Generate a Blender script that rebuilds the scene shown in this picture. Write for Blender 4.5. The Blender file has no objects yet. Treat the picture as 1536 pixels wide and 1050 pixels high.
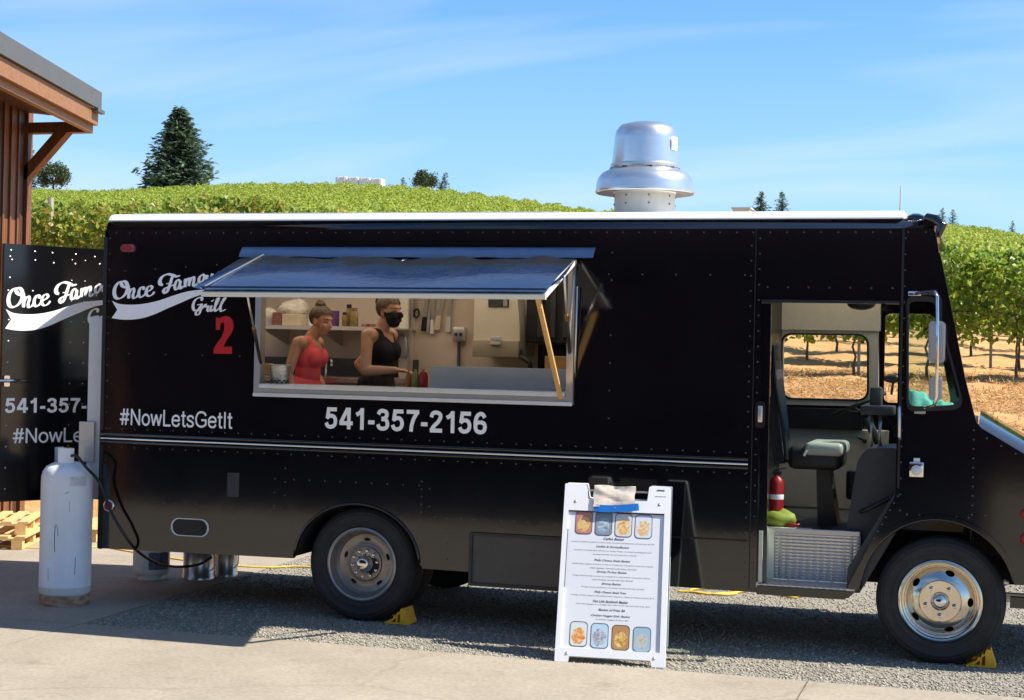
import bpy, bmesh, math, random
import numpy as np
from mathutils import Vector, Matrix
from mathutils.geometry import tessellate_polygon

# ------------------------------------------------------------------ camera
sc = bpy.context.scene
col = sc.collection
CAM = np.array([4.36873, -10.80365, 1.95557])
RT = np.array([0.95685705, 0.28976656, 0.02144596])
UP = np.array([-0.01945293, -0.00975683, 0.99976317])
FW = np.array([-0.28990718, 0.95704762, 0.00369908])
FPX = 2435.28; CYP = 519.9
# all measurements below are taken in the truck's own drawing frame; to_world turns them into metres
KX, BX_, KZ = 1.01171, 0.02657, 0.98291
def to_world(v):
    v = np.asarray(v, float); return v * np.array([KX, 1.0, KZ]) + np.array([BX_, 0.0, 0.0])
def to_draw(v):
    v = np.asarray(v, float); return (v - np.array([BX_, 0.0, 0.0])) / np.array([KX, 1.0, KZ])
cam = bpy.data.cameras.new('camera')
cam.sensor_width = 36.0
cam.lens = FPX / 1536 * 36.0
cam.shift_y = (CYP - 525) / 1536
cam.clip_start = 0.05
cam.clip_end = 2000
camo = bpy.data.objects.new('camera', cam)
col.objects.link(camo)
camo.matrix_world = Matrix(((RT[0], UP[0], -FW[0], CAM[0]), (RT[1], UP[1], -FW[1], CAM[1]),
                            (RT[2], UP[2], -FW[2], CAM[2]), (0, 0, 0, 1)))
sc.camera = camo

def view_ray(px, py):
    return (RT * (px - 768) / FPX + UP * (CYP - py) / FPX + FW) / np.array([KX, 1.0, KZ])
CAMD = to_draw(CAM)
def at(px, py, Y):
    """a photograph pixel to the real point on the vertical plane at depth Y"""
    d = view_ray(px, py)
    return CAMD + d * ((Y - CAMD[1]) / d[1])

def XZ(px, py, Y=0.0):
    q = at(px, py, Y)
    return (float(q[0]), float(q[2]))

# ------------------------------------------------------------------ sky and sun
SUN = Vector((0.825, 0.14, 1.0)).normalized()
world = bpy.data.worlds.new('World')
sc.world = world
world.use_nodes = True
wn = world.node_tree
wn.nodes.clear()
def N(t, kind, **kw):
    n = t.nodes.new(kind)
    for k, v in kw.items():
        setattr(n, k, v)
    return n
sky = N(wn, 'ShaderNodeTexSky', sky_type='NISHITA', sun_disc=False)
sky.sun_elevation = math.asin(SUN.z)
sky.sun_rotation = math.atan2(SUN.x, SUN.y)
sky.air_density = 1.0
sky.dust_density = 0.2
sky.ozone_density = 3.0
bg = N(wn, 'ShaderNodeBackground')
bg.inputs['Strength'].default_value = 0.07
wo = N(wn, 'ShaderNodeOutputWorld')
tc = N(wn, 'ShaderNodeTexCoord')
sep = N(wn, 'ShaderNodeSeparateXYZ')
wn.links.new(tc.outputs['Generated'], sep.inputs[0])
za = N(wn, 'ShaderNodeMath', operation='ADD'); za.inputs[1].default_value = 0.25
wn.links.new(sep.outputs['Z'], za.inputs[0])
dx = N(wn, 'ShaderNodeMath', operation='DIVIDE'); dy = N(wn, 'ShaderNodeMath', operation='DIVIDE')
wn.links.new(sep.outputs['X'], dx.inputs[0]); wn.links.new(za.outputs[0], dx.inputs[1])
wn.links.new(sep.outputs['Y'], dy.inputs[0]); wn.links.new(za.outputs[0], dy.inputs[1])
cmb = N(wn, 'ShaderNodeCombineXYZ')
wn.links.new(dx.outputs[0], cmb.inputs[0]); wn.links.new(dy.outputs[0], cmb.inputs[1])
mp = N(wn, 'ShaderNodeMapping')
mp.inputs['Rotation'].default_value = (0, 0, math.radians(-16))
mp.inputs['Scale'].default_value = (0.55, 1.7, 1)
wn.links.new(cmb.outputs[0], mp.inputs[0])
cn = N(wn, 'ShaderNodeTexNoise')
cn.inputs['Scale'].default_value = 1.9; cn.inputs['Detail'].default_value = 3.5
cn.inputs['Roughness'].default_value = 0.5; cn.inputs['Distortion'].default_value = 0.5
wn.links.new(mp.outputs[0], cn.inputs['Vector'])
cr = N(wn, 'ShaderNodeValToRGB')
cr.color_ramp.elements[0].position = 0.44; cr.color_ramp.elements[0].color = (0, 0, 0, 1)
cr.color_ramp.elements[1].position = 0.80; cr.color_ramp.elements[1].color = (0.52, 0.52, 0.52, 1)
wn.links.new(cn.outputs['Fac'], cr.inputs[0])
mxs = N(wn, 'ShaderNodeMixRGB')
mxs.inputs[2].default_value = (4.6, 5.1, 5.5, 1)
hs_ = N(wn, 'ShaderNodeMixRGB', blend_type='MULTIPLY'); hs_.inputs[0].default_value = 1.0; hs_.inputs[2].default_value = (0.56, 0.81, 1.01, 1)
wn.links.new(sky.outputs[0], hs_.inputs[1])
wn.links.new(cr.outputs[0], mxs.inputs[0]); hzr = N(wn, 'ShaderNodeMapRange'); hzr.inputs[1].default_value = 0.02; hzr.inputs[2].default_value = 0.20; hzr.inputs[3].default_value = 0.62; hzr.inputs[4].default_value = 0.0
wn.links.new(sep.outputs['Z'], hzr.inputs[0])
hzm = N(wn, 'ShaderNodeMixRGB'); hzm.inputs[2].default_value = (2.7, 3.75, 4.9, 1)      # pale summer haze low in the sky, the same all round
wn.links.new(hzr.outputs[0], hzm.inputs[0]); wn.links.new(hs_.outputs[0], hzm.inputs[1]); wn.links.new(hzm.outputs[0], mxs.inputs[1])
wn.links.new(mxs.outputs[0], bg.inputs['Color']); wn.links.new(bg.outputs[0], wo.inputs[0])

sl = bpy.data.lights.new('sun', 'SUN')
sl.energy = 3.1; sl.angle = math.radians(0.53); sl.color = (1.0, 0.94, 0.84)
so = bpy.data.objects.new('sun', sl); col.objects.link(so)
so.location = (8, 0, 10)
so.rotation_euler = SUN.to_track_quat('Z', 'Y').to_euler()

vs = sc.view_settings
vs.view_transform = 'Standard'; vs.look = 'None'; vs.gamma = 1.0; vs.use_curve_mapping = False
vs.exposure = 1.48
sc.render.engine = 'CYCLES'
sc.cycles.use_denoising = True
sc.cycles.max_bounces = 10; sc.cycles.diffuse_bounces = 5; sc.cycles.glossy_bounces = 4
sc.cycles.transparent_max_bounces = 12; sc.cycles.sample_clamp_indirect = 6.0

# ------------------------------------------------------------------ materials
def mat(name, c, rough=0.6, metal=0.0, var=0.0, vscale=6.0, bump=0.0, bscale=60.0, coat=0.0, ior=1.5,
        c2=None, stretch=None, island=None, trans=0.0, detail=6.0, rvar=0.0):
    m = bpy.data.materials.new(name); m.use_nodes = True
    t = m.node_tree; b = t.nodes['Principled BSDF']
    b.inputs['Roughness'].default_value = rough; b.inputs['Metallic'].default_value = metal
    b.inputs['IOR'].default_value = ior
    b.inputs['Coat Weight'].default_value = coat; b.inputs['Coat Roughness'].default_value = 0.05
    b.inputs['Base Color'].default_value = (*c, 1)
    vec = None
    if var or c2 is not None or bump or rvar:
        g = N(t, 'ShaderNodeNewGeometry'); mpn = N(t, 'ShaderNodeMapping')
        t.links.new(g.outputs['Position'], mpn.inputs[0])
        if stretch: mpn.inputs['Scale'].default_value = stretch
        vec = mpn.outputs[0]
    if var or c2 is not None:
        n = N(t, 'ShaderNodeTexNoise'); n.inputs['Scale'].default_value = vscale
        n.inputs['Detail'].default_value = detail; n.inputs['Roughness'].default_value = 0.62
        t.links.new(vec, n.inputs['Vector'])
        r = N(t, 'ShaderNodeValToRGB'); e = r.color_ramp.elements
        e[0].position = 0.3; e[1].position = 0.7
        a = c; d = c2 if c2 is not None else tuple(min(1, x * (1 + var)) for x in c)
        a = tuple(x * (1 - var) for x in c) if c2 is None else c
        e[0].color = (*a, 1); e[1].color = (*d, 1)
        t.links.new(n.outputs['Fac'], r.inputs[0]); t.links.new(r.outputs[0], b.inputs['Base Color'])
        if rvar:
            mr = N(t, 'ShaderNodeMapRange'); mr.inputs[3].default_value = max(0, rough - rvar); mr.inputs[4].default_value = rough + rvar
            t.links.new(n.outputs['Fac'], mr.inputs[0]); t.links.new(mr.outputs[0], b.inputs['Roughness'])
    if island:
        g2 = N(t, 'ShaderNodeNewGeometry'); r = N(t, 'ShaderNodeValToRGB'); e = r.color_ramp.elements
        while len(e) < len(island): e.new(0.5)
        for i, q in enumerate(island):
            e[i].position = i / (len(island) - 1); e[i].color = (*q, 1)
        t.links.new(g2.outputs['Random Per Island'], r.inputs[0]); t.links.new(r.outputs[0], b.inputs['Base Color'])
        if trans:
            tr = N(t, 'ShaderNodeBsdfTranslucent'); t.links.new(r.outputs[0], tr.inputs[0])
            ms = N(t, 'ShaderNodeMixShader'); ms.inputs[0].default_value = trans
            t.links.new(b.outputs[0], ms.inputs[1]); t.links.new(tr.outputs[0], ms.inputs[2])
            t.links.new(ms.outputs[0], t.nodes['Material Output'].inputs[0])
    if bump:
        n = N(t, 'ShaderNodeTexNoise'); n.inputs['Scale'].default_value = bscale; n.inputs['Detail'].default_value = 4
        t.links.new(vec, n.inputs['Vector'])
        bp = N(t, 'ShaderNodeBump'); bp.inputs['Strength'].default_value = bump; bp.inputs['Distance'].default_value = 0.02
        t.links.new(n.outputs['Fac'], bp.inputs['Height']); t.links.new(bp.outputs[0], b.inputs['Normal'])
        if coat: t.links.new(bp.outputs[0], b.inputs['Coat Normal'])
    return m

M = {}
M['paint'] = mat('black gloss paint', (0.004, 0.004, 0.006), 0.085, ior=1.66, bump=0.05, bscale=1.7, rvar=0.035, c2=(0.006, 0.006, 0.008), vscale=3)
M['door_paint'] = mat('black door paint', (0.006, 0.006, 0.007), 0.16, ior=1.6, bump=0.012, bscale=3)
M['navy'] = mat('navy black vinyl', (0.010, 0.026, 0.075), 0.2, ior=2.3, bump=0.05, bscale=9, c2=(0.014, 0.034, 0.095), vscale=12)
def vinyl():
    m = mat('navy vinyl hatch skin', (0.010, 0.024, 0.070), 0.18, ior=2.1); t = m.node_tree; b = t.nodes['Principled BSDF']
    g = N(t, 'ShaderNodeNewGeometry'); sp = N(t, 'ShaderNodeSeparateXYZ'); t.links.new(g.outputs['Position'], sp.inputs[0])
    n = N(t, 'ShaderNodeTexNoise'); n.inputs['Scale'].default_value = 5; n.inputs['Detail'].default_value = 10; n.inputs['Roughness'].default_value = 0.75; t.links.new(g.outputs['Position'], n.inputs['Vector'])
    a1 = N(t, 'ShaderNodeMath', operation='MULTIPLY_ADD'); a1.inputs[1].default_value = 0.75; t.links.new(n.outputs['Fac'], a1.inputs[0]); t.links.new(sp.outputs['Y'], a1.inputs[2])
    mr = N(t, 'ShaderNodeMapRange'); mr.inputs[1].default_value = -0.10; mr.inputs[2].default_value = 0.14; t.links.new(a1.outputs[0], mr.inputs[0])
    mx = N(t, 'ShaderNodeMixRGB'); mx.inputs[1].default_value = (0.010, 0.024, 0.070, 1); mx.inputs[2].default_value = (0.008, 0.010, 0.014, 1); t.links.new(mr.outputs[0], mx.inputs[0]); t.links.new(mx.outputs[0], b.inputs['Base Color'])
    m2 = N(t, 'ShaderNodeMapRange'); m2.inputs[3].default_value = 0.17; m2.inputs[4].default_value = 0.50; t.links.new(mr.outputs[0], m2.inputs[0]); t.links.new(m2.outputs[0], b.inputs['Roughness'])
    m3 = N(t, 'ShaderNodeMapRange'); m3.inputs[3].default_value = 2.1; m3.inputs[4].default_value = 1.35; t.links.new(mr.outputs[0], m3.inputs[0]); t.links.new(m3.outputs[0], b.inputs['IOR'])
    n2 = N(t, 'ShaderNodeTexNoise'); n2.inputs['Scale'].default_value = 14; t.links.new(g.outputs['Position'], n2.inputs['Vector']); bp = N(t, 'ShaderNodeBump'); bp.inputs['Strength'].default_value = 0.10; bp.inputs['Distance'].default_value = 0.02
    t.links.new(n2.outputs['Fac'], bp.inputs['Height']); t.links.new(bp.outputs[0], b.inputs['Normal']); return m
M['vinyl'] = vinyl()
M['roofwhite'] = mat('white roof coating', (0.80, 0.80, 0.78), 0.45, var=0.04, vscale=3)
M['alu'] = mat('brushed aluminium', (0.62, 0.62, 0.62), 0.34, 0.85, var=0.08, vscale=14, stretch=(1, 6, 20))
M['spun'] = mat('spun aluminium', (0.74, 0.74, 0.73), 0.27, 0.88, var=0.05, vscale=10, stretch=(1, 1, 9))
M['galv'] = mat('galvanised curb', (0.62, 0.60, 0.54), 0.5, 0.25, var=0.06, vscale=8)
M['alupaint'] = mat('white painted aluminium', (0.66, 0.66, 0.64), 0.35, 0.0, var=0.05, vscale=10)
M['chrome'] = mat('chrome', (0.72, 0.70, 0.66), 0.12, 1.0)
M['steelrim'] = mat('grey steel rim', (0.30, 0.28, 0.26), 0.38, 0.75, var=0.12, vscale=22)
M['rim_gold'] = mat('polished wheel cover', (0.66, 0.60, 0.50), 0.17, 1.0, var=0.05, vscale=12)
M['rubber'] = mat('tyre rubber', (0.018, 0.017, 0.017), 0.75, var=0.35, vscale=14, bump=0.08, bscale=70)
M['black'] = mat('black plastic', (0.008, 0.008, 0.009), 0.45)
M['seatblack'] = mat('black vinyl seat', (0.010, 0.010, 0.012), 0.6, bump=0.1, bscale=120)
M['darkgrey'] = mat('dark grey plastic', (0.028, 0.030, 0.036), 0.5, var=0.2, vscale=12)
M['boxgrey'] = mat('grey steel locker', (0.05, 0.048, 0.048), 0.4, ior=1.6, var=0.12, vscale=8)
M['under'] = mat('undercarriage grime', (0.015, 0.013, 0.012), 0.85, var=0.4, vscale=9)
M['letter'] = mat('white vinyl lettering', (0.92, 0.92, 0.92), 0.45, var=0.02, vscale=30)
M['letter_red'] = mat('red vinyl numeral', (0.55, 0.008, 0.010), 0.4)
M['cream'] = mat('cream cab panel', (0.62, 0.60, 0.50), 0.55, var=0.05, vscale=10)
M['intwall'] = mat('kitchen wall panel', (0.66, 0.55, 0.45), 0.5, var=0.08, vscale=4)
M['intwhite'] = mat('white kitchen panel', (0.76, 0.70, 0.60), 0.5, var=0.04, vscale=7)
M['stainless'] = mat('stainless steel', (0.56, 0.55, 0.53), 0.3, 0.9, var=0.08, vscale=9, stretch=(1, 5, 20))
M['stainless_dull'] = mat('dull stainless sheet', (0.46, 0.46, 0.45), 0.45, 0.6, var=0.06, vscale=5)
M['hoodblack'] = mat('black hood baffle', (0.02, 0.02, 0.024), 0.4)
M['tankwhite'] = mat('white tank enamel', (0.68, 0.70, 0.72), 0.42, c2=(0.82, 0.83, 0.84), vscale=5.5, bump=0.05, bscale=9, stretch=(1, 1, 0.5))
M['bucket'] = mat('embossed galvanised bucket', (0.50, 0.49, 0.46), 0.32, 0.9, var=0.3, vscale=55, bump=0.3, bscale=60)
M['rust'] = mat('rusty steel foot ring', (0.20, 0.065, 0.018), 0.85, c2=(0.50, 0.36, 0.22), vscale=14, stretch=(1, 1, 2.5))
M['scuff'] = mat('black scuff', (0.03, 0.03, 0.035), 0.8)
M['brass'] = mat('brass valve', (0.70, 0.42, 0.12), 0.28, 1.0)
M['hose'] = mat('black rubber hose', (0.012, 0.012, 0.013), 0.5)
M['red'] = mat('red plastic', (0.30, 0.008, 0.009), 0.4)
M['yellow'] = mat('yellow chock plastic', (0.85, 0.42, 0.02), 0.5, var=0.12, vscale=25)
M['cord'] = mat('yellow cord', (0.80, 0.52, 0.05), 0.5)
M['pinewood'] = mat('fresh pine wood', (0.60, 0.34, 0.10), 0.6, c2=(0.72, 0.46, 0.17), vscale=4, stretch=(1.5, 1.5, 30))
M['pallet'] = mat('pallet wood', (0.58, 0.37, 0.14), 0.7, c2=(0.72, 0.50, 0.24), vscale=6, stretch=(2, 12, 12))
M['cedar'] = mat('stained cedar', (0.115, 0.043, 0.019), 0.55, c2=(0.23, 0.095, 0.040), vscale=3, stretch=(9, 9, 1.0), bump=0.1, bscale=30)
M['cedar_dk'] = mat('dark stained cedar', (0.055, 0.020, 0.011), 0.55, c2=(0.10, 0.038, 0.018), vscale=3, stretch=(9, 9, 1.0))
M['fasciawood'] = mat('honey cedar fascia', (0.22, 0.098, 0.038), 0.5, c2=(0.33, 0.155, 0.062), vscale=4, stretch=(12, 1.2, 12))
M['flash'] = mat('grey metal roof flashing', (0.13, 0.125, 0.115), 0.45, 0.3, var=0.06, vscale=4)
def concrete():
    m = mat('broom finished concrete', (0.35, 0.3, 0.24), 0.9); t = m.node_tree; b = t.nodes['Principled BSDF']; g = N(t, 'ShaderNodeNewGeometry')
    def noise(s, d, st=None):
        n = N(t, 'ShaderNodeTexNoise'); n.inputs['Scale'].default_value = s; n.inputs['Detail'].default_value = d; n.inputs['Roughness'].default_value = 0.65
        mpn = N(t, 'ShaderNodeMapping'); t.links.new(g.outputs['Position'], mpn.inputs[0])
        if st: mpn.inputs['Scale'].default_value = st
        t.links.new(mpn.outputs[0], n.inputs['Vector']); return n.outputs['Fac']
    def ramp(f, a, c0, e, c1):
        r = N(t, 'ShaderNodeValToRGB'); r.color_ramp.elements[0].position = a; r.color_ramp.elements[1].position = e; r.color_ramp.elements[0].color = (*c0, 1); r.color_ramp.elements[1].color = (*c1, 1); t.links.new(f, r.inputs[0]); return r.outputs[0]
    def mul(x, y):
        k = N(t, 'ShaderNodeMixRGB', blend_type='MULTIPLY'); k.inputs[0].default_value = 1; t.links.new(x, k.inputs[1]); t.links.new(y, k.inputs[2]); return k.outputs[0]
    c = ramp(noise(1.1, 8), 0.3, (0.30, 0.255, 0.195), 0.72, (0.40, 0.345, 0.27))
    c = mul(c, ramp(noise(38, 6), 0.32, (0.80, 0.80, 0.79), 0.62, (1.06, 1.06, 1.06)))
    c = mul(c, ramp(noise(2.6, 4), 0.60, (1, 1, 1), 0.76, (0.74, 0.72, 0.70)))
    c = mul(c, ramp(noise(150, 2), 0.28, (0.55, 0.53, 0.5), 0.38, (1, 1, 1)))
    v = N(t, 'ShaderNodeTexVoronoi', feature='DISTANCE_TO_EDGE'); v.inputs['Scale'].default_value = 0.19
    mpn = N(t, 'ShaderNodeVectorMath', operation='MULTIPLY_ADD'); nz = N(t, 'ShaderNodeTexNoise'); nz.inputs['Scale'].default_value = 2.0; nz.inputs['Detail'].default_value = 6; t.links.new(g.outputs['Position'], nz.inputs['Vector'])
    mpn.inputs[1].default_value = (0.5, 0.5, 0.0); t.links.new(nz.outputs['Color'], mpn.inputs[0]); t.links.new(g.outputs['Position'], mpn.inputs[2]); t.links.new(mpn.outputs[0], v.inputs['Vector'])
    c = mul(c, ramp(v.outputs['Distance'], 0.0, (0.86, 0.85, 0.83), 0.0018, (1, 1, 1)))
    t.links.new(c, b.inputs['Base Color'])
    bp = N(t, 'ShaderNodeBump'); bp.inputs['Strength'].default_value = 0.25; bp.inputs['Distance'].default_value = 0.01; t.links.new(noise(60, 5, (1, 5, 1)), bp.inputs['Height']); t.links.new(bp.outputs[0], b.inputs['Normal']); return m
M['concrete'] = concrete()
M['gravel_bed'] = mat('crushed gravel bed', (0.17, 0.155, 0.125), 0.95, c2=(0.40, 0.365, 0.295), vscale=85, bump=0.9, bscale=70)
M['gravel'] = mat('gravel stones', (0.3, 0.27, 0.22), 0.9, island=[(0.15, 0.135, 0.11), (0.27, 0.25, 0.20), (0.38, 0.35, 0.285), (0.48, 0.44, 0.36)])
M['straw_bed'] = mat('dry straw ground', (0.38, 0.185, 0.065), 0.95, c2=(0.64, 0.39, 0.155), vscale=3, stretch=(0.5, 1.6, 1), bump=0.8, bscale=22, detail=10)
M['straw'] = mat('dry straw', (0.4, 0.27, 0.11), 0.8, island=[(0.36, 0.18, 0.065), (0.56, 0.33, 0.13), (0.70, 0.48, 0.22)])
M['leaf'] = mat('vine leaves', (0.1, 0.2, 0.02), 0.42, island=[(0.08, 0.16, 0.015), (0.17, 0.28, 0.025), (0.26, 0.37, 0.04), (0.35, 0.44, 0.06), (0.42, 0.43, 0.08)], trans=0.5)
M['leaf_far'] = mat('far vine leaves', (0.1, 0.2, 0.02), 0.6, island=[(0.16, 0.25, 0.022), (0.27, 0.37, 0.035), (0.35, 0.44, 0.05), (0.44, 0.48, 0.07)], trans=0.42)
M['leaf_yel'] = mat('autumn vine leaves', (0.2, 0.2, 0.02), 0.45, island=[(0.10, 0.18, 0.016), (0.19, 0.28, 0.03), (0.28, 0.35, 0.045), (0.38, 0.38, 0.06), (0.42, 0.30, 0.06)], trans=0.45)
M['bark'] = mat('vine bark', (0.10, 0.06, 0.035), 0.9, c2=(0.19, 0.125, 0.08), vscale=30)
M['post'] = mat('weathered post', (0.36, 0.31, 0.24), 0.85, c2=(0.48, 0.42, 0.33), vscale=8, stretch=(6, 6, 1))
M['wire'] = mat('galvanised wire', (0.62, 0.60, 0.56), 0.4, 0.7)
M['fir'] = mat('fir needles', (0.02, 0.05, 0.03), 0.6, island=[(0.04, 0.08, 0.055), (0.07, 0.125, 0.08), (0.11, 0.17, 0.10), (0.15, 0.21, 0.12)], trans=0.3)
M['oak'] = mat('oak leaves', (0.05, 0.08, 0.03), 0.6, island=[(0.035, 0.06, 0.022), (0.06, 0.095, 0.035), (0.09, 0.13, 0.05)], trans=0.2)
M['trunk'] = mat('tree bark', (0.07, 0.05, 0.035), 0.9, var=0.3, vscale=8)
M['white'] = mat('white plastic', (0.80, 0.80, 0.80), 0.38, var=0.02, vscale=8)
M['paper'] = mat('printed paper', (0.70, 0.71, 0.74), 0.5, var=0.02, vscale=3)
M['ink'] = mat('black ink', (0.025, 0.025, 0.03), 0.6)
M['kraft'] = mat('crumpled kraft paper', (0.60, 0.50, 0.40), 0.8, c2=(0.74, 0.66, 0.56), vscale=16)
M['bluetape'] = mat('blue painters tape', (0.02, 0.20, 0.62), 0.35)
M['skin'] = mat('tanned skin', (0.54, 0.27, 0.16), 0.5, c2=(0.64, 0.36, 0.23), vscale=14)
M['eye_brow'] = mat('dark eyes and brows', (0.10, 0.045, 0.03), 0.6)  # dark colour of the eyes and eyebrows
M['lip'] = mat('lips', (0.42, 0.11, 0.08), 0.45)
M['hair'] = mat('brown hair', (0.055, 0.03, 0.016), 0.45, c2=(0.14, 0.085, 0.045), vscale=45, stretch=(1, 1, 0.25), bump=0.4, bscale=90)
M['coral'] = mat('coral tank top', (0.88, 0.11, 0.12), 0.75, var=0.06, vscale=12)
M['blackcloth'] = mat('black cotton', (0.009, 0.009, 0.012), 0.85)
M['denim'] = mat('dark denim', (0.03, 0.035, 0.06), 0.85, var=0.2, vscale=40)
M['teal'] = mat('teal fleece', (0.17, 0.50, 0.45), 0.85, var=0.1, vscale=18, bump=0.3, bscale=60)
M['lime'] = mat('lime vinyl bag', (0.24, 0.28, 0.025), 0.6, var=0.1, vscale=14)
M['glassy'] = mat('glass', (0.9, 1.0, 0.97), 0.02)
def glass(name, tint, fac):
    m = bpy.data.materials.new(name); m.use_nodes = True; t = m.node_tree; t.nodes.clear()
    o = N(t, 'ShaderNodeOutputMaterial'); tr = N(t, 'ShaderNodeBsdfTransparent'); tr.inputs[0].default_value = (*tint, 1)
    gl = N(t, 'ShaderNodeBsdfGlossy'); gl.inputs['Roughness'].default_value = 0.03
    fr = N(t, 'ShaderNodeFresnel'); fr.inputs[0].default_value = fac
    ms = N(t, 'ShaderNodeMixShader')
    t.links.new(fr.outputs[0], ms.inputs[0]); t.links.new(tr.outputs[0], ms.inputs[1]); t.links.new(gl.outputs[0], ms.inputs[2])
    t.links.new(ms.outputs[0], o.inputs[0]); return m
M['clearglass'] = glass('clear window glass', (0.97, 0.98, 0.97), 1.3)
M['glass'] = glass('tinted window glass', (0.84, 0.92, 0.89), 1.42)
def translucent(name, c):
    m = bpy.data.materials.new(name); m.use_nodes = True; t = m.node_tree; t.nodes.clear()
    o = N(t, 'ShaderNodeOutputMaterial'); tr = N(t, 'ShaderNodeBsdfTranslucent'); tr.inputs[0].default_value = (*c, 1)
    df = N(t, 'ShaderNodeBsdfDiffuse'); df.inputs[0].default_value = (*c, 1); ms = N(t, 'ShaderNodeMixShader'); ms.inputs[0].default_value = 0.12
    t.links.new(tr.outputs[0], ms.inputs[1]); t.links.new(df.outputs[0], ms.inputs[2]); t.links.new(ms.outputs[0], o.inputs[0]); return m
M['added_light_panel'] = translucent('added translucent light panel', (0.92, 0.83, 0.70))  # for the unseen roof panels added to brighten the interior
M['jar'] = glass('clear jar glass', (0.80, 0.80, 0.75), 1.45)
def tread_plate(name):
    m = mat(name, (0.55, 0.54, 0.52), 0.30, 0.85); t = m.node_tree; b = t.nodes['Principled BSDF']
    g = N(t, 'ShaderNodeNewGeometry'); mpn = N(t, 'ShaderNodeMapping'); mpn.inputs['Scale'].default_value = (22, 22, 44)
    t.links.new(g.outputs['Position'], mpn.inputs[0])
    w = N(t, 'ShaderNodeTexVoronoi'); w.inputs['Scale'].default_value = 1.0; w.inputs['Randomness'].default_value = 0.0
    t.links.new(mpn.outputs[0], w.inputs['Vector'])
    bp = N(t, 'ShaderNodeBump'); bp.inputs['Strength'].default_value = 0.7; bp.inputs['Distance'].default_value = 0.01; bp.invert = True
    t.links.new(w.outputs['Distance'], bp.inputs['Height']); t.links.new(bp.outputs[0], b.inputs['Normal'])
    return m
M['tread'] = tread_plate('diamond tread plate')
def food(name, cols, scale, bgc=(0.6, 0.62, 0.62)):
    m = mat(name, cols[0], 0.5); t = m.node_tree; b = t.nodes['Principled BSDF']
    g = N(t, 'ShaderNodeNewGeometry'); n = N(t, 'ShaderNodeTexVoronoi'); n.inputs['Scale'].default_value = scale
    ns = N(t, 'ShaderNodeTexNoise'); ns.inputs['Scale'].default_value = scale * 0.6; ns.inputs['Detail'].default_value = 5
    ns.inputs['Distortion'].default_value = 2.0
    t.links.new(g.outputs['Position'], ns.inputs['Vector'])
    r = N(t, 'ShaderNodeValToRGB'); e = r.color_ramp.elements
    while len(e) < len(cols): e.new(0.5)
    for i, c in enumerate(cols):
        e[i].position = 0.3 + 0.4 * i / (len(cols) - 1); e[i].color = (*c, 1)
    t.links.new(ns.outputs['Fac'], r.inputs[0])
    tcn = N(t, 'ShaderNodeTexCoord'); sb = N(t, 'ShaderNodeVectorMath', operation='SUBTRACT'); sb.inputs[1].default_value = (0.5, 0.5, 0.42); t.links.new(tcn.outputs['Generated'], sb.inputs[0])
    sc_ = N(t, 'ShaderNodeVectorMath', operation='MULTIPLY'); sc_.inputs[1].default_value = (1.15, 0.0, 1.0 + 0.25 * (scale % 3)); t.links.new(sb.outputs[0], sc_.inputs[0])
    ln = N(t, 'ShaderNodeVectorMath', operation='LENGTH'); t.links.new(sc_.outputs[0], ln.inputs[0])
    ad = N(t, 'ShaderNodeMath', operation='MULTIPLY_ADD'); ad.inputs[1].default_value = 0.35; t.links.new(ns.outputs['Fac'], ad.inputs[0]); t.links.new(ln.outputs['Value'], ad.inputs[2])
    st = N(t, 'ShaderNodeMapRange'); st.inputs[1].default_value = 0.57; st.inputs[2].default_value = 0.62; t.links.new(ad.outputs[0], st.inputs[0])
    mx = N(t, 'ShaderNodeMixRGB'); mx.inputs[2].default_value = (*bgc, 1); t.links.new(st.outputs[0], mx.inputs[0]); t.links.new(r.outputs[0], mx.inputs[1]); t.links.new(mx.outputs[0], b.inputs['Base Color']); return m

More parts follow.
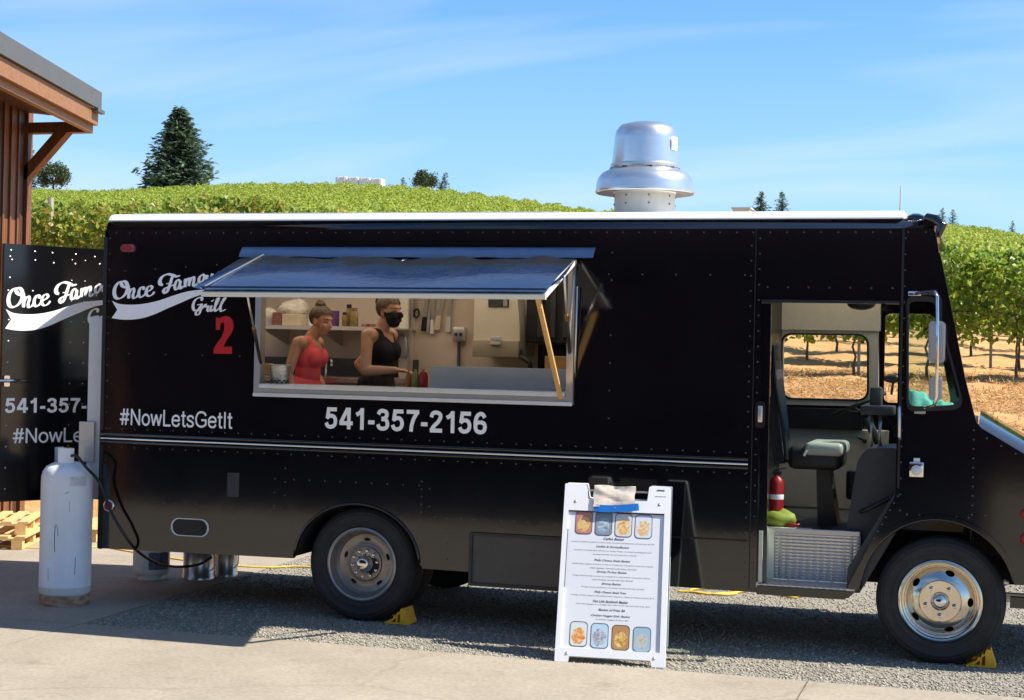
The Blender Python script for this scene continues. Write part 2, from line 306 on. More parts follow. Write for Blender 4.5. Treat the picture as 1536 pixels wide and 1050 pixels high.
# ------------------------------------------------------------------ object helpers
OFF = {}
def link(o, parent, off):
    col.objects.link(o)
    if parent is not None: o.parent = parent
    OFF[o.name] = np.array(off, float); return o
def tag(o, label=None, cat=None, group=None, kind=None):
    if label: o['label'] = label
    if cat: o['category'] = cat
    if group: o['group'] = group
    if kind: o['kind'] = kind
    return o
def thing(name, loc, label, cat, group=None):
    o = bpy.data.objects.new(name, None); o.empty_display_size = 0.1
    loc = to_world(loc); o.location = tuple(float(v) for v in loc); link(o, None, loc); return tag(o, label, cat, group)
def obj(name, vf, m, parent=None, smooth=False, label=None, cat=None, group=None, kind=None, auto=None):
    v, f = vf
    off = OFF[parent.name] if parent is not None else np.zeros(3)
    v = to_world(np.asarray(v, float).reshape(-1, 3))
    loc = np.zeros(3)
    if parent is None:
        loc = np.array([(v[:, 0].min() + v[:, 0].max()) / 2, (v[:, 1].min() + v[:, 1].max()) / 2, v[:, 2].min()]); off = loc
    me = bpy.data.meshes.new(name)
    if isinstance(f, np.ndarray):
        n = len(f); me.vertices.add(len(v)); me.vertices.foreach_set('co', (v - off).ravel()); me.loops.add(3 * n); me.loops.foreach_set('vertex_index', f.ravel().astype(np.int32))
        me.polygons.add(n); me.polygons.foreach_set('loop_start', np.arange(0, 3 * n, 3, dtype=np.int32)); me.update(calc_edges=True)
    else:
        me.from_pydata((v - off).tolist(), [], f); me.update()
    if auto is not None: smooth = True
    if smooth: me.polygons.foreach_set('use_smooth', [True] * len(me.polygons))
    ms = m if isinstance(m, (list, tuple)) else [m]
    for q in ms: me.materials.append(M[q] if isinstance(q, str) else q)
    if auto is not None:
        bm = bmesh.new(); bm.from_mesh(me)
        for e in bm.edges:
            if len(e.link_faces) == 2 and e.calc_face_angle(0) > math.radians(auto): e.smooth = False
        bm.to_mesh(me); bm.free()
    o = bpy.data.objects.new(name, me); o.location = tuple(loc)
    link(o, parent, off); return tag(o, label, cat, group, kind)
def copy_tree(o, parent=None):
    c = o.copy(); col.objects.link(c); c.parent = parent
    OFF[c.name] = OFF.get(o.name, np.zeros(3))
    for ch in list(o.children): copy_tree(ch, c)
    return c
class MB:
    def __init__(s): s.v = []; s.f = []
    def add(s, v, f):
        k = len(s.v); s.v += [tuple(map(float, p)) for p in v]; s.f += [tuple(i + k for i in q) for q in f]; return s
    def box(s, x0, x1, y0, y1, z0, z1, bev=0.0):
        if bev <= 0:
            return s.add([(x0, y0, z0), (x1, y0, z0), (x1, y1, z0), (x0, y1, z0), (x0, y0, z1), (x1, y0, z1), (x1, y1, z1), (x0, y1, z1)],
                         [(0, 3, 2, 1), (4, 5, 6, 7), (0, 1, 5, 4), (1, 2, 6, 5), (2, 3, 7, 6), (3, 0, 4, 7)])
        bm = bmesh.new(); bmesh.ops.create_cube(bm, size=1)
        bmesh.ops.transform(bm, matrix=Matrix.Translation(((x0 + x1) / 2, (y0 + y1) / 2, (z0 + z1) / 2)) @ Matrix.Diagonal((x1 - x0, y1 - y0, z1 - z0, 1)), verts=bm.verts)
        bmesh.ops.bevel(bm, geom=list(bm.edges), offset=min(bev, 0.45 * min(x1 - x0, y1 - y0, z1 - z0)), segments=2, affect='EDGES', profile=0.5)
        return s.bm(bm)
    def bm(s, bm):
        bm.verts.index_update(); r = s.add([v.co[:] for v in bm.verts], [[v.index for v in f.verts] for f in bm.faces]); bm.free(); return r
    def obox(s, c, ax, half):
        """oriented box: centre, three unit axes, half sizes"""
        c = np.array(c, float); A = [np.array(a, float) * h for a, h in zip(ax, half)]; v = []
        for z in (-1, 1):
            for x, y in ((-1, -1), (1, -1), (1, 1), (-1, 1)): v.append(c + A[0] * x + A[1] * y + A[2] * z)
        return s.add(v, [(0, 3, 2, 1), (4, 5, 6, 7), (0, 1, 5, 4), (1, 2, 6, 5), (2, 3, 7, 6), (3, 0, 4, 7)])
    def bar(s, p, q, w, h, upv=(0, 0, 1)):
        p = np.array(p, float); q = np.array(q, float); d = q - p; L = np.linalg.norm(d); d /= L
        r = np.cross(d, upv); r /= np.linalg.norm(r); u = np.cross(r, d)
        return s.obox((p + q) / 2, (r, d, u), (w / 2, L / 2, h / 2))
    def tube(s, pts, r, n=10, cap=True, close=False):
        P = [np.array(p, float) for p in pts]; m = len(P); rs = r if isinstance(r, (list, tuple)) else [r] * m
        v = []; prev = None
        for i, p in enumerate(P):
            d = P[min(i + 1, m - 1)] - P[max(i - 1, 0)]; d = d / (np.linalg.norm(d) + 1e-12)
            a = prev if prev is not None else (np.array([0, 0, 1.0]) if abs(d[2]) < 0.9 else np.array([1.0, 0, 0]))
            a = a - d * (a @ d); a /= np.linalg.norm(a); prev = a; b = np.cross(d, a)
            for k in range(n):
                t = 2 * math.pi * k / n; v.append(p + (a * math.cos(t) + b * math.sin(t)) * rs[i])
        f = [(i * n + k, i * n + (k + 1) % n, (i + 1) * n + (k + 1) % n, (i + 1) * n + k) for i in range(m - 1) for k in range(n)]
        if cap: f += [tuple(range(n))[::-1], tuple(range((m - 1) * n, m * n))]
        return s.add(v, f)
    def lathe(s, prof, c=(0, 0, 0), axis='z', n=32, closed=False):
        """profile of (radius, height) turned round an axis through c"""
        v = []; m = len(prof)
        for r, h in prof:
            for k in range(n):
                t = 2 * math.pi * k / n; a, b = r * math.cos(t), r * math.sin(t)
                v.append((c[0] + a, c[1] + b, c[2] + h) if axis == 'z' else ((c[0] + a, c[1] + h, c[2] - b) if axis == 'y' else (c[0] + h, c[1] + a, c[2] + b)))
        rng = range(m if closed else m - 1)
        f = [(i * n + k, i * n + (k + 1) % n, ((i + 1) % m) * n + (k + 1) % n, ((i + 1) % m) * n + k) for i in rng for k in range(n)]
        return s.add(v, f)
    def plate(s, outer, holes, y0, y1, frame=None):
        """flat polygon with holes in (x, z), given thickness from y0 to y1; frame maps (x, z, y) to a point"""
        loops = [outer] + list(holes)
        flat = [p for l in loops for p in l]
        tri = tessellate_polygon([[Vector((p[0], p[1], 0)) for p in l] for l in loops])
        fr = frame or (lambda x, z, y: (x, y, z)); n = len(flat)
        v = [fr(x, z, y0) for x, z in flat] + [fr(x, z, y1) for x, z in flat]
        f = []
        for t in tri:
            a, b, c = [flat[i] for i in t]
            ccw = (b[0] - a[0]) * (c[1] - a[1]) - (b[1] - a[1]) * (c[0] - a[0]) > 0
            t = tuple(t) if ccw else tuple(t)[::-1]
            f.append(t); f.append(tuple(i + n for i in t[::-1]))
        k = 0
        for l in loops:
            m = len(l)
            for i in range(m):
                a, b = k + i, k + (i + 1) % m; f.append((a, b, b + n, a + n))
            k += m
        return s.add(v, f)
    def sphere(s, c, r, n=16, m=10):
        r = r if isinstance(r, (tuple, list)) else (r, r, r)
        v = [(c[0], c[1], c[2] - r[2])]
        for i in range(1, m):
            t = math.pi * i / m
            for k in range(n):
                a = 2 * math.pi * k / n
                v.append((c[0] + r[0] * math.sin(t) * math.cos(a), c[1] + r[1] * math.sin(t) * math.sin(a), c[2] - r[2] * math.cos(t)))
        v.append((c[0], c[1], c[2] + r[2])); f = []
        for k in range(n): f.append((0, 1 + (k + 1) % n, 1 + k)); f.append((len(v) - 1, 1 + (m - 2) * n + k, 1 + (m - 2) * n + (k + 1) % n))
        for i in range(m - 2):
            for k in range(n): f.append((1 + i * n + k, 1 + i * n + (k + 1) % n, 1 + (i + 1) * n + (k + 1) % n, 1 + (i + 1) * n + k))
        return s.add(v, f)
    @property
    def vf(s): return (s.v, s.f)
def rrect(x0, x1, z0, z1, r, n=5):
    p = []
    for cx, cz, a0 in ((x1 - r, z0 + r, -90), (x1 - r, z1 - r, 0), (x0 + r, z1 - r, 90), (x0 + r, z0 + r, 180)):
        for i in range(n + 1):
            a = math.radians(a0 + 90 * i / n); p.append((cx + r * math.cos(a), cz + r * math.sin(a)))
    return p
def rpoly(pts, r, n=4):
    """polygon with rounded corners"""
    out = []; m = len(pts)
    for i in range(m):
        p = np.array(pts[i], float); a = np.array(pts[i - 1], float); b = np.array(pts[(i + 1) % m], float)
        rr = r[i] if isinstance(r, (list, tuple)) else r
        da, db = (a - p), (b - p); la, lb = np.linalg.norm(da), np.linalg.norm(db)
        q = min(rr, la * 0.45, lb * 0.45); A = p + da / la * q; B = p + db / lb * q
        for k in range(n + 1):
            t = k / n; out.append(tuple((1 - t) ** 2 * A + 2 * t * (1 - t) * p + t * t * B))
    return out
def shift_poly(pts, d):
    c = np.mean(pts, axis=0); return [tuple(c + (np.array(p) - c) * (1 + d / np.linalg.norm(np.array(p) - c))) for p in pts]
def text_vf(s, depth=0.0, spacing=1.0, bold=0.0, shear=0.0):
    c = bpy.data.curves.new('lettering', 'FONT'); c.body = s; c.size = 1; c.space_character = spacing; c.offset = bold
    c.shear = shear; c.resolution_u = 3; c.fill_mode = 'FRONT'
    o = bpy.data.objects.new('lettering', c); col.objects.link(o)
    dg = bpy.context.evaluated_depsgraph_get(); dg.update()
    me = o.evaluated_get(dg).to_mesh()
    v = np.array([q.co[:] for q in me.vertices]); f = [tuple(p.vertices) for p in me.polygons]
    o.evaluated_get(dg).to_mesh_clear(); bpy.data.objects.remove(o); bpy.data.curves.remove(c)
    return v, f
def fit_text(s, x0, x1, z0, z1, frame, **kw):
    v, f = text_vf(s, **kw)
    a, b = v.min(0), v.max(0)
    u = x0 + (v[:, 0] - a[0]) / (b[0] - a[0]) * (x1 - x0); w = z0 + (v[:, 1] - a[1]) / (b[1] - a[1]) * (z1 - z0)
    return [frame(p, q, 0.0) for p, q in zip(u, w)], f
def catmull(p, k=8):
    p = [np.array(q, float) for q in p]; p = [2 * p[0] - p[1]] + p + [2 * p[-1] - p[-2]]; o = []
    for i in range(1, len(p) - 2):
        for j in range(k):
            t = j / k; a, b, c, d = p[i - 1:i + 3]
            o.append(0.5 * ((2 * b) + (-a + c) * t + (2 * a - 5 * b + 4 * c - d) * t * t + (-a + 3 * b - 3 * c + d) * t ** 3))
    o.append(p[-2]); return o

# plain sans lettering drawn as strokes (cap height 1): name -> (advance, [(points, curved)])
BOLD = {
 '5': (0.76, [([(0.64, 0.905), (0.19, 0.905)], 0), ([(0.225, 0.99), (0.155, 0.47)], 0), ([(0.12, 0.50), (0.30, 0.60), (0.50, 0.56), (0.585, 0.36), (0.52, 0.16), (0.33, 0.085), (0.17, 0.14), (0.10, 0.28)], 1)]),
 '4': (0.78, [([(0.52, 0.0), (0.52, 1.0)], 0), ([(0.46, 0.97), (0.10, 0.30)], 0), ([(0.03, 0.28), (0.73, 0.28)], 0)]),
 '1': (0.70, [([(0.43, 0.0), (0.43, 1.0)], 0), ([(0.43, 0.95), (0.33, 0.80), (0.13, 0.69)], 1)]),
 '3': (0.76, [([(0.11, 0.74), (0.20, 0.88), (0.36, 0.91), (0.53, 0.84), (0.54, 0.68), (0.44, 0.57), (0.28, 0.545)], 1), ([(0.28, 0.535), (0.50, 0.50), (0.59, 0.33), (0.54, 0.15), (0.34, 0.085), (0.17, 0.14), (0.10, 0.28)], 1)]),
 '7': (0.74, [([(0.05, 0.905), (0.69, 0.905)], 0), ([(0.61, 0.90), (0.43, 0.62), (0.32, 0.30), (0.29, 0.0)], 1)]),
 '2': (0.76, [([(0.11, 0.69), (0.18, 0.86), (0.35, 0.915), (0.55, 0.84), (0.565, 0.67), (0.44, 0.47), (0.24, 0.28), (0.11, 0.09)], 1), ([(0.05, 0.09), (0.67, 0.09)], 0)]),
 '6': (0.76, [([(0.34, 0.545), (0.54, 0.48), (0.59, 0.31), (0.53, 0.14), (0.35, 0.085), (0.18, 0.15), (0.12, 0.33), (0.18, 0.49), (0.34, 0.545)], 1), ([(0.57, 0.75), (0.48, 0.89), (0.33, 0.91), (0.18, 0.78), (0.12, 0.55), (0.12, 0.33)], 1)]),
 '-': (0.46, [([(0.05, 0.36), (0.38, 0.36)], 0)])}
REG = {
 '#': (0.80, [([(0.20, 0.0), (0.34, 1.0)], 0), ([(0.48, 0.0), (0.62, 1.0)], 0), ([(0.05, 0.66), (0.76, 0.66)], 0), ([(0.02, 0.33), (0.73, 0.33)], 0)]),
 'N': (0.90, [([(0.14, 0.0), (0.14, 1.0)], 0), ([(0.76, 0.0), (0.76, 1.0)], 0), ([(0.15, 0.97), (0.75, 0.03)], 0)]),
 'o': (0.74, [([(0.37 + 0.27 * math.cos(a), 0.36 + 0.315 * math.sin(a)) for a in np.linspace(0, 2 * math.pi, 13)], 1)]),
 'w': (0.92, [([(0.05, 0.73), (0.24, 0.03)], 0), ([(0.24, 0.03), (0.45, 0.70)], 0), ([(0.45, 0.70), (0.66, 0.03)], 0), ([(0.66, 0.03), (0.85, 0.73)], 0)]),
 'L': (0.70, [([(0.14, 0.0), (0.14, 1.0)], 0), ([(0.10, 0.06), (0.66, 0.06)], 0)]),
 'e': (0.74, [([(0.10, 0.38), (0.64, 0.38)], 0), ([(0.64, 0.36), (0.59, 0.58), (0.38, 0.68), (0.16, 0.58), (0.10, 0.36), (0.17, 0.13), (0.39, 0.05), (0.56, 0.10), (0.64, 0.23)], 1)]),
 't': (0.42, [([(0.20, 0.95), (0.20, 0.16)], 0), ([(0.20, 0.19), (0.25, 0.07), (0.40, 0.06)], 1), ([(0.04, 0.68), (0.39, 0.68)], 0)]),
 's': (0.66, [([(0.56, 0.52), (0.49, 0.65), (0.32, 0.68), (0.15, 0.62), (0.13, 0.50), (0.25, 0.41), (0.42, 0.35), (0.55, 0.23), (0.50, 0.10), (0.31, 0.05), (0.14, 0.10), (0.08, 0.22)], 1)]),
 'G': (1.00, [([(0.87, 0.72), (0.76, 0.88), (0.52, 0.94), (0.24, 0.84), (0.11, 0.50), (0.23, 0.17), (0.52, 0.06), (0.77, 0.13), (0.87, 0.21)], 1), ([(0.87, 0.17), (0.87, 0.50)], 0), ([(0.53, 0.46), (0.93, 0.46)], 0)]),
 'I': (0.34, [([(0.17, 0.0), (0.17, 1.0)], 0)])}
def stroke_text(s, font, half, x0, x1, z0, z1, frame, name, m, parent):
    tot = sum(font[c][0] for c in s) - 0.06; kx = (x1 - x0) / tot; kz = z1 - z0; X = 0.0
    for ci, c in enumerate(s):
        v, f = [], []
        for si, (pts, cv) in enumerate(font[c][1]):
            P = catmull(pts, 7) if cv else [np.array(p, float) for p in pts]; n = len(P); k = len(v)
            for i, p in enumerate(P):
                d = P[min(i + 1, n - 1)] - P[max(i - 1, 0)]; d = d / np.linalg.norm(d); nn = np.array([-d[1], d[0]])
                for sg in (1, -1):
                    q = p + nn * half * sg; v.append(frame(x0 + (X + q[0]) * kx, z0 + q[1] * kz, -0.0006 * si - 0.0005 * i / n))
            f += [(k + 2 * i, k + 2 * i + 1, k + 2 * i + 3, k + 2 * i + 2) for i in range(n - 1)]
        obj(name, (v, f), m, parent); X += font[c][0]

# ================================================================== THE SETTING
rng = np.random.default_rng(7); random.seed(7)
def S(a, b, x):
    t = np.clip((np.asarray(x, float) - a) / (b - a), 0, 1); return t * t * (3 - 2 * t)
YK = [-80, 3.3, 4.2, 6.0, 9.0, 13.0, 20, 30, 50, 80, 104, 112, 125, 200, 700]
ZK = [0, 0, 0.35, 0.98, 1.38, 1.74, 2.34, 3.2, 5.1, 8.1, 10.75, 11.1, 10.6, 5.0, 0.0]
def gz(x, y):
    x = np.asarray(x, float); y = np.asarray(y, float)
    ye = y - 2.2 * S(-2.6, -4.2, x) * (1 - S(10, 14, y))
    z = np.interp(ye, YK, ZK)
    q = np.interp((x - 4.37) / np.maximum(y + 10.8, 8), QA, QF)
    z = z + np.maximum(0, z - 1.74) * q
    z = z + 0.45 * S(-6.5, -10.0, x) * S(9.0, 12.5, y) * (1 - S(20, 45, y))
    return z
QA = [-0.90, -0.665, -0.60, -0.547, -0.495, -0.423, -0.376, -0.331, -0.287, -0.245, -0.203, -0.162, -0.038, -0.012, 0.011, 0.3]
QF = [0.168, 0.229, 0.2, 0.231, 0.255, 0.251, 0.221, 0.159, 0.083, -0.003, -0.022, -0.034, -0.116, -0.151, -0.208, -0.346]
def grid_sheet(xs, ys, dz, skew=None, thick=0.0):
    X, Y = np.meshgrid(xs, ys)
    if skew is not None: X, Y = skew(X, Y)
    Z = gz(X, Y) + (dz(X, Y) if callable(dz) else dz)
    v = np.stack([X, Y, Z], -1).reshape(-1, 3); nx, ny = len(xs), len(ys)
    f = [(j * nx + i, j * nx + i + 1, (j + 1) * nx + i + 1, (j + 1) * nx + i) for j in range(ny - 1) for i in range(nx - 1)]
    v = v.tolist()
    if thick:
        n = len(v); b = [j * nx for j in range(ny - 1, -1, -1)] + list(range(1, nx)) + [j * nx + nx - 1 for j in range(1, ny)] + [(ny - 1) * nx + i for i in range(nx - 2, 0, -1)]
        for q in b: v.append([v[q][0], v[q][1], v[q][2] - thick])
        m = len(b); f += [(b[i], n + i, n + (i + 1) % m, b[(i + 1) % m]) for i in range(m)]
    return v, f
xs = np.concatenate([np.linspace(-420, -60, 19), np.linspace(-55, -16, 27), np.linspace(-15, 16, 125), np.linspace(17.5, 60, 29), np.linspace(70, 420, 18)])
ys = np.concatenate([np.linspace(-300, -20, 8), np.linspace(-22, 3, 22), np.linspace(3.2, 16, 66), np.linspace(16.8, 130, 96), np.linspace(140, 700, 20)])
def base_dz(x, y):
    near = (x > -10) & (x < 14) & (y < np.where(x < -2.2, 5.0, 3.6)) & (y > -23)
    wob = 0.05 * np.sin(x * 2.1 + 1.3 * y) * np.sin(y * 2.7 - x * 0.6) + 0.03 * np.sin(5.3 * x + 2) * np.sin(4.1 * y)
    return np.where(near, -0.05, wob * S(4.6, 6.0, y))
obj('ground', grid_sheet(xs, ys, base_dz), 'straw_bed', smooth=True, kind='structure')
XL = lambda y: -1.73 - (y + 0.904) * 0.032          # edge between the concrete pad and the gravel
obj('gravel_yard', grid_sheet(np.linspace(0, 1, 60), np.linspace(-0.848, 3.7, 50), 0.0,
    skew=lambda u, y: (XL(y) + u * (12.5 - XL(y)), y)), 'gravel_bed', smooth=True, kind='structure')
apron = bpy.data.objects.new('concrete_apron', None); link(apron, None, (0, 0, 0)); tag(apron, kind='structure')
def slab(x0, x1, y0, y1, nx=4, ny=4, right=None):
    sk = None
    if right is not None: sk = lambda u, y: (x0 + (u - x0) / (x1 - x0) * (np.where(y > -0.86, right(y) - 0.003, x1) - x0), y)
    yy = np.linspace(y0, y1, ny)
    obj('slab', grid_sheet(np.linspace(x0, x1, nx), yy, 0.006, skew=sk, thick=0.12), 'concrete', apron)
SE = -0.852
slab(-9.5, -1.75, -9.0, SE - 0.006, 4, 4)
slab(-9.5, -1.75, SE, 5.4, 6, 30, right=lambda y: XL(y))
for a, b in ((-1.738, 3.20), (3.212, 8.15), (8.162, 13.4)): slab(a, b, -9.0, SE - 0.002)
for a, b in ((-9.5, -1.75), (-1.738, 3.20), (3.212, 8.15), (8.162, 13.4)): slab(a, b, -22.5, -9.012)

# loose gravel stones
def stones(n, fx, fy, rlo, rhi):
    x = fx(n); y = fy(n); r = rng.uniform(rlo, rhi, n)
    z = gz(x, y) + r * 0.25
    base = np.array([[1, 0, 0], [-1, 0, 0], [0, 1, 0], [0, -1, 0], [0, 0, 1], [0, 0, -1]], float)
    P = base[None] * rng.uniform(0.6, 1.25, (n, 6, 1)) * r[:, None, None]; P[:, :, 2] *= 0.7
    a = rng.uniform(0, 6.28, n); ca, sa = np.cos(a)[:, None], np.sin(a)[:, None]
    X = P[:, :, 0] * ca - P[:, :, 1] * sa + x[:, None]; Y = P[:, :, 0] * sa + P[:, :, 1] * ca + y[:, None]; Z = P[:, :, 2] + z[:, None]
    v = np.stack([X, Y, Z], -1).reshape(-1, 3)
    t = np.array([[0, 2, 4], [2, 1, 4], [1, 3, 4], [3, 0, 4], [2, 0, 5], [1, 2, 5], [3, 1, 5], [0, 3, 5]])
    f = (t[None] + (np.arange(n) * 6)[:, None, None]).reshape(-1, 3)
    return v, f
gy = lambda n: -0.845 + 4.4 * rng.random(n) ** 1.4
n = 42000; yy_ = gy(n)
obj('loose_gravel', stones(n, lambda k: XL(yy_) + 0.02 + rng.random(k) * (5.2 - XL(yy_)), lambda k: yy_, 0.004, 0.0125), 'gravel',
    label='loose grey crushed gravel under and around the truck', cat='gravel', kind='stuff')
# gravel thrown over the concrete edge
obj('stray_gravel', stones(2600, lambda k: rng.uniform(-1.7, 5.2, k), lambda k: -0.853 - 0.42 * rng.random(k) ** 3.2 * (0.35 + rng.random(k)), 0.003, 0.0075), 'gravel',
    label='stray gravel bits spilled onto the concrete edge', cat='gravel', kind='stuff')

# ------------------------------------------------------------------ foliage tools
def kites(c, d, nrm, L, W, fold=0.25):
    """folded leaf of two triangles: base c, direction d, normal nrm, length L, width W (arrays)"""
    d = d / np.linalg.norm(d, axis=1, keepdims=True); s = np.cross(d, nrm); s /= (np.linalg.norm(s, axis=1, keepdims=True) + 1e-9)
    up = np.cross(s, d); L = L[:, None]; W = W[:, None]
    v = np.stack([c, c + d * L * 0.45 + s * W / 2 + up * W * fold, c + d * L, c + d * L * 0.45 - s * W / 2 + up * W * fold], 1).reshape(-1, 3)
    k = np.arange(len(c))[:, None, None] * 4
    f = (np.array([[0, 1, 2], [0, 2, 3]])[None] + k).reshape(-1, 3)
    return v, f
def rdir(n):
    v = rng.normal(size=(n, 3)); return v / np.linalg.norm(v, axis=1, keepdims=True)
def straw(n, xr, yr):
    x = rng.uniform(*xr, n); y = rng.uniform(*yr, n)
    c = np.stack([x, y, gz(x, y) + rng.uniform(0, 0.03, n)], 1)
    d = rdir(n); d[:, 2] = np.abs(d[:, 2]) * 0.3; d[:, 0] *= 2.0
    return kites(c, d, np.tile([0, 0, 1.0], (n, 1)) + 0.3 * rdir(n), rng.uniform(0.05, 0.15, n), rng.uniform(0.008, 0.016, n), 0.1)
v1, f1 = straw(48000, (0.5, 6.0), (3.9, 14)); v2, f2 = straw(5000, (-12, -6), (6.5, 12.5))
obj('dry_straw', (np.concatenate([v1, v2]), np.concatenate([f1, f2 + len(v1)])), 'straw', label='dry golden straw and grass on the bank below the vines', cat='straw', kind='stuff')

# ------------------------------------------------------------------ vineyard
def vine_foliage(seed, n, yellow=False):
    g = np.random.default_rng(seed)
    t = g.random(n)
    x = g.uniform(-0.8, 0.8, n); h = 0.72 + 1.16 * t ** 0.85
    h += 0.10 * np.sin(x * 7 + seed)
    y = g.normal(0, 0.17, n) * (1.1 - 0.35 * t) + 0.02
    k = n // 9                                            # shoots above and below the wires
    sh = g.integers(0, 14, k); sx = g.uniform(-0.75, 0.75, 14); st = g.random(k)
    x[:k] = sx[sh] + g.normal(0, 0.04, k); h[:k] = 1.78 + 0.24 * st * (sh % 3 + 1) / 3; y[:k] = g.normal(0, 0.10, k)
    q = n // 14
    x[k:k + q] = sx[sh[:q] if q <= k else g.integers(0, 14, q)] + g.normal(0, 0.06, q); h[k:k + q] = 0.90 - 0.30 * g.random(q)
    c = np.stack([x, y, h], 1)
    d = g.normal(size=(n, 3)); d[:, 2] -= 0.7; nr = g.normal(size=(n, 3)) * 0.8; nr[:, 1] -= 0.7; nr[:, 2] += 0.6; nr[:, 0] += 0.4
    s = g.uniform(0.06, 0.125, n)
    return kites(c, d, nr, s, s * g.uniform(0.8, 1.05, n), 0.18)
def vine_trunk(seed):
    g = np.random.default_rng(seed); b = MB(); pts = [(0, 0, -0.06)]
    for i in range(1, 7): pts.append((g.normal(0, 0.018), g.normal(0, 0.018), 0.14 * i))
    b.tube(pts, [0.026, 0.022, 0.018, 0.017, 0.016, 0.016, 0.018], 7)
    top = pts[-1]
    for s in (-1, 1): b.tube([top, (s * 0.12, 0, 0.93), (s * 0.45, 0.01, 0.96), (s * 0.78, 0, 0.95)], [0.014, 0.012, 0.009, 0.006], 6)
    return b.vf
def bare_mesh(name, vf, m):
    me = bpy.data.meshes.new(name); me.from_pydata(np.asarray(vf[0]).tolist(), [], np.asarray(vf[1]).tolist() if isinstance(vf[1], np.ndarray) else vf[1]); me.materials.append(M[m]); return me
FOL = [bare_mesh('vine_foliage', vine_foliage(20 + i, 1500), 'leaf') for i in range(5)]
FOLY = [bare_mesh('vine_foliage_turning', vine_foliage(40 + i, 1500), 'leaf_yel') for i in range(3)]
TRK = [bare_mesh('vine_trunk', vine_trunk(60 + i), 'bark') for i in range(4)]
ROWS = [13.2, 15.6, 18.0]
side = lambda x: 'left' if x < -7.8 else ('right' if x > 0.6 else 'mid')
ORD = ['first', 'second', 'third', 'fourth', 'fifth', 'sixth', 'seventh', 'eighth', 'ninth', 'tenth', 'eleventh', 'twelfth', 'thirteenth', 'fourteenth', 'fifteenth']
for ri, Y in enumerate(ROWS):
    X_ = []; x = -14.6 + 0.3 * ri - 1.2 * ri
    while x < 8.0 + 0.5 * ri: X_.append(x + rng.normal(0, 0.06)); x += 1.12
    lefts = sorted([q for q in X_ if side(q) == 'left'], reverse=True); rights = sorted([q for q in X_ if side(q) == 'right']); mids = sorted([q for q in X_ if side(q) == 'mid'])
    wh = ('front', 'second', 'third')[ri] + ' vineyard row'
    for xx in X_:
        sd = side(xx)
        if not (sd == 'mid' and ri > 0):
            o = bpy.data.objects.new('grapevine', None); o.location = tuple(to_world((xx, Y, float(gz(xx, Y))))); link(o, None, (0, 0, 0))
            if sd == 'left': lb = 'yellowing grapevine, %s left of the truck in the %s' % (ORD[lefts.index(xx)], wh)
            elif sd == 'right': lb = 'green grapevine, %s counted rightwards behind the cab in the %s' % (ORD[rights.index(xx)], wh)
            else: lb = 'grapevine behind the truck body, %s from its rear in the %s' % (ORD[mids.index(xx)], wh)
            tag(o, lb, 'grapevine', 'grapevines ' + sd + ' in the ' + wh)
            f = bpy.data.objects.new('foliage', (FOLY if (sd == 'left') else FOL)[rng.integers(0, 3 if sd == 'left' else 5)])
            t = bpy.data.objects.new('trunk', TRK[rng.integers(0, 4)])
            for c in (f, t): c.parent = o; col.objects.link(c)
            f.rotation_euler.z = math.pi * int(rng.integers(0, 2)) + rng.normal(0, 0.05)
            f.scale = (1, 1.15, rng.uniform(0.84, 0.94) if sd != 'left' else rng.uniform(1.0, 1.12))
    if ri < 2:
        tr = thing('trellis', (0, Y, 0), 'trellis of thin wires and posts carrying the %s row of vines' % ('front' if ri == 0 else 'second'), 'trellis')
        wx = np.linspace(-15, 9, 40)
        for h in (0.62, 0.95, 1.25, 1.6): obj('wire', MB().tube([(q, Y - 0.03, float(gz(q, Y)) + h) for q in wx], 0.0035, 4, False).vf, 'wire', tr)
        for q in ((float(at(73, 330, Y)[0]), -5.2, 2.3, 6.9) if ri == 0 else (-13.5, -4.0, 4.1, 8.4)):
            z = float(gz(q, Y)); obj('post', MB().tube([(q, Y + 0.05, z - 0.1), (q, Y + 0.05, z + (2.3 if q < -3 else 1.75))], 0.05 if q < 0 else 0.022, 8).vf, 'post', tr)
# the rest of the hillside as one mass of vine rows
V, F, k0 = [], [], 0
Y = 20.4
while Y < 112:
    d = Y + 10.8
    xl, xr = 4.37 - 0.76 * d, 4.37 + 0.10 * d
    lo = float(np.interp(Y, [20, 40, 60], [0.55, 0.85, 1.15]))
    L = xr - xl; dens = np.interp(Y, [18, 50, 110], [400, 320, 270]); n = int(L * dens)
    s0 = np.interp(Y, [18, 50, 110], [0.085, 0.092, 0.115])
    x = rng.uniform(xl, xr, n); t = rng.random(n)
    y = Y + rng.normal(0, 0.20, n)
    c = np.stack([x, y, gz(x, y) + lo + (1.92 - lo) * t ** 0.75 + 0.10 * np.sin(x * 3.1 + Y) + 0.07 * np.sin(x * 7.7 + 2 * Y)], 1)
    dd = rdir(n); dd[:, 2] -= 0.5; nr = rdir(n) * 0.8; nr[:, 1] -= 0.6; nr[:, 2] += 0.8; nr[:, 0] += 0.4
    s = s0 * rng.uniform(0.7, 1.3, n)
    v, f = kites(c, dd, nr, s, s * 0.95, 0.15)
    V.append(v); F.append(f + k0); k0 += len(v)
    Y += 2.4 if Y < 50 else 2.8
obj('hillside_vineyard', (np.concatenate(V), np.concatenate(F)), 'leaf_far', label='bright green vine rows covering the whole hillside up to the ridge', cat='vineyard', kind='stuff')

